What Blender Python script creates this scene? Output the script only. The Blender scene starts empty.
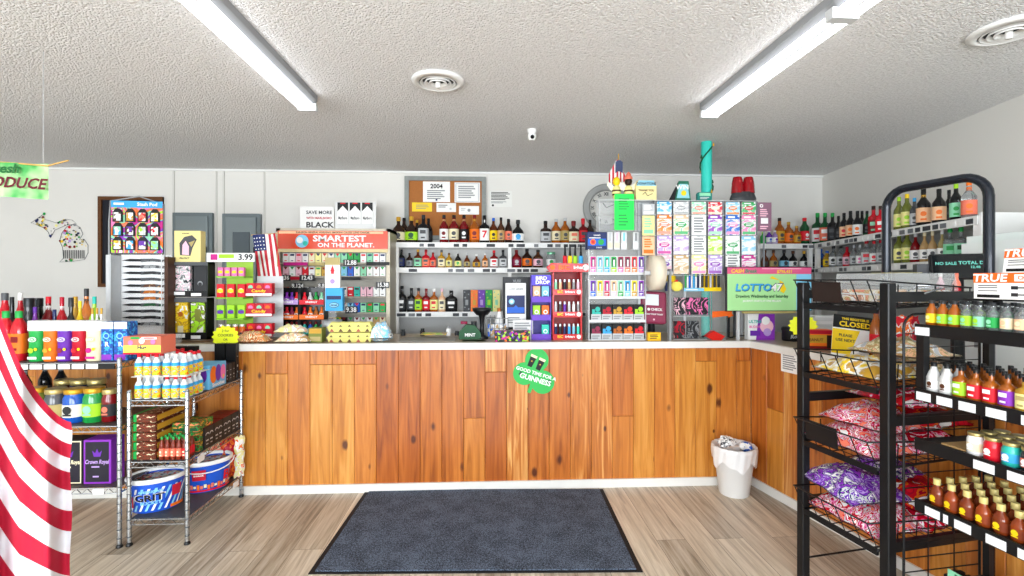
import bpy, bmesh, math, random
from mathutils import Vector, Matrix
random.seed(7)
S = bpy.context.scene
COL = S.collection

# ---------------------------------------------------------------- camera, world, exposure
EYE, FPX, HORIZON, YAW = 1.56, 490.0, 280.0, math.radians(2.8)
cam_data = bpy.data.cameras.new('camera')
cam = bpy.data.objects.new('camera', cam_data); COL.objects.link(cam)
cam.location = (0, 0, EYE)
cam.rotation_euler = (math.pi/2, 0, -YAW)
cam_data.sensor_width = 36.0
cam_data.lens = FPX/1024*36.0
cam_data.shift_y = -8/1024
cam_data.clip_start = 0.02
S.camera = cam
S.view_settings.view_transform = 'Standard'
S.view_settings.look = 'None'
S.view_settings.gamma = 1.0
S.view_settings.use_curve_mapping = False
S.view_settings.exposure = -0.42
TUBE_POWER = 6.5
FILL_POWER = 265.0
world = bpy.data.worlds.new('sky'); S.world = world
world.use_nodes = True
_bg = world.node_tree.nodes['Background']
_bg.inputs[0].default_value = (0.75, 0.86, 1.0, 1); _bg.inputs[1].default_value = 1.0

CY, SY_ = math.cos(YAW), math.sin(YAW)
def scl(px, Y): return Y/(CY-(px-512)/FPX*SY_)                       # optical depth at a column of the plane Y
def fx(px, Y): return ((px-512)/FPX*CY+SY_)*scl(px, Y)
def fz(py, Y, px=512): return EYE+(HORIZON-py)/FPX*scl(px, Y)

def daylight(name, loc, rot, sx, sy, power):
    l = bpy.data.lights.new(name, 'AREA'); l.shape = 'RECTANGLE'; l.size = sx; l.size_y = sy
    l.energy = power; l.color = (0.88, 0.94, 1.0)
    o = bpy.data.objects.new(name, l); COL.objects.link(o); o.location = loc; o.rotation_euler = rot
# area lamps added to brighten the room, set at unseen windows behind the camera
for i, x in enumerate((-3.2, -0.4, 2.4)):
    daylight('window_daylight', (x, -2.93, 1.55), (math.radians(98), 0, 0), 2.2, 1.5, FILL_POWER)

# ---------------------------------------------------------------- materials
def lin(h):
    if isinstance(h, str):
        h = h.lstrip('#'); c = [int(h[i:i+2], 16)/255 for i in (0, 2, 4)]
    else: c = list(h)
    return tuple((x/12.92 if x <= .04045 else ((x+.055)/1.055)**2.4) for x in c)+(1,)
PAL = {'white':'f4f4f2','off-white':'e6e4dc','cream':'eee3bd','light grey':'c4c6c8','grey':'8e9193','dark grey':'4a4c50','charcoal':'2c2e31',
 'black':'121315','red':'d8182a','dark red':'7d1016','maroon':'8c2346','crimson':'b80f2c','orange':'f0741c','amber':'b3601a','dark amber':'5e2a0d',
 'gold':'c99a2e','yellow':'f7d21c','pale yellow':'f3ec9a','lime':'a4de2c','green':'22a24a','dark green':'14502c','mint':'8fd8b0','teal':'2bb5a6',
 'light blue':'86cbea','sky blue':'3aa6e4','blue':'1f63cc','navy':'1d2a5c','purple':'6a2fa8','lilac':'b99ad8','violet':'8a35b5','magenta':'c81f86',
 'pink':'f07ab4','pale pink':'f5c2d2','brown':'5a3520','dark brown':'2c1810','tan':'c8a26c','peach':'f6c49a','neon green':'2df05c','neon yellow':'eaf52a',
 'silver':'b9bdc2','khaki':'b5a46a','salmon':'ef7c62','turquoise':'35cdb6','olive':'7c8436','clear':'d8dee0','smoke':'55585c'}
MATS = {}
def nodes(name):
    m = bpy.data.materials.new(name); m.use_nodes = True
    nt = m.node_tree; b = nt.nodes['Principled BSDF']
    return m, nt, b
def mat(color, rough=.45, metal=0.0, coat=0.0, trans=0.0, alpha=1.0, emit=0.0, bump=0.0, var=0.0, vs=30.0):
    key = (color, rough, metal, coat, trans, alpha, emit, bump, var, vs)
    if key in MATS: return MATS[key]
    m, nt, b = nodes(str(color).replace(' ', '_'))
    c = lin(PAL.get(color, color))
    b.inputs['Base Color'].default_value = c
    b.inputs['Roughness'].default_value = rough
    b.inputs['Metallic'].default_value = metal
    b.inputs['Coat Weight'].default_value = coat*.5
    b.inputs['Specular IOR Level'].default_value = .28
    b.inputs['Transmission Weight'].default_value = trans
    b.inputs['Alpha'].default_value = alpha
    if emit:
        b.inputs['Emission Color'].default_value = c; b.inputs['Emission Strength'].default_value = emit
    if bump or var:
        tc = nt.nodes.new('ShaderNodeTexCoord'); n = nt.nodes.new('ShaderNodeTexNoise')
        n.inputs['Scale'].default_value = vs; n.inputs['Detail'].default_value = 4
        nt.links.new(tc.outputs['Object'], n.inputs['Vector'])
        if bump:
            bp = nt.nodes.new('ShaderNodeBump'); bp.inputs['Strength'].default_value = bump
            nt.links.new(n.outputs['Fac'], bp.inputs['Height']); nt.links.new(bp.outputs['Normal'], b.inputs['Normal'])
        if var:
            mx = nt.nodes.new('ShaderNodeMixRGB'); mx.inputs[1].default_value = c
            mx.inputs[2].default_value = tuple(x*(1-var) for x in c[:3])+(1,)
            nt.links.new(n.outputs['Fac'], mx.inputs[0]); nt.links.new(mx.outputs[0], b.inputs['Base Color'])
    MATS[key] = m
    return m
def glass(color, k=.0):
    c = {'clear':.85, 'black':0, 'dark brown':.05, 'charcoal':0, 'dark amber':.12, 'dark red':.12, 'dark green':.1}.get(color, .25)
    return mat(color, .06, 0, .6, c, 1.0)
def printed(name, cols, scale=60.0, stretch=(1, 1, 1), rough=.4, coat=.2, bump=0.0, noise=False):
    """a busy printed surface: cells of the given colours"""
    key = ('print', name, tuple(cols), scale, stretch)
    if key in MATS: return MATS[key]
    m, nt, b = nodes(name); L = nt.links.new
    tc = nt.nodes.new('ShaderNodeTexCoord'); mp = nt.nodes.new('ShaderNodeMapping'); mp.inputs['Scale'].default_value = stretch
    L(tc.outputs['Object'], mp.inputs['Vector'])
    if noise:
        v = nt.nodes.new('ShaderNodeTexNoise'); v.inputs['Scale'].default_value = scale; v.inputs['Detail'].default_value = 2.5
        v.inputs['Distortion'].default_value = 1.2
        L(mp.outputs[0], v.inputs['Vector'])
        mr = nt.nodes.new('ShaderNodeMapRange'); mr.inputs[1].default_value = .33; mr.inputs[2].default_value = .67
        L(v.outputs['Fac'], mr.inputs[0]); fac = mr.outputs[0]
    else:
        nz = nt.nodes.new('ShaderNodeTexNoise'); nz.inputs['Scale'].default_value = scale*.6
        L(mp.outputs[0], nz.inputs['Vector'])
        ad = nt.nodes.new('ShaderNodeMixRGB'); ad.inputs[0].default_value = .02
        L(mp.outputs[0], ad.inputs[1]); L(nz.outputs['Color'], ad.inputs[2])
        v = nt.nodes.new('ShaderNodeTexVoronoi'); v.inputs['Scale'].default_value = scale
        L(ad.outputs[0], v.inputs['Vector'])
        sp = nt.nodes.new('ShaderNodeSeparateColor'); L(v.outputs['Color'], sp.inputs[0]); fac = sp.outputs[0]
    r = nt.nodes.new('ShaderNodeValToRGB'); r.color_ramp.interpolation = 'CONSTANT'
    e = r.color_ramp.elements
    while len(e) > 1: e.remove(e[-1])
    e[0].position = 0; e[0].color = lin(PAL.get(cols[0], cols[0]))
    for i, c in enumerate(cols[1:], 1):
        x = e.new(i/len(cols)); x.color = lin(PAL.get(c, c))
    L(fac, r.inputs[0]); L(r.outputs[0], b.inputs['Base Color'])
    b.inputs['Roughness'].default_value = rough; b.inputs['Coat Weight'].default_value = coat*.4; b.inputs['Specular IOR Level'].default_value = .28
    if bump:
        n = nt.nodes.new('ShaderNodeTexNoise'); n.inputs['Scale'].default_value = 45
        L(tc.outputs['Object'], n.inputs['Vector'])
        bp = nt.nodes.new('ShaderNodeBump'); bp.inputs['Strength'].default_value = bump; bp.inputs['Distance'].default_value = .01
        L(n.outputs['Fac'], bp.inputs['Height']); L(bp.outputs['Normal'], b.inputs['Normal'])
    MATS[key] = m
    return m
def A(c):
    return mat(c) if isinstance(c, str) else c
CHROME = mat('b4b8bc', .22, .95)
BLKM = mat('17181a', .38, .2, .3)
WHITEM = mat('eeeeec', .4)

# ---------------------------------------------------------------- mesh helpers
_fonts = {}
def text_geo(s, size):
    k = s
    if k not in _fonts:
        cu = bpy.data.curves.new('t', 'FONT'); cu.body = s; cu.size = 1; cu.align_x = 'CENTER'; cu.align_y = 'CENTER'
        cu.resolution_u = 2; cu.offset = .03
        o = bpy.data.objects.new('t', cu)
        me = bpy.data.meshes.new_from_object(o)
        _fonts[k] = ([v.co.copy() for v in me.vertices], [tuple(p.vertices) for p in me.polygons])
        bpy.data.objects.remove(o); bpy.data.meshes.remove(me); bpy.data.curves.remove(cu)
    V, F = _fonts[k]
    return [v*size for v in V], F
def sup(a, p):
    c, s = math.cos(a), math.sin(a)
    if p == 2: return c, s
    k = (abs(c)**p+abs(s)**p)**(-1/p)
    return c*k, s*k
class MB:
    def __init__(self): self.v, self.f, self.m, self.sm, self.mats, self.T = [], [], [], [], [], None
    def add(self, V, F, m, smooth=False):
        m = A(m)
        if m not in self.mats: self.mats.append(m)
        i = self.mats.index(m); n = len(self.v)
        self.v += [self.T @ Vector(v) if self.T else Vector(v) for v in V]
        for f in F:
            self.f.append(tuple(n+k for k in f)); self.m.append(i); self.sm.append(smooth)
        return self
    def box(self, x0, x1, y0, y1, z0, z1, m):
        V = [(x, y, z) for z in (z0, z1) for y in (y0, y1) for x in (x0, x1)]
        return self.add(V, [(0, 2, 3, 1), (4, 5, 7, 6), (0, 1, 5, 4), (2, 6, 7, 3), (0, 4, 6, 2), (1, 3, 7, 5)], m)
    def cbox(self, x0, x1, y0, y1, z0, z1, m, c=.004):
        """box with chamfered edges"""
        V, idx = [], {}
        X, Y, Z = (x0, x1), (y0, y1), (z0, z1)
        for i in (0, 1):
            for j in (0, 1):
                for k in (0, 1):
                    sx, sy, sz = (1, -1)[i], (1, -1)[j], (1, -1)[k]
                    idx[i, j, k] = len(V)
                    V += [(X[i], Y[j]+sy*c, Z[k]+sz*c), (X[i]+sx*c, Y[j], Z[k]+sz*c), (X[i]+sx*c, Y[j]+sy*c, Z[k])]
        g = lambda i, j, k, a: idx[i, j, k]+a
        F = []
        for i in (0, 1): F.append((g(i,0,0,0), g(i,1,0,0), g(i,1,1,0), g(i,0,1,0)))
        for j in (0, 1): F.append((g(0,j,0,1), g(1,j,0,1), g(1,j,1,1), g(0,j,1,1)))
        for k in (0, 1): F.append((g(0,0,k,2), g(1,0,k,2), g(1,1,k,2), g(0,1,k,2)))
        for j in (0, 1):
            for k in (0, 1): F.append((g(0,j,k,1), g(1,j,k,1), g(1,j,k,2), g(0,j,k,2)))
        for i in (0, 1):
            for k in (0, 1): F.append((g(i,0,k,0), g(i,1,k,0), g(i,1,k,2), g(i,0,k,2)))
            for j in (0, 1): F.append((g(i,j,0,0), g(i,j,1,0), g(i,j,1,1), g(i,j,0,1)))
        for i in (0, 1):
            for j in (0, 1):
                for k in (0, 1): F.append((g(i,j,k,0), g(i,j,k,1), g(i,j,k,2)))
        return self.add(V, F, m)
    def lathe(self, prof, m, n=16, cx=0, cy=0, cz=0, sx=1, sy=1, p=2, smooth=True, cap=True):
        V, F = [], []
        for r, z in prof:
            for i in range(n):
                c, s = sup(2*math.pi*(i+.5)/n, p)
                V.append((cx+r*c*sx, cy+r*s*sy, cz+z))
        for j in range(len(prof)-1):
            for i in range(n):
                a, b = j*n+i, j*n+(i+1) % n
                F.append((a, b, b+n, a+n))
        self.add(V, F, m, smooth)
        if cap:
            self.add(V[:n], [tuple(range(n))], m); self.add(V[-n:], [tuple(range(n))], m)
        return self
    def tube(self, pts, r, m, n=8, closed=False):
        P = [Vector(p) for p in pts]; V, F = [], []
        k = len(P); up0 = None
        for i, p in enumerate(P):
            a = P[(i-1) % k] if (i or closed) else p
            b = P[(i+1) % k] if (i < k-1 or closed) else p
            d = (b-a).normalized()
            if up0 is None:
                up0 = Vector((0, 0, 1)) if abs(d.z) < .9 else Vector((1, 0, 0))
            u = (up0-d*up0.dot(d)).normalized(); up0 = u; w = d.cross(u)
            for q in range(n):
                t = 2*math.pi*(q+.5)/n; V.append(p+(u*math.cos(t)+w*math.sin(t))*r)
        for i in range(k if closed else k-1):
            for q in range(n):
                a, b = i*n+q, i*n+(q+1) % n; c, d_ = ((i+1) % k)*n+(q+1) % n, ((i+1) % k)*n+q
                F.append((a, b, c, d_))
        self.add(V, F, m, n > 5)
        if not closed:
            self.add(V[:n], [tuple(range(n))], m); self.add(V[-n:], [tuple(range(n))], m)
        return self
    def prism(self, poly, y0, y1, m, smooth=False):
        """polygon in x,z pulled along y"""
        n = len(poly)
        V = [(x, y0, z) for x, z in poly]+[(x, y1, z) for x, z in poly]
        F = [tuple(range(n)), tuple(range(2*n-1, n-1, -1))]+[(i, (i+1) % n, n+(i+1) % n, n+i) for i in range(n)]
        return self.add(V, F, m, smooth)
    def prismz(self, poly, z0, z1, m):
        n = len(poly)
        V = [(x, y, z0) for x, y in poly]+[(x, y, z1) for x, y in poly]
        F = [tuple(range(n)), tuple(range(2*n-1, n-1, -1))]+[(i, (i+1) % n, n+(i+1) % n, n+i) for i in range(n)]
        return self.add(V, F, m)
    def text(self, s, size, m, x, z, y=0, squash=1.0, rot=0, shear=0):
        """writing that faces -y"""
        V, F = text_geo(s, size)
        c, sn = math.cos(rot), math.sin(rot)
        W = []
        for v in V:
            a, b = v.x*squash+v.y*shear, v.y
            W.append((x+a*c-b*sn, y, z+a*sn+b*c))
        return self.add(W, F, m)
    def disc(self, x, z, r, y, m, n=16, rz=None):
        V = [(x+r*math.cos(2*math.pi*i/n), y, z+(rz or r)*math.sin(2*math.pi*i/n)) for i in range(n)]
        return self.add(V, [tuple(range(n))], m)
    def rect(self, x0, x1, z0, z1, y, m):
        return self.add([(x0, y, z0), (x1, y, z0), (x1, y, z1), (x0, y, z1)], [(0, 1, 2, 3)], m)
    def grid(self, fn, nu, nv, m, smooth=True, thick=0):
        V = [fn(i/nu, j/nv) for j in range(nv+1) for i in range(nu+1)]
        F = [(j*(nu+1)+i, j*(nu+1)+i+1, (j+1)*(nu+1)+i+1, (j+1)*(nu+1)+i) for j in range(nv) for i in range(nu)]
        return self.add(V, F, m, smooth)
    def build(self, name, parent=None, loc=(0, 0, 0), rotz=0.0, tilt=0.0, flip=True):
        me = bpy.data.meshes.new(name)
        me.from_pydata([tuple(v) for v in self.v], [], self.f)
        for m in self.mats: me.materials.append(m)
        for p, i, s in zip(me.polygons, self.m, self.sm): p.material_index = i; p.use_smooth = s
        bm = bmesh.new(); bm.from_mesh(me)
        bmesh.ops.recalc_face_normals(bm, faces=bm.faces[:])
        bm.to_mesh(me); bm.free(); me.update()
        o = bpy.data.objects.new(name, me); COL.objects.link(o)
        o.location = loc; o.rotation_euler = (tilt, 0, rotz)
        if parent: o.parent = parent
        return o

def tag(o, label, cat=None, group=None, kind=None):
    if label: o['label'] = label
    if cat: o['category'] = cat
    if group: o['group'] = group
    if kind: o['kind'] = kind
    return o
def thing(name, label, cat, loc=(0, 0, 0), rotz=0.0, group=None, tilt=0.0):
    o = bpy.data.objects.new(name, None); COL.objects.link(o); o.empty_display_size = .05
    o.location = loc; o.rotation_euler = (tilt, 0, rotz)
    return tag(o, label, cat, group)
def copy_tree(root, loc, rotz, label, group=None):
    r = root.copy(); COL.objects.link(r); r.location = loc; r.rotation_euler = (root.rotation_euler.x, 0, rotz); r['label'] = label
    if group: r['group'] = group
    for ch in list(root.children):
        c = ch.copy(); COL.objects.link(c); c.parent = r
        for g in ch.children:
            d = g.copy(); COL.objects.link(d); d.parent = c
    return r
def struct(o): o['kind'] = 'structure'; return o
ORD = ['first', 'second', 'third', 'fourth', 'fifth', 'sixth', 'seventh', 'eighth', 'ninth', 'tenth', 'eleventh', 'twelfth', 'thirteenth',
       'fourteenth', 'fifteenth', 'sixteenth', 'seventeenth', 'eighteenth', 'nineteenth', 'twentieth']
def nth(i, n, side='from left'):
    if i == 0: return 'leftmost'
    if i == n-1: return 'rightmost'
    return ORD[i]+' '+side

def deco(mb, w, h, decos, y=0.0):
    """flat print on the front face (x from -w/2 to w/2, z from 0 to h)"""
    for k, d in enumerate(decos):
        yy = y-.0008-.0005*k
        if d[0] == 'r': mb.rect((d[1]-.5)*w, (d[2]-.5)*w, d[3]*h, d[4]*h, yy, d[5])
        elif d[0] == 'c': mb.disc((d[1]-.5)*w, d[2]*h, d[3]*min(w, h), yy, d[4], rz=(d[5]*min(w, h) if len(d) > 5 else None))
        elif d[0] == 't': mb.text(d[4], d[3]*h, d[5], (d[1]-.5)*w, d[2]*h, yy, *(d[6:] if len(d) > 6 else ()))
        elif d[0] == 'p': mb.add([((a-.5)*w, yy, b*h) for a, b in d[1]], [tuple(range(len(d[1])))], d[2])
        elif d[0] == 'l':      # lines of small print
            x0, x1, z0, z1, n, c = d[1:7]
            for q in range(n):
                zz = z0+(z1-z0)*(q+.5)/n; t = (z1-z0)/n*.28
                r = .72+.28*((q*37) % 10)/10
                mb.rect((x0-.5)*w, (x0-.5+(x1-x0)*r)*w, (zz-t)*h, (zz+t)*h, yy, c)
def pbox(name, label, cat, loc, w, d, h, base, decos=(), rotz=0.0, tilt=0.0, group=None, parent=None, c=.0015):
    """printed carton / card / sheet; its front faces -y, origin at the middle of the front foot"""
    mb = MB()
    if min(w, d, h) > .012: mb.cbox(-w/2, w/2, 0, d, 0, h, base, c)
    else: mb.box(-w/2, w/2, 0, d, 0, h, base)
    deco(mb, w, h, decos)
    o = mb.build(name, parent, loc, rotz, tilt)
    if label or cat: tag(o, label, cat, group)
    return o

# ---------------------------------------------------------------- bottles
STY = { # profile r,z ; neck radius, cap start, label range, p
 'round': dict(p=[(.9,0),(1,.02),(1,.56),(.93,.62),(.6,.70),(.36,.77),(.33,.9)], cap=(.36,.88), lab=(.13,.5), e=2, sy=1),
 'square': dict(p=[(.95,0),(1,.02),(1,.58),(.92,.63),(.42,.69),(.34,.74),(.33,.9)], cap=(.38,.86), lab=(.10,.52), e=5, sy=1),
 'flat': dict(p=[(.92,0),(1,.02),(1,.60),(.85,.67),(.4,.74),(.3,.79),(.3,.9)], cap=(.33,.87), lab=(.12,.55), e=3, sy=.5),
 'globe': dict(p=[(.75,0),(.95,.06),(1,.22),(.97,.42),(.8,.56),(.45,.66),(.27,.72),(.27,.88)], cap=(.34,.84), lab=(.12,.42), e=2, sy=.7),
 'slim': dict(p=[(.9,0),(1,.02),(1,.62),(.8,.7),(.5,.78),(.42,.85),(.42,.92)], cap=(.46,.88), lab=(.15,.5), e=2, sy=1),
 'jar': dict(p=[(.9,0),(1,.04),(1,.70),(.86,.80),(.84,.86)], cap=(.9,.85), lab=(.18,.55), e=2, sy=1),
 'jug': dict(p=[(.9,0),(1,.03),(1,.62),(.8,.75),(.42,.84),(.4,.9)], cap=(.5,.86), lab=(.15,.55), e=4, sy=.8),
 'nip': dict(p=[(.8,0),(1,.05),(1,.45),(.85,.58),(.5,.70),(.42,.76),(.42,.84)], cap=(.5,.78), lab=(.12,.42), e=2, sy=.8),
 'milk': dict(p=[(.9,0),(1,.03),(1,.5),(.7,.68),(.45,.78),(.4,.88)], cap=(.46,.86), lab=(.12,.4), e=3, sy=1),
}
def bottle(label, loc, h, r, body='dark amber', lab='cream', cap='black', style='round', mark=None, txt=None, rotz=0.0, group=None, name='liquor_bottle',
           cat='bottle', n=14, glassy=True, lab2=None, flags=''):
    st = STY[style]; t = thing(name, label, cat, loc, rotz, group)
    prof = [(a*r, b*h) for a, b in st['p']]
    MB().lathe(prof, glass(body) if glassy else mat(body, .3, 0, .4), n, sy=st['sy'], p=st['e']).build('body', t)
    cr, cz = st['cap']; cr *= r; cz *= h
    cp = MB()
    if style == 'jar': cp.lathe([(cr, cz), (cr*1.02, cz+.02*h), (cr*1.02, h*.985), (cr*.96, h)], mat(cap, .3, .6), n, sy=st['sy'])
    elif 'x' in flags: cp.lathe([(cr, cz-.1*h), (cr*1.15, cz), (cr*1.25, h*.97), (cr, h)], mat(cap, .4), n, sy=st['sy'])
    else: cp.lathe([(cr, cz), (cr, h*.99), (cr*.9, h)], mat(cap, .35), n, sy=max(st['sy'], .9))
    cp.build('cap' if style != 'jar' else 'lid', t)
    if lab:
        a, b = st['lab']; a *= h; b *= h; rr = r*1.015
        lb = MB().lathe([(rr, a), (rr, b)], mat(lab, .55), n, sy=st['sy'] if st['sy'] > .9 else st['sy']*1.02, p=st['e'], cap=False)
        yf = -(rr*st['sy'])*(1.0 if st['e'] > 2 else 1.0)-.0012
        m2 = mark or 'dark grey'
        if txt:
            lb.text(txt, (b-a)*.8, m2, 0, (a+b)/2, yf-.001)
        elif style == 'square' or style == 'jug' or style == 'flat':
            lb.rect(-r*.55, r*.55, a+(b-a)*.55, a+(b-a)*.85, yf, m2); lb.rect(-r*.4, r*.4, a+(b-a)*.15, a+(b-a)*.28, yf, m2)
        else:
            lb.disc(0, a+(b-a)*.58, r*.42, yf, m2, 10); lb.rect(-r*.4, r*.4, a+(b-a)*.12, a+(b-a)*.26, yf, m2)
        lb.build('label', t)
    if lab2:
        a, b = (h*.74, h*.84)
        q = r*(.36 if st['e'] == 2 else .37)
        MB().lathe([(q, a), (q, b)], mat(lab2, .5), 10, sy=max(st['sy'], .9), cap=False).build('neck_band', t)
    return t
# ================================================================= THE SETTING
CEIL = 2.70
def wallR(Y): return 3.66-.16*(5.2-Y)          # the right wall runs slightly askew
def m_ceiling():
    m, nt, b = nodes('popcorn_ceiling'); L = nt.links.new
    tc = nt.nodes.new('ShaderNodeTexCoord')
    n = nt.nodes.new('ShaderNodeTexNoise'); n.inputs['Scale'].default_value = 95; n.inputs['Detail'].default_value = 2; n.inputs['Roughness'].default_value = .6
    L(tc.outputs['Object'], n.inputs['Vector'])
    v = nt.nodes.new('ShaderNodeTexVoronoi'); v.inputs['Scale'].default_value = 100; L(tc.outputs['Object'], v.inputs['Vector'])
    ad = nt.nodes.new('ShaderNodeMath'); ad.operation = 'SUBTRACT'; L(n.outputs['Fac'], ad.inputs[0]); L(v.outputs['Distance'], ad.inputs[1])
    bp = nt.nodes.new('ShaderNodeBump'); bp.inputs['Strength'].default_value = 1.0; bp.inputs['Distance'].default_value = .008
    L(ad.outputs[0], bp.inputs['Height']); L(bp.outputs['Normal'], b.inputs['Normal'])
    cr = nt.nodes.new('ShaderNodeValToRGB'); cr.color_ramp.elements[0].position = .36; cr.color_ramp.elements[0].color = lin('dddcda'); cr.color_ramp.elements[1].position = .56; cr.color_ramp.elements[1].color = lin('f2f1f0')  # shading of the popcorn bumps painted into the colour as speckle
    n9 = nt.nodes.new('ShaderNodeTexNoise'); n9.inputs['Scale'].default_value = 60; n9.inputs['Detail'].default_value = 5; n9.inputs['Roughness'].default_value = .8; L(tc.outputs['Object'], n9.inputs['Vector'])
    L(n9.outputs['Fac'], cr.inputs[0]); L(cr.outputs[0], b.inputs['Base Color']); b.inputs['Roughness'].default_value = .95
    return m
def m_floor():
    m, nt, b = nodes('vinyl_plank_floor'); L = nt.links.new
    tc = nt.nodes.new('ShaderNodeTexCoord')
    mp = nt.nodes.new('ShaderNodeMapping'); mp.inputs['Rotation'].default_value = (0, 0, math.pi/2); mp.inputs['Location'].default_value = (0, .06, 0)
    L(tc.outputs['Object'], mp.inputs['Vector'])
    br = nt.nodes.new('ShaderNodeTexBrick'); br.offset = .37; br.inputs['Scale'].default_value = 1
    br.inputs['Brick Width'].default_value = 1.22; br.inputs['Row Height'].default_value = .178
    br.inputs['Mortar Size'].default_value = .0014; br.inputs['Mortar Smooth'].default_value = .2; br.inputs['Bias'].default_value = 0
    br.inputs['Color1'].default_value = lin('6a5e50'); br.inputs['Color2'].default_value = lin('dccfba'); br.inputs['Mortar'].default_value = lin('5c5044')
    L(mp.outputs[0], br.inputs['Vector'])
    # long grain, shifted from plank to plank by the plank colour
    m2 = nt.nodes.new('ShaderNodeMapping'); m2.inputs['Scale'].default_value = (22, 1.0, 1)
    L(tc.outputs['Object'], m2.inputs['Vector'])
    va = nt.nodes.new('ShaderNodeVectorMath'); va.operation = 'MULTIPLY_ADD'; L(br.outputs['Color'], va.inputs[0])
    va.inputs[1].default_value = (9, 31, 5); L(m2.outputs[0], va.inputs[2])
    n = nt.nodes.new('ShaderNodeTexNoise'); n.inputs['Scale'].default_value = 1.6; n.inputs['Detail'].default_value = 9; n.inputs['Roughness'].default_value = .65; n.inputs['Distortion'].default_value = .7
    L(va.outputs[0], n.inputs['Vector'])
    r = nt.nodes.new('ShaderNodeValToRGB'); e = r.color_ramp.elements
    e[0].position = .33; e[0].color = lin('5c5042'); e[1].position = .66; e[1].color = lin('ece2d0')
    x = e.new(.46); x.color = lin('b5a68f')
    L(n.outputs['Fac'], r.inputs[0])
    mx = nt.nodes.new('ShaderNodeMixRGB'); mx.inputs[0].default_value = .52
    L(br.outputs['Color'], mx.inputs[1]); L(r.outputs[0], mx.inputs[2])
    # knots
    m3 = nt.nodes.new('ShaderNodeMapping'); m3.inputs['Scale'].default_value = (5.2, 1.5, 1); L(tc.outputs['Object'], m3.inputs['Vector'])
    vo = nt.nodes.new('ShaderNodeTexVoronoi'); vo.inputs['Scale'].default_value = .8; L(m3.outputs[0], vo.inputs['Vector'])
    kr = nt.nodes.new('ShaderNodeMapRange'); kr.inputs[1].default_value = .03; kr.inputs[2].default_value = .17; kr.inputs[3].default_value = .55; kr.inputs[4].default_value = 0
    n2 = nt.nodes.new('ShaderNodeMath'); n2.operation = 'MULTIPLY_ADD'; L(n.outputs['Fac'], n2.inputs[0]); n2.inputs[1].default_value = .2; L(vo.outputs['Distance'], n2.inputs[2])
    n3 = nt.nodes.new('ShaderNodeMath'); n3.operation = 'SUBTRACT'; L(n2.outputs[0], n3.inputs[0]); n3.inputs[1].default_value = .08
    L(n3.outputs[0], kr.inputs[0])
    mk = nt.nodes.new('ShaderNodeMixRGB'); mk.inputs[2].default_value = lin('4a3d30'); L(kr.outputs[0], mk.inputs[0]); L(mx.outputs[0], mk.inputs[1])
    mm = nt.nodes.new('ShaderNodeMixRGB'); mm.inputs[2].default_value = lin('6b5e50'); L(br.outputs['Fac'], mm.inputs[0]); L(mk.outputs[0], mm.inputs[1])
    L(mm.outputs[0], b.inputs['Base Color'])
    b.inputs['Roughness'].default_value = .42
    bp = nt.nodes.new('ShaderNodeBump'); bp.inputs['Strength'].default_value = .25; bp.inputs['Distance'].default_value = .002
    L(n.outputs['Fac'], bp.inputs['Height']); L(bp.outputs['Normal'], b.inputs['Normal'])
    return m
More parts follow.
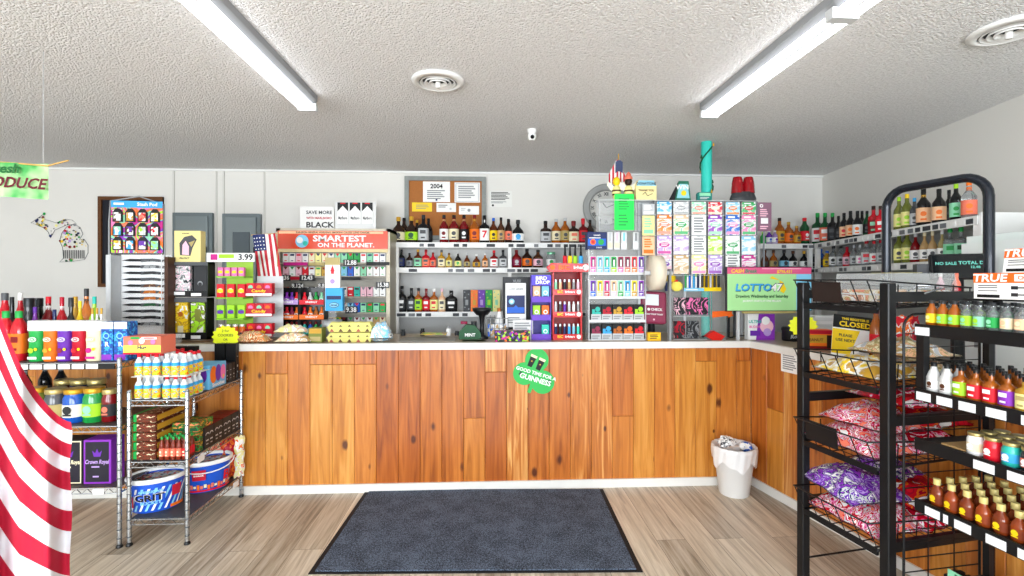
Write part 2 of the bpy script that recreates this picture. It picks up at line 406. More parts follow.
def m_wood(name, c0, c1, c2, seed):
    m, nt, b = nodes(name); L = nt.links.new
    tc = nt.nodes.new('ShaderNodeTexCoord')
    sx = nt.nodes.new('ShaderNodeSeparateXYZ'); L(tc.outputs['Object'], sx.inputs[0])
    au = nt.nodes.new('ShaderNodeMath'); au.operation = 'SUBTRACT'; L(sx.outputs[0], au.inputs[0]); L(sx.outputs[1], au.inputs[1])
    cu = nt.nodes.new('ShaderNodeCombineXYZ'); L(au.outputs[0], cu.inputs[0]); L(sx.outputs[2], cu.inputs[2])
    mp = nt.nodes.new('ShaderNodeMapping'); mp.inputs['Scale'].default_value = (17, 1, 1.0); mp.inputs['Location'].default_value = (seed*7.3, 0, seed*3.1)
    L(cu.outputs[0], mp.inputs['Vector'])
    n = nt.nodes.new('ShaderNodeTexNoise'); n.inputs['Scale'].default_value = 1.3; n.inputs['Detail'].default_value = 7; n.inputs['Distortion'].default_value = 1.3
    L(mp.outputs[0], n.inputs['Vector'])
    r = nt.nodes.new('ShaderNodeValToRGB'); e = r.color_ramp.elements
    e[0].position = .32; e[0].color = lin(c0); e[1].position = .7; e[1].color = lin(c2); x = e.new(.5); x.color = lin(c1)
    L(n.outputs['Fac'], r.inputs[0])
    m3 = nt.nodes.new('ShaderNodeMapping'); m3.inputs['Scale'].default_value = (5.5, 1, 3.0); m3.inputs['Location'].default_value = (seed*3.7, seed*5.1, seed*1.7); L(cu.outputs[0], m3.inputs['Vector'])
    vo = nt.nodes.new('ShaderNodeTexVoronoi'); vo.inputs['Scale'].default_value = 1.0; vo.inputs['Randomness'].default_value = 1; L(m3.outputs[0], vo.inputs['Vector'])
    kr = nt.nodes.new('ShaderNodeMapRange'); kr.inputs[1].default_value = .055; kr.inputs[2].default_value = .105; kr.inputs[3].default_value = .92; kr.inputs[4].default_value = 0
    sc_ = nt.nodes.new('ShaderNodeSeparateColor'); L(vo.outputs['Color'], sc_.inputs[0])
    s1 = nt.nodes.new('ShaderNodeMath'); s1.operation = 'MULTIPLY_ADD'; L(sc_.outputs[0], s1.inputs[0]); s1.inputs[1].default_value = 1.1; s1.inputs[2].default_value = .45
    s2 = nt.nodes.new('ShaderNodeMath'); s2.operation = 'DIVIDE'; L(vo.outputs['Distance'], s2.inputs[0]); L(s1.outputs[0], s2.inputs[1])
    s3 = nt.nodes.new('ShaderNodeMath'); s3.operation = 'MULTIPLY_ADD'; L(n.outputs['Fac'], s3.inputs[0]); s3.inputs[1].default_value = .10; L(s2.outputs[0], s3.inputs[2])
    s4 = nt.nodes.new('ShaderNodeMath'); s4.operation = 'SUBTRACT'; L(s3.outputs[0], s4.inputs[0]); s4.inputs[1].default_value = .05
    L(s4.outputs[0], kr.inputs[0])
    mk = nt.nodes.new('ShaderNodeMixRGB'); mk.inputs[2].default_value = lin('4a1a08'); L(kr.outputs[0], mk.inputs[0]); L(r.outputs[0], mk.inputs[1])
    L(mk.outputs[0], b.inputs['Base Color']); b.inputs['Roughness'].default_value = .34; b.inputs['Coat Weight'].default_value = .25
    b.inputs['Coat Roughness'].default_value = .2
    return m
WOODS = [m_wood('knotty_pine_honey', 'b16a22', 'cb8533', 'dc9c4c', 1), m_wood('knotty_pine_amber', 'a55d1c', 'c2742a', 'd48a3c', 2),
         m_wood('knotty_pine_orange', '954c15', 'b76522', 'ca7a32', 3), m_wood('knotty_pine_russet', '87400f', 'a8571b', 'bd6a28', 4),
         m_wood('knotty_pine_streaked', '964e16', 'c2732c', 'e4ac66', 5)]
def m_wall():
    m, nt, b = nodes('painted_wall'); L = nt.links.new
    tc = nt.nodes.new('ShaderNodeTexCoord'); n = nt.nodes.new('ShaderNodeTexNoise'); n.inputs['Scale'].default_value = 90; n.inputs['Detail'].default_value = 3
    L(tc.outputs['Object'], n.inputs['Vector']); bp = nt.nodes.new('ShaderNodeBump'); bp.inputs['Strength'].default_value = .08
    L(n.outputs['Fac'], bp.inputs['Height']); L(bp.outputs['Normal'], b.inputs['Normal'])
    b.inputs['Base Color'].default_value = lin('e3e1db'); b.inputs['Roughness'].default_value = .7
    return m
WALLM = m_wall()
XL, YR = -5.2, -3.0
struct(MB().box(XL-.1, 4.6, YR-.1, 5.35, -.1, 0, m_floor()).build('floor'))
struct(MB().box(XL-.1, 4.6, YR-.1, 5.35, CEIL, CEIL+.1, m_ceiling()).build('ceiling'))
struct(MB().box(XL, 3.9, 5.2, 5.3, 0, CEIL, WALLM).build('wall_back'))
struct(MB().box(XL-.1, XL, YR-.1, 5.3, 0, CEIL, WALLM).build('wall_left'))
struct(MB().prismz([(wallR(5.3), 5.3), (wallR(5.3)+.12, 5.3), (wallR(YR)+.12, YR), (wallR(YR), YR)], 0, CEIL, WALLM).build('wall_right'))
# the shop front behind the camera: piers, sill and head around three windows
mb = MB()
mb.box(XL, 2.6, YR-.1, YR, 0, .75, WALLM); mb.box(XL, 2.6, YR-.1, YR, 2.35, CEIL, WALLM)
for a, b_ in ((XL, -4.35), (-2.05, -1.55), (.75, 1.25)): mb.box(a, b_, YR-.1, YR, .75, 2.35, WALLM)
struct(mb.build('wall_front'))
for i, x in enumerate((-3.2, -.4, 2.4)):
    w = 1.15
    x1 = min(x+w, 2.6); x0 = x-w
    f = MB()
    for a in (x0, x1-.05): f.box(a, a+.05, YR-.08, YR-.02, .75, 2.35, WHITEM)
    for a in (.75, 2.30): f.box(x0+.05, x1-.05, YR-.08, YR-.02, a, a+.05, WHITEM)
    fo = struct(f.build('window_%d' % (i+1)))
    MB().box(x0+.05, x1-.05, YR-.055, YR-.05, .8, 2.3, mat('clear', .02, 0, 0, .0, .12)).build('pane', fo)
# battens that cover the panel joints of the back wall
for i, px in enumerate((173.5, 216, 223.5, 264)):
    x = fx(px, 5.19)
    struct(MB().box(x-.008, x+.008, 5.188, 5.2, 1.0, CEIL, mat('d4d2cc', .6)).build('trim_%d' % (i+1)))
struct(MB().box(XL, wallR(5.2), 5.175, 5.2, CEIL-.018, CEIL, WHITEM).build('trim_5'))

# ceiling fixtures
def m_tube():
    return mat('f8fbff', .3, emit=TUBE_POWER)
def fluorescent(x, y0, y1, label):
    t = thing('fluorescent_light', label, 'ceiling light', (x, (y0+y1)/2, CEIL), group=None)
    L = (y1-y0)/2
    MB().prism([(-.055, 0), (-.055, -.035), (-.03, -.062), (.03, -.062), (.055, -.035), (.055, 0)], -L, L, mat('8e9092', .5)).build('housing', t)
    for sx in (-.036, .036):
        for a, b_ in ((-L+.03, -.025), (.025, L-.03)):
            MB().lathe([(.0155, 0), (.0155, b_-a)], m_tube(), 12).build('tube', t, (sx, a, -.083)).rotation_euler = (-math.pi/2, 0, 0)
    for y in (-L, -.022, L-.028):
        MB().box(-.055, .055, y, y+(.044 if abs(y) < .1 else .028), -.10, -.055, mat('c9cbcc', .4)).build('tube_holder', t)
fluorescent(-1.11, .62, 3.09, 'long two-tube fluorescent light on the ceiling at the left')
fluorescent(1.42, .70, 3.10, 'long two-tube fluorescent light on the ceiling at the right, above the lottery tickets')
fluorescent(-1.11, -2.3, .2, 'added unseen two-tube fluorescent light behind the left ceiling light')  # this fixture and the next are added out of view for more light
fluorescent(1.42, -2.3, .2, 'added unseen two-tube fluorescent light behind the right ceiling light')
fluorescent(-3.6, .6, 3.1, 'two-tube fluorescent light over the far left of the shop')
def vent(px, py, label):
    s = (CEIL-EYE)*FPX/(HORIZON-py); u = (px-512)/FPX
    x, y = (u*CY+SY_)*s, (CY-u*SY_)*s
    t = thing('ceiling_vent', label, 'vent', (x, y, CEIL))
    k = 1.0
    MB().lathe([(.135*k, 0), (.15*k, -.004), (.148*k, -.012), (.11*k, -.022), (.112*k, -.004)], WHITEM, 28, cap=False).build('rim', t)
    MB().lathe([(.001, -.001), (.11, -.001)], mat('1a1a1b'), 24, cap=False).build('duct_shade_disc', t)  # flat near-black disc painted as the shade inside the duct
    for i, r in enumerate((.092, .068, .044)):
        MB().lathe([(r, -.004), (r+.010, -.020-.002*i), (r+.005, -.021-.002*i), (r-.004, -.005)], WHITEM, 24, cap=False).build('louver_ring', t)
    MB().lathe([(.001, -.044), (.014, -.044), (.014, -.01)], WHITEM, 12).build('centre_screw', t)
vent(438, 80, 'round white louvred air vent in the middle of the ceiling')
vent(1009, 29, 'round white air vent at the right edge of the ceiling')
s = (CEIL-.04-EYE)*FPX/(HORIZON-135); u = (532-512)/FPX
t = thing('security_camera', 'small white dome security camera on the ceiling', 'camera', ((u*CY+SY_)*s, (CY-u*SY_)*s, CEIL))
MB().lathe([(.035, 0), (.035, -.02), (.026, -.03)], WHITEM, 16).build('mount', t)
MB().lathe([(.024, -.028), (.033, -.04), (.033, -.062), (.022, -.082)], WHITEM, 16).build('housing', t)
MB().lathe([(.015, 0), (.015, .01), (.009, .016)], mat('black', .1), 12).build('lens', t, (0, -.024, -.062)).rotation_euler = (math.pi/2, 0, 0)

# ================================================================= COUNTER
CT = 1.096; CF = 3.655; RS = .195       # top height, front face, slant of the return
XC = 2.01
t = thing('service_counter', 'long L-shaped counter clad in upright knotty pine planks with white top edge', 'counter', (0, 0, 0))
rnd = random.Random(3)
mb = MB(); x = -5.142; k = 0
splits = {}
while x < XC-.001:
    x1 = min(x+.160, XC)
    q = (x+4)/6
    wi = rnd.choice([0, 0, 0, 1, 1]) if x < -.9 else rnd.choice([1, 2, 2, 2, 3]) if x < .1 else rnd.choice([0, 1, 1, 1, 2, 4])
    cut = rnd.choice([None, None, .86, None, .5, None, .93, None, .67, None])
    segs = [(.058, 1.052)] if not cut else [(.058, .058+cut*.95-.002), (.058+cut*.95, 1.052)]
    for (a, b_) in segs:
        mb.cbox(x+.0008, x1-.0008, CF, CF+.018, a, b_, WOODS[wi], .0025)
        if cut: wi = (wi+1) % 5
    x = x1
mb.build('front_planks', t)
mb = MB(); MB_T = Matrix.Translation((XC, CF, 0)) @ Matrix.Rotation(-math.pi/2+math.atan(RS), 4, 'Z')
mb.T = MB_T
d = 0
while d < 3.19:
    d1 = d+.160; wi = rnd.choice([0, 1, 1, 2, 4, 2]); cut = rnd.choice([None, .8, .3, None, .6])
    segs = [(.058, 1.052)] if not cut else [(.058, .058+cut*.95-.002), (.058+cut*.95, 1.052)]
    for (a, b_) in segs:
        mb.cbox(d+.0008, d1-.0008, 0, .018, a, b_, WOODS[wi], .0025)
        if cut: wi = (wi+2) % 5
    d = d1
mb.build('side_planks', t)
TRIMW = mat('e9e7e1', .45, var=.12, vs=9)
mb = MB(); mb.box(-5.1, XC, CF-.014, CF, 0, .062, TRIMW); mb.build('front_baseboard', t)
mb = MB(); mb.T = MB_T; mb.box(0, 3.2, -.014, 0, 0, .062, TRIMW); mb.build('side_baseboard', t)
ex, ey = XC+3.2*math.sin(math.atan(RS)), CF-3.2*math.cos(math.atan(RS))
LAM = mat('b9a489', .3, 0, .3, var=.25, vs=14)
# worktop: an L of boards with a white lip
mb = MB()
mb.prismz([(-5.1, CF+.01), (XC+.005, CF+.01), (ex, ey), (wallR(ey)-.03, ey), (XC+.62, 4.36), (-5.1, 4.36)], 1.05, 1.088, LAM)
mb.build('worktop', t)
mb = MB(); mb.box(-5.1, XC-.03, CF-.035, CF+.012, 1.047, CT, TRIMW); mb.build('front_edge_strip', t)
mb = MB(); mb.T = MB_T; mb.box(-.035, 3.2, -.035, .012, 1.047, CT, TRIMW); mb.build('side_edge_strip', t)
mb = MB(); mb.box(-5.1, XC+.1, 4.30, 4.32, 0, 1.05, mat('8b8479', .6)); mb.build('back_panel', t)
ZC = 1.088
def retp(px, off=.10):
    """a point above the return counter at a column, off metres in from its front"""
    k = ((px-512)/FPX*CY+SY_)/(CY-(px-512)/FPX*SY_)
    x0 = XC+off/math.cos(math.atan(RS))
    Y = (x0+RS*CF)/(k+RS)
    return k*Y, Y
RR = -math.pi/2+math.atan(RS)

# rubber-backed mat
pts = [(367, 489.5), (603, 489.5), (643, 572.5), (308, 574.5)]
def fl(px, py):
    s = EYE*FPX/(py-HORIZON); u = (px-512)/FPX
    return ((u*CY+SY_)*s, (CY-u*SY_)*s)
def m_carpet():
    m, nt, b = nodes('looped_carpet'); L = nt.links.new
    tc = nt.nodes.new('ShaderNodeTexCoord'); n = nt.nodes.new('ShaderNodeTexNoise'); n.inputs['Scale'].default_value = 160; n.inputs['Detail'].default_value = 3
    L(tc.outputs['Object'], n.inputs['Vector'])
    n2 = nt.nodes.new('ShaderNodeTexNoise'); n2.inputs['Scale'].default_value = 7; L(tc.outputs['Object'], n2.inputs['Vector'])
    md = nt.nodes.new('ShaderNodeMath'); md.operation = 'MULTIPLY_ADD'; L(n2.outputs['Fac'], md.inputs[0]); md.inputs[1].default_value = .25; L(n.outputs['Fac'], md.inputs[2])
    r = nt.nodes.new('ShaderNodeValToRGB'); e = r.color_ramp.elements; e[0].position = .5; e[0].color = lin('141a24'); e[1].position = .78; e[1].color = lin('67758a')
    L(md.outputs[0], r.inputs[0]); L(r.outputs[0], b.inputs['Base Color']); b.inputs['Roughness'].default_value = .95
    bp = nt.nodes.new('ShaderNodeBump'); bp.inputs['Strength'].default_value = .7; bp.inputs['Distance'].default_value = .006
    L(n.outputs['Fac'], bp.inputs['Height']); L(bp.outputs['Normal'], b.inputs['Normal'])
    return m
P4 = [fl(*p) for p in pts]
cx = sum(p[0] for p in P4)/4; cy = sum(p[1] for p in P4)/4
t = thing('floor_mat', 'large dark blue-grey carpet mat lying on the floor before the counter', 'mat', (cx, cy, 0))
q = [(a-cx, b-cy) for a, b in P4]
MB().prismz(q, .0005, .004, mat('1c1c1e', .7)).build('rubber_border', t)
MB().prismz([(a*.965, b*.965) for a, b in q], .004, .011, m_carpet()).build('carpet_pile', t)

# shamrock board on the counter front
def shamrock():
    w = .36; x, z = fx(536, CF-.002), fz(372, CF)
    t = thing('shamrock_sign', 'green shamrock-shaped beer sign fixed to the counter front', 'sign', (x, CF-.006, z), 0)
    poly = []
    for i in range(120):
        a = 2*math.pi*i/120; r = .055
        for an, d_, R_ in ((86, .088, .088), (188, .088, .085), (303, .092, .088)):
            ph = a-math.radians(an); q_ = R_*R_-(d_*math.sin(ph))**2
            if q_ > 0 and math.cos(ph) > 0: r = max(r, d_*math.cos(ph)+math.sqrt(q_))
        if 244 < i*3 < 256: r = .165
        poly.append((r*math.cos(a), r*math.sin(a)))
    mb = MB()
    mb.prism(poly, 0, .004, mat('38b556', .5))
    mb.T = Matrix.Rotation(math.radians(0), 4, 'Y')
    mb.prism([(-.012, -.10), (.012, -.10), (.035, -.165), (.012, -.17)], 0, .004, mat('3cc25a', .4)) if False else None
    g = mb.build('board', t); 
    mb = MB()
    r = -.30
    mb.text('GOOD TIME FOR A', .036, 'white', .0, -.012, -.0015, 1, r); mb.text('GUINNESS', .052, 'white', -.006, -.058, -.0015, 1, r)
    mb.build('writing', t)
    for k, (a, b) in enumerate(((-.03, .085), (.032, .058))):
        mb = MB(); mb.T = Matrix.Translation((a, -.001, b)) @ Matrix.Rotation(math.radians(25), 4, 'Y')
        mb.add([(-.024, 0, .03), (.024, 0, .03), (.017, 0, -.048), (-.017, 0, -.048)], [(0, 1, 2, 3)], 'black')
        mb.add([(-.025, -.0005, .045), (.025, -.0005, .045), (.024, -.0005, .026), (-.024, -.0005, .026)], [(0, 1, 2, 3)], 'cream')
        mb.disc(0, -.004, .006, -.0008, 'gold', 8)
        mb.build('stout_glass_print', t)
    mb = MB()
    for a, b in ((-.115, -.01), (.10, -.075)):
        for q_ in range(3):
            an = math.radians(90+120*q_); mb.disc(a+.008*math.cos(an), b+.008*math.sin(an), .009, -.001, 'dark green', 8)
    mb.build('small_shamrocks', t)
    t.rotation_euler = (0, 0, 0)
shamrock()

# waste bin
by = 3.505; bx = fx(734, by)
t = thing('waste_bin', 'white plastic waste bin with liner standing at the counter corner', 'bin', (bx, by, 0))
MB().lathe([(.098, 0), (.104, .008), (.140, .315), (.147, .322), (.147, .330), (.136, .330), (.100, .02), (.001, .015)], mat('e8e8e6', .35, 0, .2), 32, cap=False).build('tub', t)
mb = MB()
def liner(u, v):
    a = 2*math.pi*u
    wv = math.sin(a*5+1)*.018+math.sin(a*9)*.010
    prof = [(.10, .18), (.125, .30), (.138, .348), (.150, .355), (.157, .33), (.153, .285+wv*.9), (.148, .235+wv*1.4-.012*math.cos(a-4.6))]
    k = v*(len(prof)-1); i = min(int(k), len(prof)-2); f = k-i
    r = prof[i][0]*(1-f)+prof[i+1][0]*f; z = prof[i][1]*(1-f)+prof[i+1][1]*f
    r += math.sin(a*17+v*5)*.0035*(1 if v > .3 else 0)
    return (r*math.cos(a), r*math.sin(a), z)
mb.grid(liner, 72, 18, mat('f6f6f6', .35, 0, .2, 0, .93)); mb.build('liner', t)
def crumple(name, label, loc, r, m, seed):
    rn = random.Random(seed); bm = bmesh.new(); bmesh.ops.create_icosphere(bm, subdivisions=2, radius=r)
    for v in bm.verts: v.co *= rn.uniform(.7, 1.15)
    me = bpy.data.meshes.new(name); bm.to_mesh(me); bm.free(); me.materials.append(A(m))
    o = bpy.data.objects.new(name, me); COL.objects.link(o); o.location = loc; o.scale = (1.2, .8, .8)
    return tag(o, label, 'paper')
crumple('crumpled_newsprint', 'crumpled printed paper sticking out of the waste bin at the left', (bx-.075, by-.03, .385), .055, printed('newsprint', ['white', 'white', 'light grey', 'white', 'dark grey'], 90), 1)
crumple('crumpled_wrapper', 'crumpled wrapper with blue print at the right inside the waste bin', (bx+.075, by-.02, .345), .045, printed('blue_wrapper', ['white', 'white', 'white', 'blue'], 60), 2)
crumple('crumpled_napkin', 'crumpled white napkin in the middle of the waste bin', (bx, by+.03, .31), .05, 'white', 3)
# notice on the return
x0, y0 = retp(790, -.016)
pbox('posted_notice', 'white typed notice taped to the side of the counter behind the black rack', 'notice', (x0, y0, fz(373, y0, 790)), .16, .002, .17, 'white',
     [('l', .1, .9, .1, .9, 9, 'grey')], rotz=RR+math.pi*0)
# ================================================================= ON THE BACK WALL
YW = 5.195
def wrect(px0, py0, px1, py1, Y=YW):
    x0, x1 = fx(px0, Y), fx(px1, Y); c = (px0+px1)/2
    return (x0+x1)/2, fz(py1, Y, c), x1-x0, fz(py0, Y, c)-fz(py1, Y, c)
def wallbox(name, label, cat, px0, py0, px1, py1, d, base, decos=(), Y=YW, **k):
    x, z, w, h = wrect(px0, py0, px1, py1, Y-d)
    return pbox(name, label, cat, (x, Y-d, z), w, d, h, base, decos, **k)

# vinyl map decal: two peninsulas outlined and filled with small drawings
x, z, w, h = wrect(31, 213, 88, 263)
t = thing('wall_decal', 'state-shaped wall decal made of small coloured symbols on the left wall', 'decal', (x-w/2, YW, z))
UP = [(.0,.80),(.1,.88),(.25,1.0),(.2,.88),(.34,.84),(.44,.80),(.6,.88),(.72,.86),(.8,.78),(.62,.76),(.5,.70),(.42,.66),(.34,.50),(.3,.62),(.22,.70),(.1,.76)]
LO = [(.50,.02),(.57,.10),(.55,.32),(.50,.44),(.54,.60),(.62,.72),(.74,.78),(.86,.72),(.91,.58),(.85,.47),(.93,.48),(1.0,.36),(1.0,.20),(.94,.07),(.7,.03)]
mb = MB()
for poly in (UP, LO):
    mb.tube([(a*w, 0, b*h) for a, b in poly], .0022, 'dark grey', 4, True)
mb.build('outline', t)
rn = random.Random(11)
def inside(p, poly):
    c = False
    for i in range(len(poly)):
        (x1, y1), (x2, y2) = poly[i], poly[i-1]
        if (y1 > p[1]) != (y2 > p[1]) and p[0] < (x2-x1)*(p[1]-y1)/(y2-y1)+x1: c = not c
    return c
dots = MB(); n = 0
while n < 110:
    p = (rn.random(), rn.random())
    if inside(p, UP) or (inside(p, LO) and not (.08 < p[1] < .27)):
        dots.disc(p[0]*w, p[1]*h, rn.choice([.006, .008, .011, .015]), -.001-.00002*n, rn.choice(['dark green', 'charcoal', 'charcoal', 'grey', 'khaki', 'red', 'dark red', 'green', 'navy', 'lilac', 'yellow', 'dark grey', 'pale yellow']), 6); n += 1
dots.build('symbols', t)['kind'] = 'stuff'
mb = MB()
for i in range(12):
    mb.rect(w*(.57+.032*i), w*(.57+.032*i)+.008, h*.09, h*.26, -.001, 'charcoal')
mb.build('bar_pattern', t)

# dark board in a wooden frame
x, z, w, h = wrect(100, 197, 164, 287)
t = thing('chalkboard', 'dark board in a brown wooden frame behind the toy card display', 'board', (x, YW-.02, z))
MB().box(-w/2, w/2, .005, .02, 0, h, mat('1b1d26', .5)).build('board', t)
mb = MB(); b = .035; wd = mat('6b4220', .5, var=.4, vs=30)
mb.box(-w/2, -w/2+b, -.012, .02, 0, h, wd); mb.box(w/2-b, w/2, -.012, .02, 0, h, wd); mb.box(-w/2+b, w/2-b, -.012, .02, h-b, h, wd); mb.box(-w/2+b, w/2-b, -.012, .02, 0, b, wd)
mb.build('frame', t)
for (a, b, c, d), lb in (((174, 213, 214, 285), 'grey steel electrical panel on the wall behind the yellow carton'), ((223.5, 214, 262, 285), 'grey steel electrical panel on the wall behind the small flag')):
    x, z, w, h = wrect(a, b, c, d)
    t = thing('electrical_panel', lb, 'panel', (x, YW-.03, z))
    st = mat('6f7a7e', .35, .5)
    MB().cbox(-w/2, w/2, 0, .03, 0, h, st, .004).build('box', t)
    MB().cbox(-w/2+.04, w/2-.04, -.012, 0, .04, h-.035, mat('7d888c', .3, .5), .004).build('door', t)
    MB().cbox(-.08, .09, -.018, -.012, h*.35, h*.74, mat('59636a', .3, .5), .003).build('breaker_cover', t)
    MB().cbox(w/2-.065, w/2-.05, -.024, -.012, h*.45, h*.53, mat('black'), .002).build('latch', t)

# produce banner hanging on a cane
Yb = 2.55
x0, x1 = fx(-38, Yb), fx(47.5, Yb)
t = thing('produce_banner', 'green and white produce banner hanging at the top left', 'banner', (x0, Yb, fz(195, Yb, 10)))
w = x1-x0; h = fz(163, Yb, 10)-fz(195, Yb, 10)
def m_banner():
    m, nt, b = nodes('banner_print'); L = nt.links.new
    tc = nt.nodes.new('ShaderNodeTexCoord'); n = nt.nodes.new('ShaderNodeTexNoise'); n.inputs['Scale'].default_value = 9; L(tc.outputs['Object'], n.inputs['Vector'])
    r = nt.nodes.new('ShaderNodeValToRGB'); e = r.color_ramp.elements; e[0].position = .38; e[0].color = lin('3a9c46'); e[1].position = .62; e[1].color = lin('b4dc9c')
    L(n.outputs['Fac'], r.inputs[0]); L(r.outputs[0], b.inputs['Base Color']); b.inputs['Roughness'].default_value = .6
    return m
mb = MB(); mb.grid(lambda u, v: (u*w, .012*math.sin(u*9), v*h-.02*(u)*(1-v)), 24, 6, m_banner())
mb.build('cloth', t)
mb = MB(); mb.text('Fresh', h*.40, mat('14602a'), w*.52, h*.80, -.016, 1.1, 0, .25); mb.text('PRODUCE', h*.46, mat('5e0c22'), w*.60, h*.36, -.018, 1.02, -.05, .25)
mb.build('writing', t)
mb = MB(); mb.tube([(-.05, 0, h+.004), (w*.5, 0, h+.003), (w, 0, h-.012), (w+.10, 0, h+.016)], .004, mat('c9a05a'), 6); mb.build('cane', t)
mb = MB()
for a in (.05, w*.95): mb.tube([(a, 0, h+.004), (a, 0, CEIL-fz(195, Yb, 10))], .0012, 'light grey', 4)
mb.build('hanging_cord', t)

# cork board with certificates
x, z, w, h = wrect(405, 177, 486, 240)
t = thing('cork_board', 'cork notice board in a weathered grey frame above the whiskey bottles', 'notice board', (x, YW-.02, z))
MB().box(-w/2, w/2, .005, .02, 0, h, mat('b8743c', .8, var=.3, vs=120)).build('cork', t)
mb = MB(); b = .045; gm = mat('9a9f9c', .6, var=.35, vs=25)
mb.box(-w/2, -w/2+b, -.015, .02, 0, h, gm); mb.box(w/2-b, w/2, -.015, .02, 0, h, gm); mb.box(-w/2+b, w/2-b, -.015, .02, h-b, h, gm); mb.box(-w/2+b, w/2-b, -.015, .02, 0, b, gm)
mb.build('frame', t)
def paper(px0, py0, px1, py1, label, base='white', decos=(), Y=YW-.018, name='paper_notice'):
    return wallbox(name, label, 'paper', px0, py0, px1, py1, .001, base, decos, Y=Y)
paper(423, 181.5, 450, 202, 'white certificate headed 2004 pinned at the top left of the cork board', decos=[('t', .5, .76, .30, '2004', 'black'), ('l', .15, .85, .12, .6, 5, 'grey'), ('c', .5, .1, .05, 'navy')])
paper(454.5, 182.5, 480, 202.5, 'white certificate pinned at the top right of the cork board', decos=[('r', .04, .96, .04, .96, 'light grey'), ('r', .07, .93, .07, .93, 'white'), ('l', .15, .85, .2, .85, 6, 'grey')])
paper(412, 202.5, 432, 211.5, 'yellow slip pinned to the cork board', 'yellow', [('l', .2, .9, .25, .8, 3, 'khaki')])
paper(436.5, 203, 456, 212, 'white slip pinned at the middle of the cork board, right of the yellow one', 'white', [('l', .1, .6, .45, .85, 2, 'grey'), ('c', .72, .35, .12, 'light grey')])
paper(459, 206, 479, 214.5, 'small white slip pinned low at the right of the cork board', 'white', [('c', .5, .5, .18, 'grey'), ('l', .1, .35, .4, .8, 2, 'light grey')])
paper(490, 191, 512, 207, 'typed paper notice taped to the wall right of the cork board', 'e9e9e4', [('l', .05, .95, .42, .95, 6, 'charcoal'), ('l', .05, .8, .22, .36, 2, 'grey'), ('c', .13, .1, .07, 'black')], Y=YW)

# round wall clock
x, z = fx(606, YW), fz(208, YW, 606); R = 22.5*scl(606, YW)/FPX*1.05
t = thing('wall_clock', 'large round grey-framed wall clock partly hidden by the lottery displays', 'clock', (x, YW-.005, z))
o = MB().lathe([(R*.70, 0), (R*.72, .03), (R*.8, .045), (R*.86, .03), (R*.93, .045), (R, .03), (R, 0)], mat('b4b5b3', .5, .1, var=.25, vs=15), 48, cap=False).build('rim', t); o.rotation_euler = (math.pi/2, 0, 0)
MB().lathe([(.001, .006), (R*.72, .006)], mat('d9d8d2', .6), 40, cap=False).build('face', t).rotation_euler = (math.pi/2, 0, 0)
mb = MB()
for i, s_ in enumerate(['XII', 'I', 'II', 'III', 'IIII', 'V', 'VI', 'VII', 'VIII', 'IX', 'X', 'XI']):
    a = math.pi/2-i*math.pi/6; mb.text(s_, .05, 'charcoal', R*.58*math.cos(a), R*.58*math.sin(a), -.008, .8, a-math.pi/2)
mb.build('numerals', t)
for a, l, nm in ((2.2, .34, 'hour_hand'), (.4, .5, 'minute_hand')):
    mb = MB(); mb.tube([(0, -.012, 0), (R*l*math.cos(a), -.012, R*l*math.sin(a))], .005, 'charcoal', 6); mb.build(nm, t)

# ================================================================= LIQUOR SHELVING
SH = [1.93, 1.68, 1.24]
YF, YBK = 4.90, 5.19
tagm = [mat('f2f2f0', .5), mat('707478', .5), mat('f2f2f0', .5), mat('3a3d42', .5)]
def shelf_board(parent, x0, x1, z, rn, name='shelf'):
    mb = MB(); mb.box(x0, x1, YF, YBK, z-.022, z, WHITEM); mb.box(x0, x1, YF-.006, YF, z-.048, z+.004, WHITEM)
    parent = mb.build(name, parent)
    x = x0+.02
    while x < x1-.05:
        l = rn.uniform(.04, .085)
        MB().box(x, x+l, YF-.009, YF-.006, z-.04, z-.010, tagm[int(rn.random()*4)]).build('price_tag', parent); x += l+rn.uniform(.012, .04)
rn = random.Random(5)
def liquor_unit(px0, px1, label, levels, mid=()):
    x0, x1 = fx(px0, YF), fx(px1, YF)
    t = thing('liquor_shelf_unit', label, 'shelf unit', (0, 0, 0))
    for x in (x0, x1-.035)+tuple(fx(p, YF) for p in mid):
        MB().box(x, x+.035, YF+.005, YF+.04, .0, 1.90, WHITEM).build('upright', t)
    MB().box(x0, x1, YBK-.004, YBK, 0, 1.93, mat('cfcfcd', .6)).build('back_panel', t)
    for z in levels: shelf_board(t, x0, x1, z, rn)
    return t
lu = liquor_unit(395, 594, 'white shelf unit of whiskey bottles on the back wall, below the cork board', SH, (508,))
for i in range(14): MB().lathe([(.018, 0), (.022, .012), (.014, .02)], 'black', 8, fx(393.5, YF), YF-.02, 1.30+i*.045).build('pourer_plug', lu)
liquor_unit(757, 813, 'white shelf unit of tequila and rum bottles in the right corner', SH[:2])
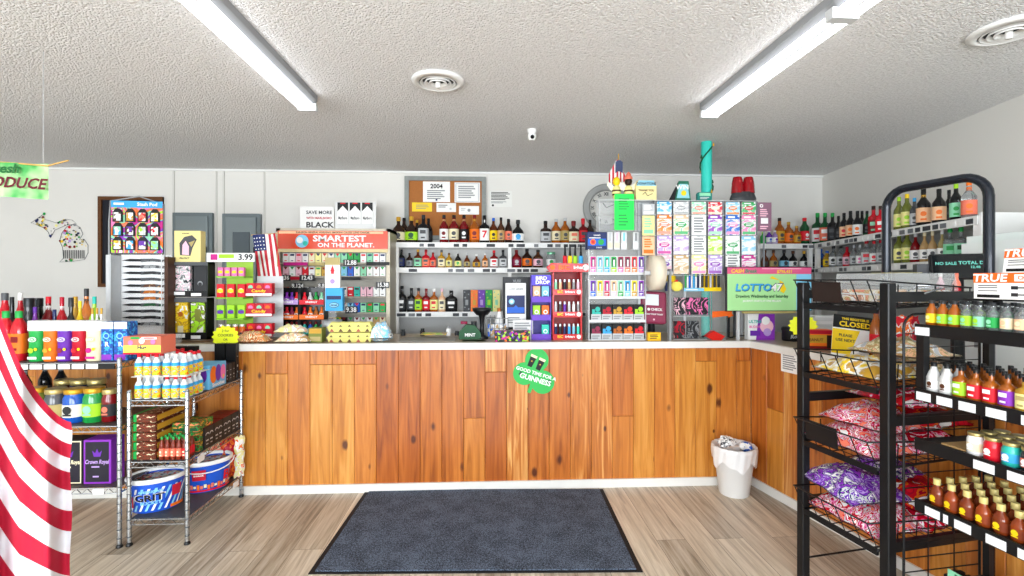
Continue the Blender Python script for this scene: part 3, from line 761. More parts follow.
# the unit along the right wall
def rsx(Y, inset=0): return 3.36-.24*(4.9-Y)+inset
t = thing('wall_shelf_unit', 'white shelf unit running along the right wall toward the arched rack', 'shelf unit', (0, 0, 0))
Y0, Y1 = 2.70, 4.88
for z in SH[:2]:
    mb = MB(); mb.prismz([(rsx(Y0), Y0), (wallR(Y0)-.01, Y0), (wallR(Y1)-.01, Y1), (rsx(Y1), Y1)], z-.022, z, WHITEM)
    mb.prismz([(rsx(Y0)-.006, Y0), (rsx(Y0), Y0), (rsx(Y1), Y1), (rsx(Y1)-.006, Y1)], z-.048, z+.004, WHITEM); sh_ = mb.build('shelf', t)
    y = Y0+.03
    while y < Y1-.08:
        l = rn.uniform(.04, .075); mb = MB(); mb.prismz([(rsx(y)-.010, y), (rsx(y)-.006, y), (rsx(y+l)-.006, y+l), (rsx(y+l)-.010, y+l)], z-.04, z-.01, tagm[int(rn.random()*4)]); mb.build('price_tag', sh_); y += l+rn.uniform(.015, .04)
for Y in (Y0, 3.62, Y1-.04):
    MB().box(rsx(Y)+.006, rsx(Y)+.045, Y, Y+.035, 0, 1.905, WHITEM).build('upright', t)
MB().prismz([(wallR(Y0)-.012, Y0), (wallR(Y0)-.004, Y0), (wallR(Y1)-.004, Y1), (wallR(Y1)-.012, Y1)], .9, 1.93, mat('b9bab8', .6)).build('back_panel', t)
MB().box(rsx(Y0), rsx(Y0)+.38, Y0-.02, Y0-.004, 0, 1.95, WHITEM).build('end_panel', t)

def shelfset(shelf, z, Y, rows, where, group):
    n = len(rows)
    for i, r in enumerate(rows):
        px, pt, pw, desc, body, lab, cap, sty = r[:8]; kw = r[8] if len(r) > 8 else {}
        Yi = Y+kw.pop('back', 0)
        s = scl(px, Yi); h = fz(pt, Yi, px)-z; rad = pw*s/FPX/2
        pos = 'leftmost' if i == 0 else 'rightmost' if i == n-1 else ORD[i]
        bottle('%s, %s on %s' % (desc, pos, where), (fx(px, Yi), Yi, z), h, rad, body, lab, cap, sty, group=group, **kw)
GW = 'bottles on the shelves behind the counter'
shelfset(0, SH[0], 4.99, [
 (398.5,217,13,'dark round liqueur bottle with cream label','dark brown','cream','gold','globe'),
 (404,218,9,'dark brown bottle set back','dark brown','khaki','black','round',dict(back=.1)),
 (411.5,216.5,12.5,'dark oval bottle with green label','dark brown','lime','gold','globe',dict(mark='dark green')),
 (417,220,8,'dark bottle with gold cap set back','dark brown','khaki','gold','round',dict(back=.1)),
 (423.5,215,10,'black bottle with silver label','black','light grey','charcoal','square'),
 (428.5,218.5,8,'plain black bottle set back','black','charcoal','black','round',dict(back=.1)),
 (444,215,9,'red-brown whiskey bottle with white label','dark red','white','charcoal','round',dict(mark='dark red',lab2='tan')),
 (454,215,10,'red-brown whiskey bottle with cream label','dark red','cream','dark brown','round',dict(lab2='tan')),
 (464,215,9.5,'dark bottle with black and white label','dark red','black','black','round',dict(mark='white',lab2='tan')),
 (474.5,215,10,'amber whiskey bottle with orange label','amber','orange','dark red','round',dict(mark='dark red',lab2='gold')),
 (484.5,215.5,9.5,'dark bottle with a red 7 on white label','black','white','black','square',dict(txt='7',mark='red',lab2='white')),
 (493.5,218,8,'bottle with yellow label and blue pourer','dark amber','yellow','blue','round',dict(mark='black')),
 (501,217.5,7.5,'brown bottle with tan label and black pourer','brown','tan','black','round'),
 (508.5,219,7,'purple-brown slim bottle','dark brown','salmon','black','slim'),
 (518,220,12.5,'squat black bottle with blue and white label','black','white','charcoal','globe',dict(mark='sky blue')),
 (545.5,221,10.5,'dark square bottle with wax top','dark brown','light grey','black','square'),
 (556,219,9.5,'amber bottle with round cream label','amber','cream','light grey','round'),
 (565,218,9,'golden bottle with cream neck','amber','khaki','light grey','round'),
 (573.5,221,10,'square bottle with dark red wax top and cream label','dark brown','cream','dark red','square',dict(mark='salmon',flags='x')),
 (583,218.5,8.5,'red bottle with red wax top','dark red','red','red','square',dict(flags='x')),
 (590,220,8,'dark bottle with black cap beside clock','dark brown','navy','black','round')], "top whiskey shelf", GW)
shelfset(1, SH[1], 4.97, [
 (401.5,249.5,6.5,'small dark bottle with navy label','black','navy','charcoal','square'),
 (409.5,253,6.5,'small dark bottle with grey label','dark brown','grey','black','round'),
 (418,249.5,7.5,'small bottle with green label','dark amber','mint','gold','square'),
 (426,249.5,7.5,'small red-filled bottle','red','salmon','dark red','square'),
 (433,252.5,6.5,'smaller red bottle','red','salmon','dark red','round'),
 (441.5,250,7,'pale gold bottle with cream label','gold','cream','dark grey','square'),
 (449,253,6.5,'small gold bottle','gold','pale yellow','brown','round'),
 (458,251,7,'small dark bottle with green round label','black','pale yellow','light grey','globe',dict(mark='green')),
 (467,253,6.5,'small dark bottle with pale top','dark amber','khaki','light grey','globe'),
 (476.5,254,8,'small squat bottle with gold label','dark amber','gold','white','globe'),
 (485,253.5,6,'small amber flask with pale cap','amber','peach','white','round'),
 (494,250.5,8,'dark bottle with white and red label','dark red','white','red','square',dict(mark='red')),
 (503,250,7.5,'bottle with silver label and black cap','dark grey','light grey','black','square'),
 (516.5,250,9.5,'red-brown bottle with pale shield label','dark red','maroon','dark red','round',dict(mark='light grey')),
 (527,249,10,'arched dark bottle with orange label','dark brown','orange','black','round'),
 (538,250,10,'brown bottle with pinkish label','brown','pale pink','black','round'),
 (551,252,9,'clear square jar with green mark','clear','white','mint','jar',dict(mark='green')),
 (560,262,7,'short clear white-labelled bottle','clear','white','white','flat',dict(mark='light grey')),
 (569,262,7,'short clear bottle with white label','clear','white','white','flat',dict(mark='grey'))], "second whiskey shelf", GW)
shelfset(2, SH[2], 4.99, [
 (402,286,8.5,'black square whiskey bottle with black label','black','charcoal','black','square',dict(mark='white')),
 (411.5,288,8,'dark bottle with grey label','black','dark grey','black','square',dict(mark='light grey')),
 (418.5,288,7.5,'amber bottle with green label','amber','lime','black','square',dict(mark='dark green')),
 (426.3,288.5,7.5,'bottle with red label','dark red','red','dark red','square',dict(mark='white')),
 (434,288.5,7.8,'bottle with pale yellow label','amber','pale yellow','white','square',dict(mark='red')),
 (442,288.5,6.8,'clear bottle with cream label','peach','cream','pale pink','square'),
 (451.3,290.5,12,'squat black bottle with white arc label','black','black','black','flat',dict(mark='white'))], "lowest whiskey shelf", GW)
for i, (px, c, c2, nm) in enumerate(((466.7, 'charcoal', 'grey', 'dark'), (474.3, 'orange', 'gold', 'orange'), (481.6, 'purple', 'lilac', 'purple'), (489, 'green', 'lime', 'green'), (496.5, 'pale yellow', 'mint', 'pale yellow'))):
    Y = 4.97; s = scl(px, Y)/FPX
    w = 7*s
    pbox('gift_carton', 'tall %s patterned bottle carton on the lowest whiskey shelf' % nm, 'carton', (fx(px, Y), Y, SH[2]), w, w, fz(290, Y, px)-SH[2], c,
         [('c', .2, .9, .1, c2), ('c', .75, .8, .1, c2), ('c', .3, .65, .12, c2), ('r', .3, .7, .3, .55, c2), ('c', .25, .2, .1, c2), ('c', .8, .12, .12, c2)], group='bottle cartons on the lowest shelf')
# the right corner
shelfset(0, SH[0], 4.99, [
 (763,232,5.5,'bright green can','green',None,'lime','slim'),
 (769,230.5,6,'purple and white can','purple','white','white','slim',dict(mark='blue')),
 (775,230.5,6,'lilac and white can','lilac','white','white','slim',dict(mark='purple')),
 (779.5,218,9,'tall gold tequila bottle','amber','gold','dark brown','round'),
 (788.5,222,9,'gold rum bottle with orange label','amber','orange','gold','round'),
 (796.5,226,8,'smaller gold rum bottle','amber','gold','gold','round'),
 (804.5,218,8.5,'green bottle with red cap and label','dark green','red','red','slim',dict(mark='white'))], "upper corner shelf", 'bottles in the corner unit')
shelfset(1, SH[1], 4.99, [
 (765,250,8,'dark brown round tequila bottle','dark amber','brown','brown','globe'),
 (773.5,250,8.5,'amber round tequila bottle','amber','khaki','brown','globe'),
 (784,250,9.5,'black globe bottle with pale blue label','black','light blue','charcoal','globe'),
 (793,251,9,'black globe bottle with round white label','black','white','brown','globe'),
 (804,251,9,'black globe bottle with white label beside the corner','black','white','gold','globe')], "lower corner shelf", 'bottles in the corner unit')
def rwall(px, inset=.09):
    k = ((px-512)/FPX*CY+SY_)/(CY-(px-512)/FPX*SY_)
    Y = (3.36-.24*4.9+inset)/(k-.24)
    return k*Y, Y
def wallset(z, rows, where, group):
    n = len(rows)
    for i, (px, pt, pw, desc, body, lab, cap, sty, kw) in enumerate(rows):
        x, Y = rwall(px, kw.pop('inset', .09)); s = scl(px, Y)
        h = fz(pt, Y, px)-z
        pos = 'leftmost' if i == 0 else 'rightmost' if i == n-1 else ORD[i]
        bottle('%s, %s on %s' % (desc, pos, where), (x, Y, z), h, pw*s/FPX/2, body, lab, cap, sty, rotz=-.75, group=group, **kw)
GR = 'bottles along the right wall'
wallset(SH[0], [
 (817.5,213,9.5,'green-black bottle with red and white label','dark green','white','green','square',dict(mark='red')),
 (825,213,9,'dark green bottle with red and white label','dark green','salmon','green','square',dict(mark='white')),
 (832.5,213,8.5,'black-green bottle with green cap','black','charcoal','green','square',{}),
 (838.5,216,7,'black slim bottle','black','charcoal','black','round',{}),
 (844,213,8,'black bottle with tan and red label','black','peach','black','round',dict(mark='red')),
 (850.5,211,8.5,'black bottle with orange face label','black','peach','black','round',dict(mark='orange')),
 (857.5,211,8.5,'black bottle with orange and white label','black','white','black','round',dict(mark='orange')),
 (862,211,7,'black bottle set behind','black','dark green','black','round',dict(inset=.18)),
 (867,211,7,'plain black-green bottle','dark green','black','black','round',{}),
 (873.5,206,9,'red bottle with pale label','red','dark red','dark brown','square',dict(mark='mint')),
 (880.5,206,8.5,'red bottle with white mark','red','red','dark brown','square',dict(mark='white')),
 (899,197,9,'yellow-green cordial bottle','olive','pale yellow','lime','round',dict(mark='lime')),
 (907,194,10,'yellow-green bottle with yellow cap','olive','pale yellow','yellow','round',dict(mark='lime')),
 (914.5,198,8,'slim dark bottle with grey label','smoke','light grey','sky blue','round',{}),
 (923.5,189,12,'large black bottle with orange label','black','peach','black','round',dict(mark='orange',lab2='gold')),
 (939,189,11.5,'black bottle with orange fruit label','black','peach','black','round',dict(mark='orange')),
 (949,190,8,'black bottle set behind','black','charcoal','black','round',dict(inset=.2)),
 (956,184,10.5,'black bottle with green label','black','mint','lime','round',dict(mark='green')),
 (969,181,12.5,'clear bottle with orange label','clear','salmon','orange','round',dict(mark='orange',lab2='orange'))], "right wall's upper shelf", GR)
wallset(SH[1], [
 (814,254,8,'squat bluish bottle','smoke','light grey','grey','globe',{}),
 (820.5,249,7.5,'blue bottle','blue','navy','blue','slim',{}),
 (827,251,7,'yellow-labelled bottle','gold','yellow','blue','slim',{}),
 (833.5,246,8,'clear bottle with black and white label','clear','white','charcoal','round',dict(mark='black')),
 (841,246,8,'clear bottle with pale label and black cap','clear','light grey','black','round',dict(mark='black')),
 (847,247,7.5,'red-tinted bottle','red','pale pink','crimson','round',{}),
 (854,245,7.5,'clear bottle with silver cap','clear','light grey','silver','round',{}),
 (860,245,7,'clear bottle with pink mark','clear','white','light grey','round',dict(mark='pink')),
 (866.5,240,9,'clear square bottle with red cap','clear','light grey','red','square',dict(mark='red')),
 (874,241,8,'clear bottle with red cap and label','clear','white','red','round',dict(mark='red')),
 (880.5,240,7,'clear bottle with red neck','clear','light grey','crimson','round',{}),
 (899,233,9,'small yellow-green bottle','olive','pale yellow','lime','round',{}),
 (907,231.5,9.5,'small yellow-green bottle with yellow cap','olive','pale yellow','yellow','round',dict(mark='lime')),
 (915.5,232,9.5,'bottle of red liqueur with white label','dark red','white','light grey','globe',{}),
 (924.5,231,8.5,'pale amber bottle with white label','tan','white','cream','globe',{}),
 (932.5,230.5,8.5,'amber bottle with white label','tan','white','cream','globe',{}),
 (942,229,8,'cream-coloured bottle','khaki','white','white','globe',{}),
 (950,228,10.5,'clear bottle with green label','clear','mint','green','square',dict(mark='green')),
 (961,227,10.5,'clear bottle with green leaf label','clear','mint','green','square',dict(mark='dark green'))], "right wall's lower shelf", GR)
# ================================================================= ON THE COUNTER
def cb(px0, px1, pyt, Y, z=None):
    z = ZC if z is None else z
    a, b = fx(px0, Y), fx(px1, Y); return (a+b)/2, b-a, fz(pyt, Y, (px0+px1)/2)-z
def cbox(name, label, cat, px0, px1, pyt, Y, d, base, decos=(), z=None, **k):
    x, w, h = cb(px0, px1, pyt, Y, z)
    return pbox(name, label, cat, (x, Y, ZC if z is None else z), w, d, h, base, decos, **k)
AC = mat('f2f6f8', .08, 0, .3, 0, .10)
ACE = mat('f2f6f8', .15, 0, .3, 0, .6)
def acrylic_case(mb, x0, x1, y0, y1, z0, z1, shelves=(), t=.006, front=False):
    mb.box(x0, x0+t, y0, y1, z0, z1, AC); mb.box(x1-t, x1, y0, y1, z0, z1, AC); mb.box(x0+t, x1-t, y1-t, y1, z0, z1, AC)
    mb.box(x0, x1, y0, y1, z0, z0+.004, ACE); mb.box(x0, x1, y0, y1, z1, z1+t, AC)
    for s in shelves: mb.box(x0+t, x1-t, y0, y1-t, s-.004, s, ACE)
    for a in (x0, x1-t): mb.box(a, a+t, y0-.003, y0, z0, z1, ACE)

# --- knife display with a keychain card on top (left end)
Y = 3.80
x, w, h = cb(110, 162, 254, Y)
t = thing('knife_display', 'clear acrylic display case of folding knives at the left end of the counter', 'display case', (x, Y, ZC))
MB().box(-w/2, w/2, .112, .12, 0, h, mat('fafafa', .4)).build('back_plate', t)
mb = MB(); acrylic_case(mb, -w/2, w/2, 0, .11, 0, h); mb.box(-w/2-.03, -w/2-.004, 0, .12, 0, h*.99, mat('c9ccce', .3)); mb.build('case', t)
mb = MB(); mb.box(w/2+.004, w/2+.03, .02, .11, 0, h*.97, mat('4a2e20', .5)); mb.build('side_post', t)
rn = random.Random(8)
kn = ['smoke', 'grey', 'charcoal', 'dark grey', 'brown', 'amber', 'amber', 'dark green', 'charcoal', 'black', 'grey']
for i, c in enumerate(kn):
    z = h*.93-h*.073*i
    nm = ['grey', 'silver', 'black', 'dark grey', 'brown-handled', 'amber-handled', 'orange-handled', 'green-handled', 'black-handled', 'black', 'short grey'][i]
    k = thing('folding_knife', '%s folding knife, %s from top in the acrylic knife display' % (nm, ORD[i]), 'knife', (x-.01, Y+.085, ZC+z), 0, 'knives in the acrylic display')
    L = w*.42
    MB().prism([(-L, .002), (-L*.6, .014), (-.01, .012), (-.01, -.006), (-L*.6, -.006)], 0, .004, mat('2c2e31', .3, .7)).build('blade', k)
    MB().prism([(-.012, .014), (L*.5, .016), (L, .006), (L*.9, -.010), (L*.4, -.005), (-.012, -.010)], -.004, .008, printed('knife_handle_'+c.replace(' ', '_'), [c, c, 'dark grey', 'tan' if c in ('brown', 'amber') else 'charcoal'], 45)).build('handle', k)
# clear cups in front
for i, px in enumerate((131, 139, 170, 178)):
    Y2 = 3.74; xx, ww, hh = cb(px-4, px+4, 334, Y2)
    MBx = MB().lathe([(ww*.38, 0), (ww*.5, hh), (ww*.46, hh), (ww*.35, .004)], AC, 12, cap=False); o = MBx.build('acrylic_cup', None, (xx, Y2, ZC)); tag(o, 'small clear acrylic cup, %s in front of the knife display' % nth(i, 4), 'cup', 'acrylic cups')
# keychain card
Yk = 3.83; zb = fz(253, Yk, 136)
x, w, h = cb(113, 161, 201, Yk, zb)
t = thing('keychain_card', 'colourful hanging card of twelve pouch keychains under a blue header, above the knives', 'display card', (x, Yk, zb), .12)
mb = MB(); mb.box(-w/2, w/2, 0, .004, 0, h, printed('rainbow_card', ['magenta', 'violet', 'mint', 'orange', 'salmon', 'pink', 'lime', 'magenta', 'white'], 6, noise=True))
mb.rect(-w/2, w/2, h*.87, h, -.001, 'sky blue'); mb.text('Stash Pod', .035, 'white', w*.2, h*.935, -.002); mb.rect(-w*.45, -w*.25, h*.92, h*.96, -.002, 'white')
mb.build('backing', t)
pc = ['white', 'gold', 'salmon', 'cream', 'mint', 'brown', 'light grey', 'red', 'yellow', 'sky blue', 'purple', 'lime']
for r in range(3):
    for c in range(4):
        m = MB(); cxp, czp = -w*.36+c*w*.24, h*.72-r*h*.27
        m.prism([(cxp-.032, czp-.05), (cxp+.032, czp-.05), (cxp+.032, czp+.02), (cxp+.012, czp+.05), (cxp-.012, czp+.05), (cxp-.032, czp+.02)], -.014, -.002, mat('black'))
        m.add([(cxp-.023, -.0155, czp-.042), (cxp+.023, -.0155, czp-.042), (cxp+.023, -.0155, czp+.02), (cxp-.023, -.0155, czp+.02)], [(0, 1, 2, 3)], printed('pouch%d' % (r*4+c), [pc[r*4+c], 'white', pc[(r*4+c+5) % 12]], 55))
        m.build('pouch', t)
mb = MB(); mb.tube([(-w/2-.03, .03, -.03), (-w/2-.03, .03, h*.6), (-w/2-.02, .03, h), (0, .03, h+.04), (w/2, .02, h-.02), (w/2+.005, .02, -.03)], .006, mat('9a9da0', .3), 6); mb.build('wire_frame', t)

# --- black earphone displays with a yellow carton on top
Y = 3.90
def vis(label, px0, px1, pyb, pyt, contents):
    z = fz(pyb, Y, (px0+px1)/2); x, w, h = cb(px0, px1, pyt, Y, z)
    t = thing('counter_display_box', label, 'display box', (x, Y, z))
    mb = MB(); mb.box(-w/2, w/2, .09, .10, 0, h, BLKM); mb.box(-w/2, -w/2+.01, 0, .09, 0, h, BLKM); mb.box(w/2-.01, w/2, 0, .09, 0, h, BLKM); mb.box(-w/2, w/2, 0, .1, 0, .02, BLKM); mb.box(-w/2, w/2, 0, .1, h-.02, h, BLKM); mb.box(-w/2, w/2, -.006, 0, 0, h*.18, BLKM); mb.box(-w/2, w/2, -.006, 0, h*.90, h, mat('55575a', .4))
    mb.build('tray', t)
    MB().rect(-w*.32, -w*.05, h*.06, h*.15, -.008, 'white').build('price_sticker', t); MB().rect(w*.1, w*.35, h*.03, h*.11, -.008, 'white').build('price_sticker', t)
    return x, z, w, h
z0 = ZC
x, z, w, h = vis('lower black display box of yellow and green packs beside the knife display', 168, 207, 340, 298, 0)
pbox('hanging_pack', 'yellow blister pack in the lower black display box', 'pack', (x-w*.22, Y+.02, z+.03), w*.36, .03, h*.80, printed('yellow_pack', ['yellow', 'gold', 'yellow', 'white'], 18, noise=True), [('c', .5, .65, .18, 'amber'), ('r', .3, .7, .1, .3, 'cream')])
pbox('hanging_pack', 'green and white blister pack in the lower black display box', 'pack', (x+w*.22, Y+.02, z+.03), w*.36, .03, h*.80, printed('lime_pack', ['lime', 'lime', 'olive', 'white'], 18, noise=True), [('r', .3, .7, .45, .8, 'olive'), ('p', [(.1, .0), (.9, .0), (.9, .3)], 'white')])
x, z, w, h = vis('upper black display box holding a clear bag of earphones beside the knife display', 167, 208, 297, 262, 0)
pbox('hanging_pack', 'clear bag of coiled earphones in the upper black display box', 'pack', (x-w*.2, Y+.02, z+.03), w*.45, .03, h*.78, printed('coiled_cables', ['light grey', 'pale pink', 'white', 'grey', 'charcoal'], 30, noise=True))
pbox('hanging_pack', 'black pack with a grey ring mark in the upper black display box', 'pack', (x+w*.27, Y+.02, z+.03), w*.32, .03, h*.78, 'charcoal', [('c', .5, .35, .2, 'grey'), ('c', .5, .32, .15, 'charcoal')])
zt = z+h
x, w, h = cb(172.5, 199, 230.5, Y, zt)
pbox('glove_carton', 'pale yellow carton with a photo of a folded fan-like item, on the black display boxes', 'carton', (x, Y+.02, zt), w, .07, h, mat('efdf96', .5),
     [('p', [(.22, .22), (.2, .6), (.38, .8), (.68, .86), (.86, .72), (.7, .45), (.62, .2)], 'dark grey'), ('p', [(.3, .24), (.32, .55), (.44, .68), (.56, .5), (.56, .22)], 'pale pink'), ('p', [(.55, .62), (.8, .7), (.66, .48)], 'khaki'), ('t', .4, .12, .07, 'PROTECT', 'charcoal'), ('t', .45, .92, .06, 'premium', 'charcoal')])
# wooden riser
mb = MB(); x0, x1 = fx(156, 3.84), fx(214, 3.84); mb.prismz([(x0, 3.80), (x1-.06, 3.80), (x1, 3.86), (x1, 4.02), (x0, 4.02)], ZC, ZC+.012, mat('6b5440', .4)); 
tag(mb.build('wooden_riser'), 'low brown wooden board under the black display boxes', 'board')
# --- 3.99 tower
Y = 3.88
x, w, h = cb(215.5, 243, 253, Y)
t = thing('snack_tower', 'lime green snack tower with a 3.99 price header', 'display tower', (x, Y, ZC))
MB().box(-w/2, w/2, .16, .168, 0, h, mat('a7d64c')).build('back_board', t)
for i in range(4): MB().cbox(-w/2, w/2, 0, .16, h*(.0+.24*i), h*(.0+.24*i)+.012, mat('88c43a'), .002).build('tray', t)
mb = MB(); mb.box(-w/2-.06, w/2+.09, -.01, .0, h*.9, h, 'white'); deco(mb, w, h, [('r', -.15, .1, .92, .985, 'magenta'), ('r', .15, .7, .94, .985, 'lime')], -.011); mb.text('3.99', .065, 'charcoal', w*.62, h*.95, -.013); mb.build('price_header', t)
rows = [(0, 'salmon', 'orange', 'white', 'jar of orange sweets'), (1, 'lime', 'green', 'purple', 'green snack pack'), (2, 'red', 'cream', 'yellow', 'red candy pack'), (3, 'pink', 'peach', 'yellow', 'small pink candy pack')]
for r, c1, c2, c3, nm in rows:
    n = 4 if r in (0, 3) else 3
    for i in range(n):
        xx = x-w*.38+i*w*.76/(n-1); zz = ZC+h*.24*r+.012
        if r == 0:
            bottle('jar of orange sweets, %s on the lowest tray of the snack tower' % nth(i, n), (xx, Y+.04, zz), h*.17, w*.11, 'orange', 'salmon', 'white', 'jar', name='sweet_jar', cat='jar', group='sweet jars on the snack tower', glassy=False)
        else:
            pbox('snack_pack', '%s, %s on %s tray of snack tower' % (nm, nth(i, n), ['', 'the second', 'the third', 'the top'][r]), 'pack', (xx, Y+.02, zz), w*.8/n, .03, h*(.15 if r < 3 else .10), c1, [('c', .5, .5, .35, c2), ('r', .1, .9, .35, .6, c3)], group='snack packs on the lime tower')
def burst(name, label, px, py, rp, Y, rz=0, txt=()):
    s = scl(px, Y)/FPX; R = rp*s; n = 14
    P = []
    for i in range(n*2):
        a = math.pi*i/n; r = R*(1 if i % 2 == 0 else .84); P.append((r*math.cos(a)*1.15, r*math.sin(a)))
    t = thing(name, label, 'price sign', (fx(px, Y), Y, fz(py, Y, px)), rz)
    MB().prism(P, 0, .002, mat('neon yellow', .6)).build('card', t)
    mb = MB()
    for i, (s_, sz) in enumerate(txt): mb.text(s_, R*sz, 'olive', 0, R*(.5-.36*i), -.001)
    mb.build('handwriting', t)
burst('price_starburst', 'yellow starburst price sign leaning at the left end of the counter edge', 225.5, 337, 12, 3.64, 0, (('2 for', .3), ('COOKIES', .3), ('OR', .25), ('.99 EA', .3)))
burst('price_starburst', 'yellow starburst price sign behind the black rack under the lottery screen', 803, 326, 11.5, retp(803)[1], -.5, (('ALL', .35), ('SALE', .35)))
# --- red candy trays
Y = 3.92
x, w, h = cb(245, 272.5, 279, Y)
t = thing('candy_rack', 'red three-tier candy rack left of the cigarette cabinet', 'display rack', (x, Y, ZC))
MB().box(-w/2, w/2, .20, .205, 0, h*1.05, mat('d5d6d8', .4)).build('back_board', t)
for i in range(3):
    z = h*(.06+.33*i)
    MB().prism([(-w/2, z), (w/2, z), (w/2, z+h*.13), (-w/2, z+h*.13)], -.005, 0, mat('crimson', .4)).build('tray_front', t)
    MB().add([(-w/2, 0, z), (w/2, 0, z), (w/2, .19, z+.06), (-w/2, .19, z+.06)], [(0, 1, 2, 3)], mat('c9cacc', .4)).build('tray', t)
    mb = MB(); mb.rect(-w*.48, w*.48, z+.004, z+.022, -.006, 'white'); mb.text('Candy', .03, 'yellow', 0, z+h*.085, -.006, 1.4); mb.build('tray_lettering', t)
    for k in range(3):
        pbox('candy_box', '%s candy box, %s on %s tier of the red rack' % (['red', 'pink and red', 'red and mint'][k], nth(k, 3), ['the lowest', 'the middle', 'the top'][i]), 'box', (x-w*.31+k*w*.31, Y+.004, ZC+z+.018), w*.30, .06, h*.175,
             ['red', 'crimson', 'red'][k], [('c', .5, .6, .3, ['orange', 'pink', 'mint'][(k+i) % 3]), ('r', .1, .9, .1, .35, 'white')], group='candy boxes on the red rack')
# small US flag
def flag_geo(mb, w, h, fn, star=True):
    for i in range(13):
        z0, z1 = h*(1-(i+1)/13), h*(1-i/13)
        mb.grid(lambda u, v: fn(u*w, z0+(z1-z0)*v), 20, 1, 'c21f35' if i % 2 == 0 else 'f2f2f0')
    mb.grid(lambda u, v: tuple(Vector(fn(u*w*.42, h*(6/13)+h*(7/13)*v))+Vector((0, -.0025, 0))), 8, 6, '1f2f66')
    if star:
        for r in range(5):
            for c in range(6):
                p = fn(w*(.03+.07*c), h*(.52+.095*r)); P = []
                for k in range(10):
                    a = math.pi/2+math.pi*k/5; q = (.011 if k % 2 == 0 else .0045)*h*2.2; P.append((p[0]+q*math.cos(a), p[1]-.0045, p[2]+q*math.sin(a)))
                mb.add(P, [tuple(range(10))], 'white')
Yf = 4.15
x0 = fx(252, Yf); zt = fz(235, Yf, 263)
t = thing('small_flag', 'small US flag hanging left of the cigarette cabinet', 'flag', (x0, Yf, zt-.37))
ca, sa = math.cos(.13), math.sin(.13)
mb = MB()
def ff(a, b):
    # the flag hangs with its hoist along the top
    X = a; Z = b
    return ((.0+X*ca+Z*sa*0+.05*(1-b/.37)), .012*math.sin(a*40+b*6), Z+X*sa*.6)
for i in range(9):
    u0, u1 = .19*i/9, .19*(i+1)/9
    mb.grid(lambda u, v: ff(u0+(u1-u0)*u, .37*v), 2, 14, 'c21f35' if i % 2 == 0 else 'f2f2f0')
mb.grid(lambda u, v: tuple(Vector(ff(.105*u, .235+.135*v))+Vector((0, -.003, 0))), 6, 6, '1f2f66')
for r in range(4):
    for c in range(4): p = ff(.014+.026*c, .25+.03*r); mb.disc(p[0], p[2], .0055, p[1]-.005, 'white', 6)
mb.build('cloth', t)
MB().tube([(-.01, .008, .37), (.21, .008, .37+.21*sa*.6)], .004, 'tan', 6).build('rod', t)
MB().tube([(.20, .012, .37), (.20, .012, ZC-(zt-.37)-.0)], .004, 'tan', 6).build('pole', t)

# --- cigarette cabinet (stands behind the counter on the back counter)
Yc = 4.60
ZB = 1.0
x0, x1 = fx(276, Yc), fx(390, Yc); z0 = ZB; z1 = fz(228.5, Yc, 332); w = x1-x0; H = z1-z0; xm = (x0+x1)/2
t = thing('cigarette_cabinet', 'wide open-fronted cigarette cabinet with an orange slogan header behind the counter', 'cabinet', (xm, Yc, z0))
fr = mat('b4ab98', .4, .2)
mb = MB(); mb.box(-w/2, -w/2+.035, 0, .42, -z0+.0, H, fr); mb.box(w/2-.035, w/2, 0, .42, -z0, H, fr); mb.box(-w/2, w/2, 0, .42, H-.03, H, fr); mb.box(-w/2+.035, w/2-.035, .10, .12, -z0, H-.03, mat('a8a49a')); mb.build('carcass', t)
hz0, hz1 = fz(249, Yc, 332)-z0, fz(231, Yc, 332)-z0
mb = MB(); mb.box(-w/2+.02, w/2-.02, -.012, 0, hz0, hz1, mat('e0492a', .25, 0, .6))
hw = w-.04; hh = hz1-hz0
mb.rect(-hw*.49, hw*.46, hz0+hh*.84, hz0+hh*.97, -.013, 'peach'); mb.text('SURGEON GENERAL WARNING: SMOKING CAUSES LUNG CANCER', .022, 'brown', .0, hz0+hh*.905, -.014)
mb.disc(-hw*.28, hz0+hh*.42, hh*.36, -.014, 'light blue', 20); mb.disc(-hw*.30, hz0+hh*.48, hh*.18, -.015, 'white', 8); mb.disc(-hw*.25, hz0+hh*.3, hh*.14, -.0155, 'teal', 8)
mb.text('SMARTEST', hh*.46, 'white', hw*.06, hz0+hh*.56, -.0145, 1.35); mb.text('ON THE PLANET.', hh*.32, 'white', hw*.12, hz0+hh*.2, -.0145, 1.25)
mb.build('header_sign', t)
MB().box(-w/2+.02, w/2-.02, -.008, 0, hz0-.03, hz0, mat('e3cf9e', .5)).build('header_trim', t)
shz = [fz(p, Yc, 332)-z0 for p in (262.5, 276, 296.5, 312.5, 327)]
for z in shz: 
    MB().box(-w/2+.035, w/2-.035, .0, .10, z-.016, z, mat('a39d90', .5)).build('shelf', t)
packc = {0: ['white', 'white', 'pale pink', 'white', 'cream', 'pale yellow', 'cream', 'off-white', 'mint', 'mint', 'green', 'green', 'white', 'mint', 'white', 'white'],
 1: ['pale pink', 'white', 'pale pink', 'red', 'white', 'pale yellow', 'gold', 'cream', 'cream', 'light blue', 'blue', 'white', 'mint', 'white', 'white', 'white'],
 2: ['salmon', 'light grey', 'white', 'white', 'black', 'white', 'cream', 'grey', 'pale pink', 'white', 'red', 'teal', 'pale pink', 'pale pink', 'white', 'white'],
 3: ['red', 'orange', 'white', 'green', 'white', 'teal', 'white', 'pale pink', 'cream', 'white', 'light blue', 'blue', 'mint', 'green', 'mint', 'green'],
 4: ['green', 'teal', 'white', 'blue', 'white', 'gold', 'yellow', 'gold', 'yellow', 'black', 'grey', 'white', 'light grey', 'white', 'tan', 'cream']}
n = 16; pw = (w-.09)/n
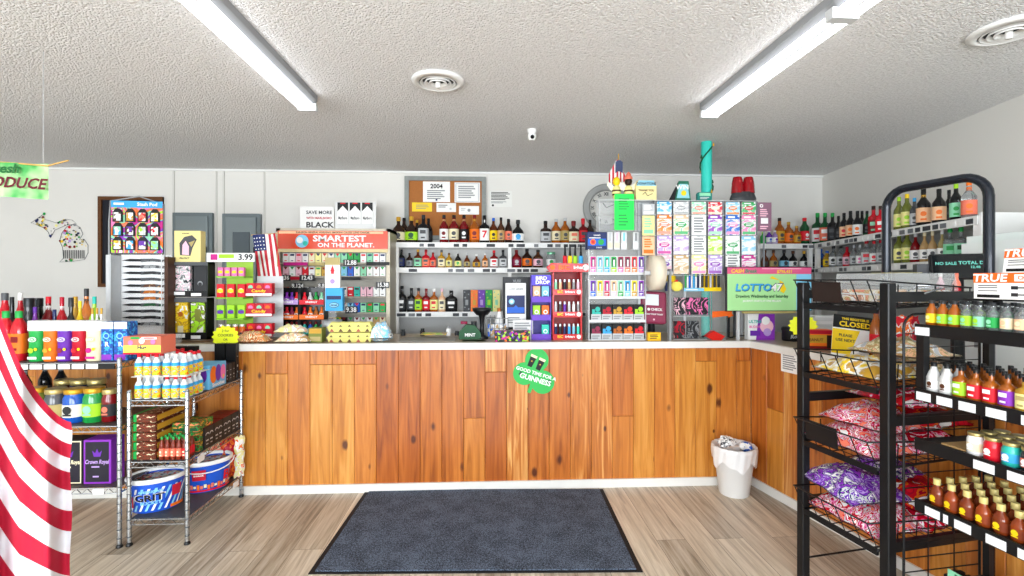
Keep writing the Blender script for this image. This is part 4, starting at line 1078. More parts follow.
rowname = ['top', 'second', 'third', 'fourth', 'lowest']
for r in range(5):
    for i in range(n):
        c = packc[r][i]; m2 = ['red', 'dark red', 'grey', 'navy', 'green', 'charcoal'][(i*3+r) % 6] if c != 'red' else 'white'
        pbox('cigarette_pack', '%s cigarette pack, %s in the %s row of the cigarette cabinet' % (c, nth(i, n), rowname[r]), 'pack', (xm-w/2+.045+pw*(i+.5), Yc+.03, z0+shz[r]), pw*.9, .022, .088, c,
             [('p', [(.15, .97), (.5, .66), (.85, .97)], m2) if (r*5+i//4) % 3 else ('r', .15, .85, .70, .9, m2), ('r', .3, .7, .16, .24, m2)], group='cigarette packs in the cabinet', c=.001)
# price plates on the cabinet rails
for i, (a, b, c_, d_, s_, pl_) in enumerate(((276, 290, 275, 281, '10.36', 'at the left end, under the second row'), (299, 314, 275, 281, '12.43', 'left of the blue dispenser, under the second row'), (343, 357, 259.5, 266, '12.88', 'highest up, right of the white sheet'), (292, 302.5, 283, 289, '9.124', 'above the left shot rack'), (318, 324, 283, 289, '8.8', 'smallest one, above the right shot rack'), (376, 389, 282, 288, '15.38', 'at the far right'), (345, 357, 306.5, 313.5, '9.38', 'lowest one, right of the blue dispenser'))):
    x, z, w_, h_ = wrect(a, c_, b, d_, Yc-.02)
    pbox('price_plate', 'black price plate %s of the cigarette cabinet' % pl_, 'price plate', (x, Yc-.012, z), w_, .008, h_, 'charcoal', [('t', .5, .5, .95, s_, 'white', .9)])
for i, (a, b, p, c, nm) in enumerate(((283, 307, 263.8, 'magenta', 'pink'), (308, 324, 264, 'khaki', 'khaki'), (366, 389, 263.5, 'black', 'black'), (341, 360, 278.5, 'black', 'short black'), (290, 299, 278.2, 'crimson', 'crimson'))):
    x, z, w_, h_ = wrect(a, p-1.6, b, p+1.6, Yc-.02)
    pbox('shelf_label', '%s label strip on a rail of the cigarette cabinet' % nm, 'label strip', (x, Yc-.010, z), w_, .008, h_, c)
# signs standing on it
Ys = 4.72; zt = z1
x, w_, h_ = cb(300, 334, 206.5, Ys, zt)
pbox('discount_sign', 'clear sign reading save more on black, on the cigarette cabinet', 'sign', (x, Ys, zt), w_, .004, h_, mat('e9e9e7', .2, 0, .3), [('t', .56, .74, .20, 'SAVE MORE', 'dark grey', 1.05), ('t', .56, .5, .13, 'WITH MARLBORO', 'crimson', 1.0), ('t', .58, .2, .33, 'BLACK', 'charcoal', 1.15)])
x, w_, h_ = cb(335, 376, 202, Ys, zt)
pbox('cigarette_advert', 'clear advert showing three black and white cigarette packs, on the cabinet', 'sign', (x, Ys, zt), w_, .004, h_, mat('dedfde', .2, 0, .3),
     sum([[('r', a, a+.26, .22, .98, 'black'), ('p', [(a, .22), (a+.26, .22), (a+.26, .66), (a+.13, .86), (a, .66)], 'white'), ('r', a+.07, a+.19, .93, .97, 'red'), ('t', a+.13, .42, .15, 'Marlboro', 'charcoal', .55)] for a in (.06, .36, .66)], []) )

# --- energy shot racks standing in front of the cabinet
Y = 4.22
k = 0
for (a, b, hd) in ((277, 298.5, 'purple'), (299.5, 324, 'red')):
    x, w_, h_ = cb(a, b, 288, Y)
    t = thing('shot_rack', 'black three-tier %s rack of small energy shots before the cigarette cabinet' % ('left' if k == 0 else 'right'), 'display rack', (x, Y, ZC))
    mb = MB(); mb.box(-w_/2, -w_/2+.006, 0, .12, 0, h_, BLKM); mb.box(w_/2-.006, w_/2, 0, .12, 0, h_, BLKM); mb.box(-w_/2, w_/2, .114, .12, 0, h_, BLKM); mb.build('frame', t)
    for r in range(3):
        z = h_*(.06+.31*r)
        MB().box(-w_/2, w_/2, -.004, .114, z-.008, z, BLKM).build('tier', t)
        mb = MB(); mb.box(-w_/2, w_/2, -.008, -.004, z-.01, z+.03, [['lilac', 'red'], ['orange', 'orange'], ['purple', 'red']][2-r if r != 1 else 1][k] if r != 0 else ['lilac', 'teal'][k]); mb.text('ENERGY', .022, 'white', 0, z+.01, -.009, 1.2); mb.build('tier_banner', t)
        for i in range(4):
            c = [['lilac', 'pink', 'red', 'crimson'], ['red', 'red', 'maroon', 'orange'], ['purple', 'violet', 'purple', 'red']][r] if k == 0 else [['teal', 'blue', 'green', 'teal'], ['red', 'orange', 'amber', 'orange'], ['red', 'light grey', 'green', 'mint']][r]
            bottle('%s energy shot, %s on %s tier of %s shot rack' % (c[i], nth(i, 4), ['lowest', 'middle', 'top'][r], ['left', 'right'][k]), (x-w_*.35+i*w_*.233, Y+.035, ZC+z), .092, .0205, c[i], 'white' if i % 2 else c[i], c[i] if r else 'dark red', 'nip', name='energy_shot', cat='bottle', group='energy shots in the counter racks', glassy=False, n=10)
    k += 1
# --- snacks lying on the counter edge
def pillow(mb, w, d, h, m, seed=0, nu=18, nv=12, crimp=.08, amp=.02):
    r_ = random.Random(seed); ph = [r_.uniform(0, 6) for _ in range(6)]
    def f(sgn):
        def g(u, v):
            e = min(1, u/crimp, (1-u)/crimp)*min(1, v*6, (1-v)*6)**.5
            a = max(0, math.sin(math.pi*u))**.55*max(0, math.sin(math.pi*v))**.5
            z = (h*(.22+.78*a*e) if sgn > 0 else h*.16*(1-a*e))+(amp if sgn > 0 else amp*.2)*a*(math.sin(u*17+ph[0])*math.sin(v*11+ph[1])+.5*math.sin(u*29+v*23+ph[2]))
            x = (u-.5)*w*(1-.06*math.sin(math.pi*v)**2*1)+.006*math.sin(v*19+ph[3])
            return (x, (v-.5)*d+.006*math.sin(u*15+ph[4]), max(z, 0))
        return g
    mb.grid(f(1), nu, nv, m); mb.grid(f(-1), nu, nv, m)
def bag(name, label, loc, w, d, h, m, rz=0, seed=0, tilt=(0, 0), cat='bag', group=None, amp=.012):
    mb = MB(); pillow(mb, w, d, h, m, seed, amp=amp)
    o = mb.build(name, None, loc, rz); o.rotation_euler = (tilt[0], tilt[1], rz)
    return tag(o, label, cat, group)
BREAD = printed('bread_pack', ['tan', 'peach', 'amber', 'cream', 'orange', 'tan'], 14, noise=True, coat=.6)
Ybr = 3.76
bag('bread_bag', 'clear bag of orange-brown pastries on the counter below the candy rack', (fx(252, Ybr), Ybr, ZC), .27, .12, .085, BREAD, 0, 3, cat='bread')
x, w_, h_ = cb(279, 308, 327, 3.75)
bag('bread_bag', 'packet of cream rolls in clear film lying lower on the counter before the shot racks', (fx(294, 3.76), 3.77, ZC), .26, .11, .07, printed('roll_pack', ['cream', 'peach', 'white', 'tan'], 14, noise=True, coat=.6), 0, 5, cat='bread')
bag('bread_bag', 'packet of pale rolls lying on top before the shot racks', (fx(292, 3.80), 3.80, ZC+.07), .24, .10, .06, printed('pale_rolls', ['pale yellow', 'cream', 'white', 'peach'], 14, noise=True, coat=.6), 0, 6, cat='bread')
cbox('snack_carton', 'small brown and yellow snack carton beside the stacked roll packets', 'carton', 308.5, 322, 328, 3.77, .09, 'olive', [('r', .05, .95, .62, .95, 'gold'), ('r', .1, .9, .1, .4, 'khaki')])
# blue cigar tube dispenser
Yd = 4.05
cbox('tobacco_dispenser', 'bright blue tobacco can dispenser with an oval logo on the counter', 'dispenser', 325.3, 342.5, 288, Yd, .06, 'sky blue', [('r', .04, .96, .86, .96, 'charcoal') if 0 else ('r', .08, .92, .50, .66, 'navy'), ('c', .5, .26, .30, 'charcoal', .16), ('c', .5, .26, .27, 'light blue', .13), ('t', .5, .26, .14, 'skoal', 'navy')], z=fz(311, Yd, 333))
cbox('warning_sheet', 'white illustrated sheet standing upright behind the blue dispenser', 'sign', 325, 340, 257.5, Yd+.06, .004, 'white', [('r', 0, 1, .86, 1, 'khaki'), ('p', [(.35, .74), (.5, .86), (.65, .74)], 'red'), ('r', .4, .6, .69, .75, 'red'), ('c', .5, .55, .16, 'lilac'), ('l', .25, .75, .28, .42, 2, 'grey'), ('l', .2, .8, .08, .2, 2, 'grey')], z=fz(311, Yd, 333))
# round base holding it
xx = fx(333, Yd); mb = MB()
t = thing('loose_change_cup', 'round rimmed cup with red and dark contents under the blue dispenser', 'cup', (xx, Yd-.03, ZC))
MB().lathe([(.06, 0), (.075, .10), (.08, .15), (.076, .15), (.07, .10)], mat('silver', .3, .5), 24, cap=False).build('cup', t)
MB().lathe([(.001, .135), (.074, .13)], printed('mixed_bits', ['brown', 'cream', 'dark red', 'charcoal', 'peach'], 60), 20, cap=False).build('contents', t)
MB().box(-.03, .03, .0, .03, .11, fz(311, Yd, 333)-ZC, AC).build('stem', t)
# egg cartons
EGG = mat('e3dd84', .75, bump=.3, vs=40)
for k in range(2):
    Ye = 3.76; a, b = fx(326.5 if k == 0 else 327, Ye), fx(371.5, Ye); w_ = b-a; zb = ZC+.078*k
    t = thing('egg_carton', ['lower yellow foam egg carton on the counter', 'upper yellow foam egg carton stacked on the other'][k], 'egg carton', ((a+b)/2, Ye, zb), 0, 'egg cartons')
    def loaf(mb, z0, z1, i0, i1, m):
        q = w_/2
        V = [(-q+i0, i0, z0), (q-i0, i0, z0), (q-i0, .13-i0, z0), (-q+i0, .13-i0, z0), (-q+i1, i1, z1), (q-i1, i1, z1), (q-i1, .13-i1, z1), (-q+i1, .13-i1, z1)]
        mb.add(V, [(0, 1, 2, 3), (4, 5, 6, 7), (0, 1, 5, 4), (1, 2, 6, 5), (2, 3, 7, 6), (3, 0, 4, 7)], m)
    mb = MB(); loaf(mb, 0, .034, .012, .002, EGG)
    for i in range(5): mb.prism([(-w_*.4+i*w_*.2-.016, .002), (-w_*.4+i*w_*.2+.016, .002), (-w_*.4+i*w_*.2, .026)], .0045, .012, mat('5b3c22' if i % 3 else 'b05a4a'))
    mb.build('tray', t)
    mb = MB(); loaf(mb, .034, .040, -.002, -.002, EGG); loaf(mb, .040, .070, .002, .020, EGG)
    for i in range(5): mb.prism([(-w_*.4+i*w_*.2-.011, .041), (-w_*.4+i*w_*.2+.011, .041), (-w_*.4+i*w_*.2, .054)], -.0005, .006, mat('6b5a30'))
    for i in range(5): mb.lathe([(.024, 0), (.016, .006)], EGG, 10, -w_*.4+i*w_*.2, .065, .068)
    mb.build('lid', t)
t = bag('plastic_bag', 'white and light blue plastic packet beside the egg cartons', (fx(382, 3.85), 3.82, ZC), .17, .13, .15, printed('ice_bag', ['white', 'white', 'light blue', 'light grey', 'off-white', 'charcoal'], 12, noise=True, coat=.5), .1, 9)
# --- counter papers, clipboard etc. in the middle
cbox('newspaper_pile', 'flat pile of papers and mats lying on the counter below the whiskey shelves', 'papers', 398, 455, 341, 3.78, .28, mat('aaa79e', .6, var=.4, vs=25), [('l', .05, .95, .1, .9, 2, 'grey')])
cbox('lottery_mat', 'yellow-green play slip sheet lying on the counter papers', 'paper', 420, 446, 334.5, 3.98, .16, printed('playslip', ['lime', 'yellow', 'khaki', 'tan'], 30), z=ZC+.03)
for i, (px, c, nm, pt) in enumerate(((403, 'charcoal', 'small dark knob-topped jar', 329.5), (422.5, 'black', 'small black stamp', 328.5), (448.5, 'white', 'small white bottle', 326), (457, 'charcoal', 'low dark cap', 331))):
    x, w_, h_ = cb(px-2.6, px+2.6, pt, 4.2)
    t = thing('small_container', '%s standing at the back edge of the counter' % nm, 'container', (x, 4.2, ZC))
    MB().lathe([(w_*.45, 0), (w_*.5, h_*.6), (w_*.35, h_*.75)], c, 12).build('body', t); MB().lathe([(w_*.36, h_*.72), (w_*.36, h_)], 'grey' if c == 'white' else c, 12).build('cap', t)
# green sticky tape dispenser
t = thing('tape_dispenser', 'dark green dispenser with red parts on the counter', 'dispenser', (fx(470, 3.9), 3.9, ZC))
MB().prism([(-.09, 0), (.09, 0), (.085, .05), (.04, .11), (-.03, .12), (-.085, .06)], 0, .07, 'dark green').build('body', t)
MB().text('MINT', .035, 'white', 0, .035, -.002).build('writing', t)
MB().lathe([(.028, 0), (.028, .02)], 'maroon', 14).build('roll', t, (-.05, .05, .12))
MB().lathe([(.022, 0), (.024, .04)], 'charcoal', 14).build('spool', t, (.03, .05, .10))
cbox('play_slip', 'lime green slip under the dark green dispenser', 'paper', 462, 485, 341.5, 3.78, .10, 'lime')
# barcode scanner on stand
t = thing('barcode_scanner', 'black barcode scanner on a stalk', 'scanner', (fx(482, 3.95), 3.95, ZC))
MB().lathe([(.05, 0), (.055, .012), (.02, .03), (.016, .10), (.022, .17), (.035, .20)], BLKM, 16).build('stand', t)
MB().lathe([(.045, .19), (.075, .225), (.078, .245), (.06, .25)], BLKM, 20).build('head', t)
# wire basket and white payment sign
t = thing('wire_holder', 'chrome wire holder of slips beside the scanner', 'wire holder', (fx(497, 3.98), 3.98, ZC))
mb = MB()
for i in range(6): mb.tube([(-.09+.036*i, 0, 0), (-.09+.036*i, 0, .16), (-.09+.036*i, .1, .18), (-.09+.036*i, .1, 0)], .003, CHROME, 5)
for z in (.01, .08, .16): mb.tube([(-.09, 0, z), (.09, 0, z)], .003, CHROME, 5)
mb.build('wires', t)
pbox('slips', None, None, (0, .03, .01), .15, .05, .10, printed('slips', ['white', 'light grey', 'tan', 'blue', 'white'], 40), parent=t)
Y = 4.02
cbox('advert_panel', 'white advert panel with a blue picture on the counter', 'sign', 505.5, 526, 283, Y, .03, 'white', [('r', .06, .94, .30, .72, 'navy'), ('r', .08, .92, .32, .45, 'blue'), ('c', .3, .58, .14, 'light blue', .14), ('c', .3, .58, .07, 'white', .07), ('p', [(.1, .32), (.5, .5), (.9, .32)], 'blue'), ('t', .5, .86, .06, 'LUXE SERIES', 'grey'), ('l', .1, .8, .08, .24, 3, 'grey')], z=ZC+.085)
cbox('dark_display_case', 'tall black case standing behind the white advert panel', 'case', 503, 531, 277, 4.12, .10, 'charcoal', [('t', .5, .93, .06, 'VUSE', 'grey')])
cbox('white_card', 'small grey card with fine print below the advert panel', 'card', 513, 533, 320, 3.86, .01, 'd6d7d7', [('l', .08, .92, .15, .9, 6, 'grey')])
cbox('gum_tray', 'low dark tray of bright round sweets on the counter below the advert panel', 'tray', 495, 530, 331, 3.74, .10, printed('sweets', ['black', 'black', 'magenta', 'charcoal', 'lime', 'black', 'orange', 'black', 'purple'], 60), [])
bottle('orange-capped white spray can beside the advert panel', (fx(499, 4.05), 4.05, ZC), .24, .032, 'white', 'light grey', 'amber', 'slim', name='spray_can', cat='can', glassy=False)
# --- purple display
Y = 3.85
x, w_, h_ = cb(531.5, 551, 275, Y)
t = thing('eyewear_display', 'purple and blue cardboard counter display with three compartments', 'display', (x, Y, ZC))
PU = mat('6a3fc0', .4)
mb = MB(); mb.box(-w_/2, -w_/2+.005, 0, .12, 0, h_*.98, PU); mb.box(w_/2-.005, w_/2, 0, .12, 0, h_*.98, PU); mb.box(-w_/2, w_/2, .115, .12, 0, h_, mat('4a4390'))
for z in (0, .30, .58): mb.box(-w_/2, w_/2, 0, .12, h_*z, h_*z+.02, PU); mb.box(-w_/2, w_/2, -.004, 0, h_*z, h_*z+h_*.09, PU)
mb.build('box', t)
mb = MB(); mb.box(-w_/2, w_/2, -.004, .0, h_*.84, h_, mat('5b4cd8')); mb.text('BIRD', h_*.075, 'white', .0, h_*.95, -.005, 1.1); mb.text('DROP', h_*.075, 'white', .01, h_*.885, -.005, 1.1); mb.build('header', t)
for r, (c1, c2) in enumerate(((None, 'turquoise'), ('lime', 'orange'), ('peach', 'light blue'))):
    for i, c in enumerate((c1, c2)):
        if c: pbox('headphone_pack', '%s pack, %s in %s compartment of the purple display' % (c, ['left', 'right'][i], ['lowest', 'middle', 'top'][r]), 'pack', (x+(-.22, .24)[i]*w_, Y+.03, ZC+h_*(.30*r)+.02), w_*.38, .03, h_*.19, c, [('c', .5, .45, .3, 'white'), ('c', .5, .45, .18, c), ('r', .2, .8, .05, .2, 'navy')], group='packs in the purple display')
# --- red lighter rack
Y = 3.86
x, w_, h_ = cb(552.5, 582, 272, Y)
t = thing('lighter_rack', 'red tiered lighter rack on the counter', 'display rack', (x, Y, ZC))
RD = mat('c60d18', .35, 0, .3)
mb = MB(); mb.box(-w_/2, -w_/2+.012, 0, .15, 0, h_, RD); mb.box(w_/2-.012, w_/2, 0, .15, 0, h_, RD); mb.box(-w_/2, w_/2, .145, .15, 0, h_, mat('8c1a20', .4)); mb.build('frame', t)
for r in range(3):
    z = h_*(.0+.33*r)
    MB().box(-w_/2, w_/2, -.012, .145, z, z+.008, RD).build('tier', t)
    mb = MB(); mb.box(-w_/2, w_/2, -.018, -.012, z, z+.045, RD); mb.text('BIC', .03, 'yellow', -w_*.25, z+.024, -.019); mb.text('lighters', .026, 'white', w_*.08, z+.024, -.019); mb.disc(w_*.38, z+.024, .018, -.019, 'white', 12); mb.build('tier_sign', t)
    cs = [['navy', 'charcoal', 'navy', 'sky blue', 'light blue', 'turquoise'], ['light grey', 'dark grey', 'purple', 'light grey', 'white', 'grey'], ['mint', 'peach', 'charcoal', 'tan', 'grey', 'pale pink']][r]
    for i, c in enumerate(cs):
        lt = thing('lighter', '%s lighter, %s on the %s tier of the red lighter rack' % (c, nth(i, 6), ['lowest', 'middle', 'top'][r]), 'lighter', (x-w_*.38+i*w_*.152, Y+.015, ZC+z+.008), 0, 'lighters in the red rack')
        MB().lathe([(.0115, 0), (.0115, .095)], c, 10, sy=.7).build('body', lt); MB().lathe([(.0105, .095), (.010, .115)], mat('silver', .3, .8), 8, sy=.7).build('metal_top', lt)
zb = ZC+h_; xa, wa, ha = cb(545.5, 588, 262, Y, zb)
t = thing('lighter_tray', 'red tray of large lighters on top of the lighter rack', 'tray', (xa, Y-.03, zb))
mb = MB(); mb.prism([(-wa/2, .035), (-wa/2+.03, 0), (wa/2, 0), (wa/2, .065), (-wa/2+.04, .07)], -.02, 0, RD); mb.box(-wa/2+.02, wa/2, 0, .16, 0, .008, RD); mb.build('tray', t)
mb = MB(); mb.text('BIC', .05, 'orange', -.03, .034, -.022, 1.2); mb.text('lighter', .035, 'white', .09, .034, -.022); mb.build('tray_lettering', t)
MB().disc(-wa/2+.05, .035, .02, -.022, 'orange', 12).build('round_mark', t); MB().disc(wa/2-.03, .035, .024, -.022, 'white', 12).build('round_mark', t)
for i, (c, px) in enumerate((('red', 566), ('yellow', 571), ('lime', 576.3), ('sky blue', 582))):
    k = thing('utility_lighter', '%s long-nosed lighter standing in the red tray' % c, 'lighter', (fx(px, Y), Y+.05, zb+.008), 0, 'long lighters on the rack')
    MB().lathe([(.018, 0), (.018, .11), (.014, .125)], c, 10, sy=.7).build('body', k); MB().lathe([(.012, .12), (.007, .17), (.007, .21)], 'black', 8).build('nozzle', k)
# --- vape display
Y = 3.80
x, w_, h_ = cb(588.5, 646, 250, Y)
t = thing('vape_display', 'clear acrylic stand of colourful vape pens on the counter', 'display stand', (x, Y, ZC))
mb = MB(); acrylic_case(mb, -w_/2, w_/2, 0, .12, 0, h_); mb.build('case', t)
tiers = [(fz(p, Y, 616)-ZC) for p in (340, 320.5, 297, 273)]
for z in tiers:
    mb = MB(); mb.box(-w_/2+.006, w_/2-.006, .0, .11, z-.012, z-.006, ACE); mb.box(-w_/2+.006, w_/2-.006, -.004, 0, z-.014, z+.006, mat('dde0e2', .3)); mb.build('tier', t)
V2 = ['magenta', 'light blue', 'turquoise', 'green', 'maroon', 'maroon', 'red', 'purple']; V2b = ['pink', 'light blue', 'sky blue', 'lime', 'pink', 'salmon', 'orange', 'lilac']
V1 = ['purple', 'yellow', 'magenta', 'peach', 'mint', 'sky blue', 'yellow', 'violet']; V1b = ['blue', 'pale yellow', 'crimson', 'pale pink', 'green', 'light blue', 'gold', 'purple']
for zt_, A_, B_, nm in ((tiers[3], V2, V2b, 'upper'), (tiers[2], V1, V1b, 'lower')):
    hh = .138
    for i in range(8):
        pw = (w_-.02)/8
        pbox('vape_box', '%s vape box, %s in the %s row of eight' % (A_[i], nth(i, 8), nm), 'vape box', (x-w_/2+.01+pw*(i+.5), Y+.004, ZC+zt_-.006), pw*.9, .03, hh, 'white',
             [('r', .08, .92, .0, .36, B_[i]), ('r', .08, .92, .38, .97, A_[i]), ('r', .3, .72, .42, .88, 'charcoal'), ('r', .42, .66, .42, .80, 'white'), ('l', .2, .8, .12, .28, 2, 'white')], group='boxed vapes')
for zt_, cc, nm in ((tiers[1], ['teal', 'crimson', 'gold', 'red', 'lime'], 'upper'), (tiers[0], ['maroon', 'sky blue', 'amber', 'orange', 'red'], 'lower')):
    pw = (w_-.03)/5
    for i in range(5):
        pbox('juice_box', '%s and black flavour box, %s in %s row of five below vapes' % (cc[i], nth(i, 5), nm), 'box', (x-w_/2+.02+pw*(i+.5), Y+.01, ZC+zt_-.004), pw*.95, .05, .128, 'black',
             [('r', .0, 1, .0, .42, 'light grey'), ('c', .65, .72, .24, cc[i]), ('r', .1, .38, .42, .72, cc[i]), ('r', .4, .95, .42, .56, cc[i]), ('l', .1, .9, .08, .34, 2, 'grey')], group='flavour boxes')
zt_ = ZC+h_+.006
for i, (px, c) in enumerate(((610, 'light grey'), (617, 'pale pink'), (624, 'light blue'), (636, 'grey'))):
    xx, ww, hh = cb(px-2.8, px+2.8, 232, Y+.06, zt_)
    pbox('refill_pack', 'clear and %s refill pack, %s on top of the vape stand' % (c, nth(i, 4)), 'pack', (xx, Y+.06, zt_), ww, .03, hh, mat('dcdedf', .2, 0, .5), [('r', .3, .7, .5, .95, c), ('r', .1, .9, .1, .4, 'cream' if i < 2 else 'white')], group='refill packs')
Yl = 3.82
cbox('cigar_box', 'blue box with white lettering and a red and green globe band', 'box', 587, 607, 232, Yl, .08, 'navy', [('t', .5, .82, .14, 'Loosh', 'white', 1.1), ('r', .05, .95, .2, .62, 'blue'), ('c', .3, .42, .17, 'orange'), ('c', .3, .42, .1, 'red'), ('c', .7, .42, .17, 'green'), ('l', .1, .9, .62, .7, 1, 'white'), ('t', .6, .1, .1, '5 PACK', 'white')], z=zt_)
# clear bins behind, neon note
Yn = 3.80
mb = MB(); x0, x1 = fx(600, Yn), fx(655, Yn); za, zb_ = fz(231, Yn, 625), fz(197, Yn, 625)
t = thing('clear_bin_stack', 'stack of clear empty acrylic ticket bins behind the neon green note', 'display stand', ((x0+x1)/2, Yn+.03, za))
W = x1-x0
for r in range(2):
    for c in range(3):
        m = MB(); a = -W/2+c*W/3; z = r*(zb_-za)/2
        m.box(a+.003, a+W/3-.003, 0, .003, z, z+(zb_-za)/2-.01, AC); m.add([(a, 0, z), (a+W/3, 0, z), (a+W/3, .10, z+.03), (a, .10, z+.03)], [(0, 1, 2, 3)], AC)
        m.box(a, a+.003, 0, .1, z, z+.12, ACE); m.build('bin', t)
MB().box(-W/2, W/2, .10, .105, za*0-.0-(za-ZC), zb_-za, AC).build('back_panel', t)
x, w_, h_ = cb(614.5, 634, 194, Yn, fz(230, Yn, 625))
pbox('neon_note', 'neon green handwritten paper note above the vape stand', 'note', (x, Yn, fz(230, Yn, 625)), w_, .001, h_, mat('neon green', .6), [('l', .2, .8, .55, .9, 5, 'green'), ('l', .2, .75, .1, .45, 4, 'green')])

# --- lottery ticket dispenser
Y = 3.79
TX = [(655.5, 672), (672, 689), (690, 706.5), (706.5, 722.5), (724, 740), (740, 756)]
TZ = [(202, 214.5), (215, 235), (236, 254.5), (255, 274)]
xa, xb = fx(642, Y), fx(758, Y); zb_ = ZC; zt_ = fz(201, Y, 706)
t = thing('ticket_dispenser', 'tall clear lottery ticket dispenser of many bins on the counter', 'ticket dispenser', ((xa+xb)/2, Y, ZC))
xm = (xa+xb)/2; W = xb-xa
for px in (655, 689.6, 723.2, 757):
    xx = fx(px, Y)-xm; MB().box(xx-.006, xx+.006, -.0, .12, fz(275, Y)-ZC, zt_-ZC, mat('8d9296', .2, .3, 0, 0, .8)).build('divider', t)
for py in (275, 255, 235.5, 215):
    z = fz(py, Y, 706)-ZC; MB().box(fx(643, Y)-xm, W/2, -.004, .12, z-.004, z, ACE).build('bin_floor', t)
MB().box(-W/2, W/2, .12, .125, fz(276, Y)-ZC, zt_-ZC, mat('b9bec2', .3, 0, 0, 0, .85)).build('back_panel', t)
for a in (-W/2, -W*.1, W/2-.02): MB().box(a, a+.02, .10, .12, 0, zt_-ZC, mat('c9ccce', .3)).build('upright', t)
def pale(c, k=.45):
    h = PAL.get(c, c); return ''.join('%02x' % int(int(h[i:i+2], 16)*(1-k)+255*k) for i in (0, 2, 4))
TC = [[('sky blue', 'white'), ('light grey', 'grey'), ('mint', 'salmon'), ('red', 'cream'), ('light blue', 'orange'), ('green', 'red')],
      [('orange', 'salmon'), ('peach', 'green'), ('white', 'light grey'), ('violet', 'mint'), ('blue', 'pink'), ('pink', 'green')],
      [('lilac', 'magenta'), ('lilac', 'white'), ('white', 'grey'), ('lime', 'pale yellow'), ('white', 'green'), ('light blue', 'white')],
      [('pale pink', 'purple'), ('tan', 'peach'), ('pale yellow', 'pink'), ('lilac', 'violet'), ('white', 'charcoal'), ('magenta', 'pale pink')]]
for r in range(4):
    for c in range(6):
        px0, px1 = TX[c]; z0_ = fz(TZ[r][1], Y-.01, 706); z1_ = fz(TZ[r][0], Y-.01, 706)
        a, b = fx(px0+1, Y), fx(px1-1, Y); k1, k2 = TC[r][c]
        base = printed('ticket_%d_%d' % (r, c), [pale(k1, .2), pale(k1), 'white', pale(k2), pale(k1, .7)], 14, (1, 1, 1.6), noise=True)
        if r == 1 and c == 2 or r == 2 and c in (2,) or r == 3 and c == 4:
            dc = [('r', .05, .95, .05, .95, 'white'), ('l', .15, .9, .1, .9, 6, 'grey')]
        else: dc = [('r', .02, .98, .80, 1, pale(k1, .1)), ('l', .15, .85, .82, .98, 1, 'white'), ('c', .5, .52, .36, pale(k2, .15), .16), ('l', .28, .8, .44, .60, 2, 'white'), ('r', .06, .94, .04, .18, pale(k2, .3)), ('c', .9, .95, .07, 'white')]
        pbox('scratch_ticket', '%s and %s scratch ticket, %s column, %s row of the dispenser' % (k1, k2, ORD[c], ['top', 'second', 'third', 'lowest'][r]), 'ticket', ((a+b)/2, Y-.012, z0_), b-a, .006, z1_-z0_, base, dc, group='lottery tickets in the dispenser')
for i, (p0, p1, q0, q1, c1, c2) in enumerate(((642, 654, 215, 235, 'pale yellow', 'mint'), (642, 654, 236, 255, 'peach', 'orange'), (642, 654, 203, 214, 'light grey', 'white'), (655.5-1, 669, 256, 274, 'peach', 'salmon'))):
    if i == 3: continue
    a, b = fx(p0, Y), fx(p1, Y); pbox('scratch_ticket', '%s scratch ticket at the left edge of the dispenser, %s from top' % (c1, ['second', 'third', 'first'][i]), 'ticket', ((a+b)/2, Y-.012, fz(q1, Y)), b-a, .006, fz(q0, Y)-fz(q1, Y), c1, [('r', .1, .9, .1, .3, c2), ('l', .15, .85, .4, .9, 4, c2)], group='lottery tickets in the dispenser')
# things on top of it
zt2 = fz(201, Y, 706)
MB_ = MB(); x0, x1 = fx(598, Y), fx(757, Y)
tag(MB().box(x0, x1, Y+.0, Y+.13, zt2, zt2+.005, ACE).build('clear_top_shelf'), 'clear acrylic shelf lying across the top of the ticket bins', 'shelf')
zt2 += .005
x, w_, h_ = cb(636, 656.5, 180, Y+.05, zt2)
t = thing('donation_box', 'small pale yellow and blue gable-topped carton on the ticket dispenser', 'carton', (x, Y+.05, zt2))
mb = MB(); mb.prism([(-w_/2, 0), (w_/2, 0), (w_/2, h_*.75), (w_*.38, h_), (-w_*.38, h_), (-w_/2, h_*.75)], 0, .09, mat('f0dfa0', .5)); mb.prism([(-w_*.49, h_*.72), (w_*.49, h_*.72), (w_*.37, h_*.985), (-w_*.37, h_*.985)], -.002, 0, mat('8cc7dd', .5)); mb.text('DONATIONS', h_*.16, 'charcoal', 0, h_*.82, -.003); mb.text('THANK YOU', h_*.13, 'brown', 0, h_*.5, -.002); mb.tube([(-.03, -.002, h_*.3), (-.01, -.002, h_*.42), (.01, -.002, h_*.25), (.05, -.002, h_*.35)], .003, 'charcoal', 4); mb.build('carton_body', t)
x, w_, h_ = cb(671, 691, 181, Y+.05, zt2)
t = thing('tent_card', 'green and blue tent-shaped card on the ticket dispenser', 'card', (x, Y+.05, zt2))
MB().prism([(-w_*.32, 0), (w_*.5, 0), (w_*.38, h_), (-w_*.12, h_)], -.002, 0, mat('1f6a52', .5)).build('face', t)
mb = MB(); mb.add([(-w_*.32, 0, 0), (-w_*.5, .08, 0), (-w_*.12, .0, h_)], [(0, 1, 2)], mat('charcoal')); mb.build('side_flap', t)
mb = MB(); mb.prism([(-w_*.22, h_*.15), (w_*.42, h_*.15), (w_*.32, h_*.85), (-w_*.08, h_*.85)], -.004, -.002, mat('8fd0d8')); mb.text('WIN', .05, 'white', .01, h_*.68, -.005); mb.disc(.02, h_*.4, .022, -.005, 'yellow', 10); mb.build('print', t)
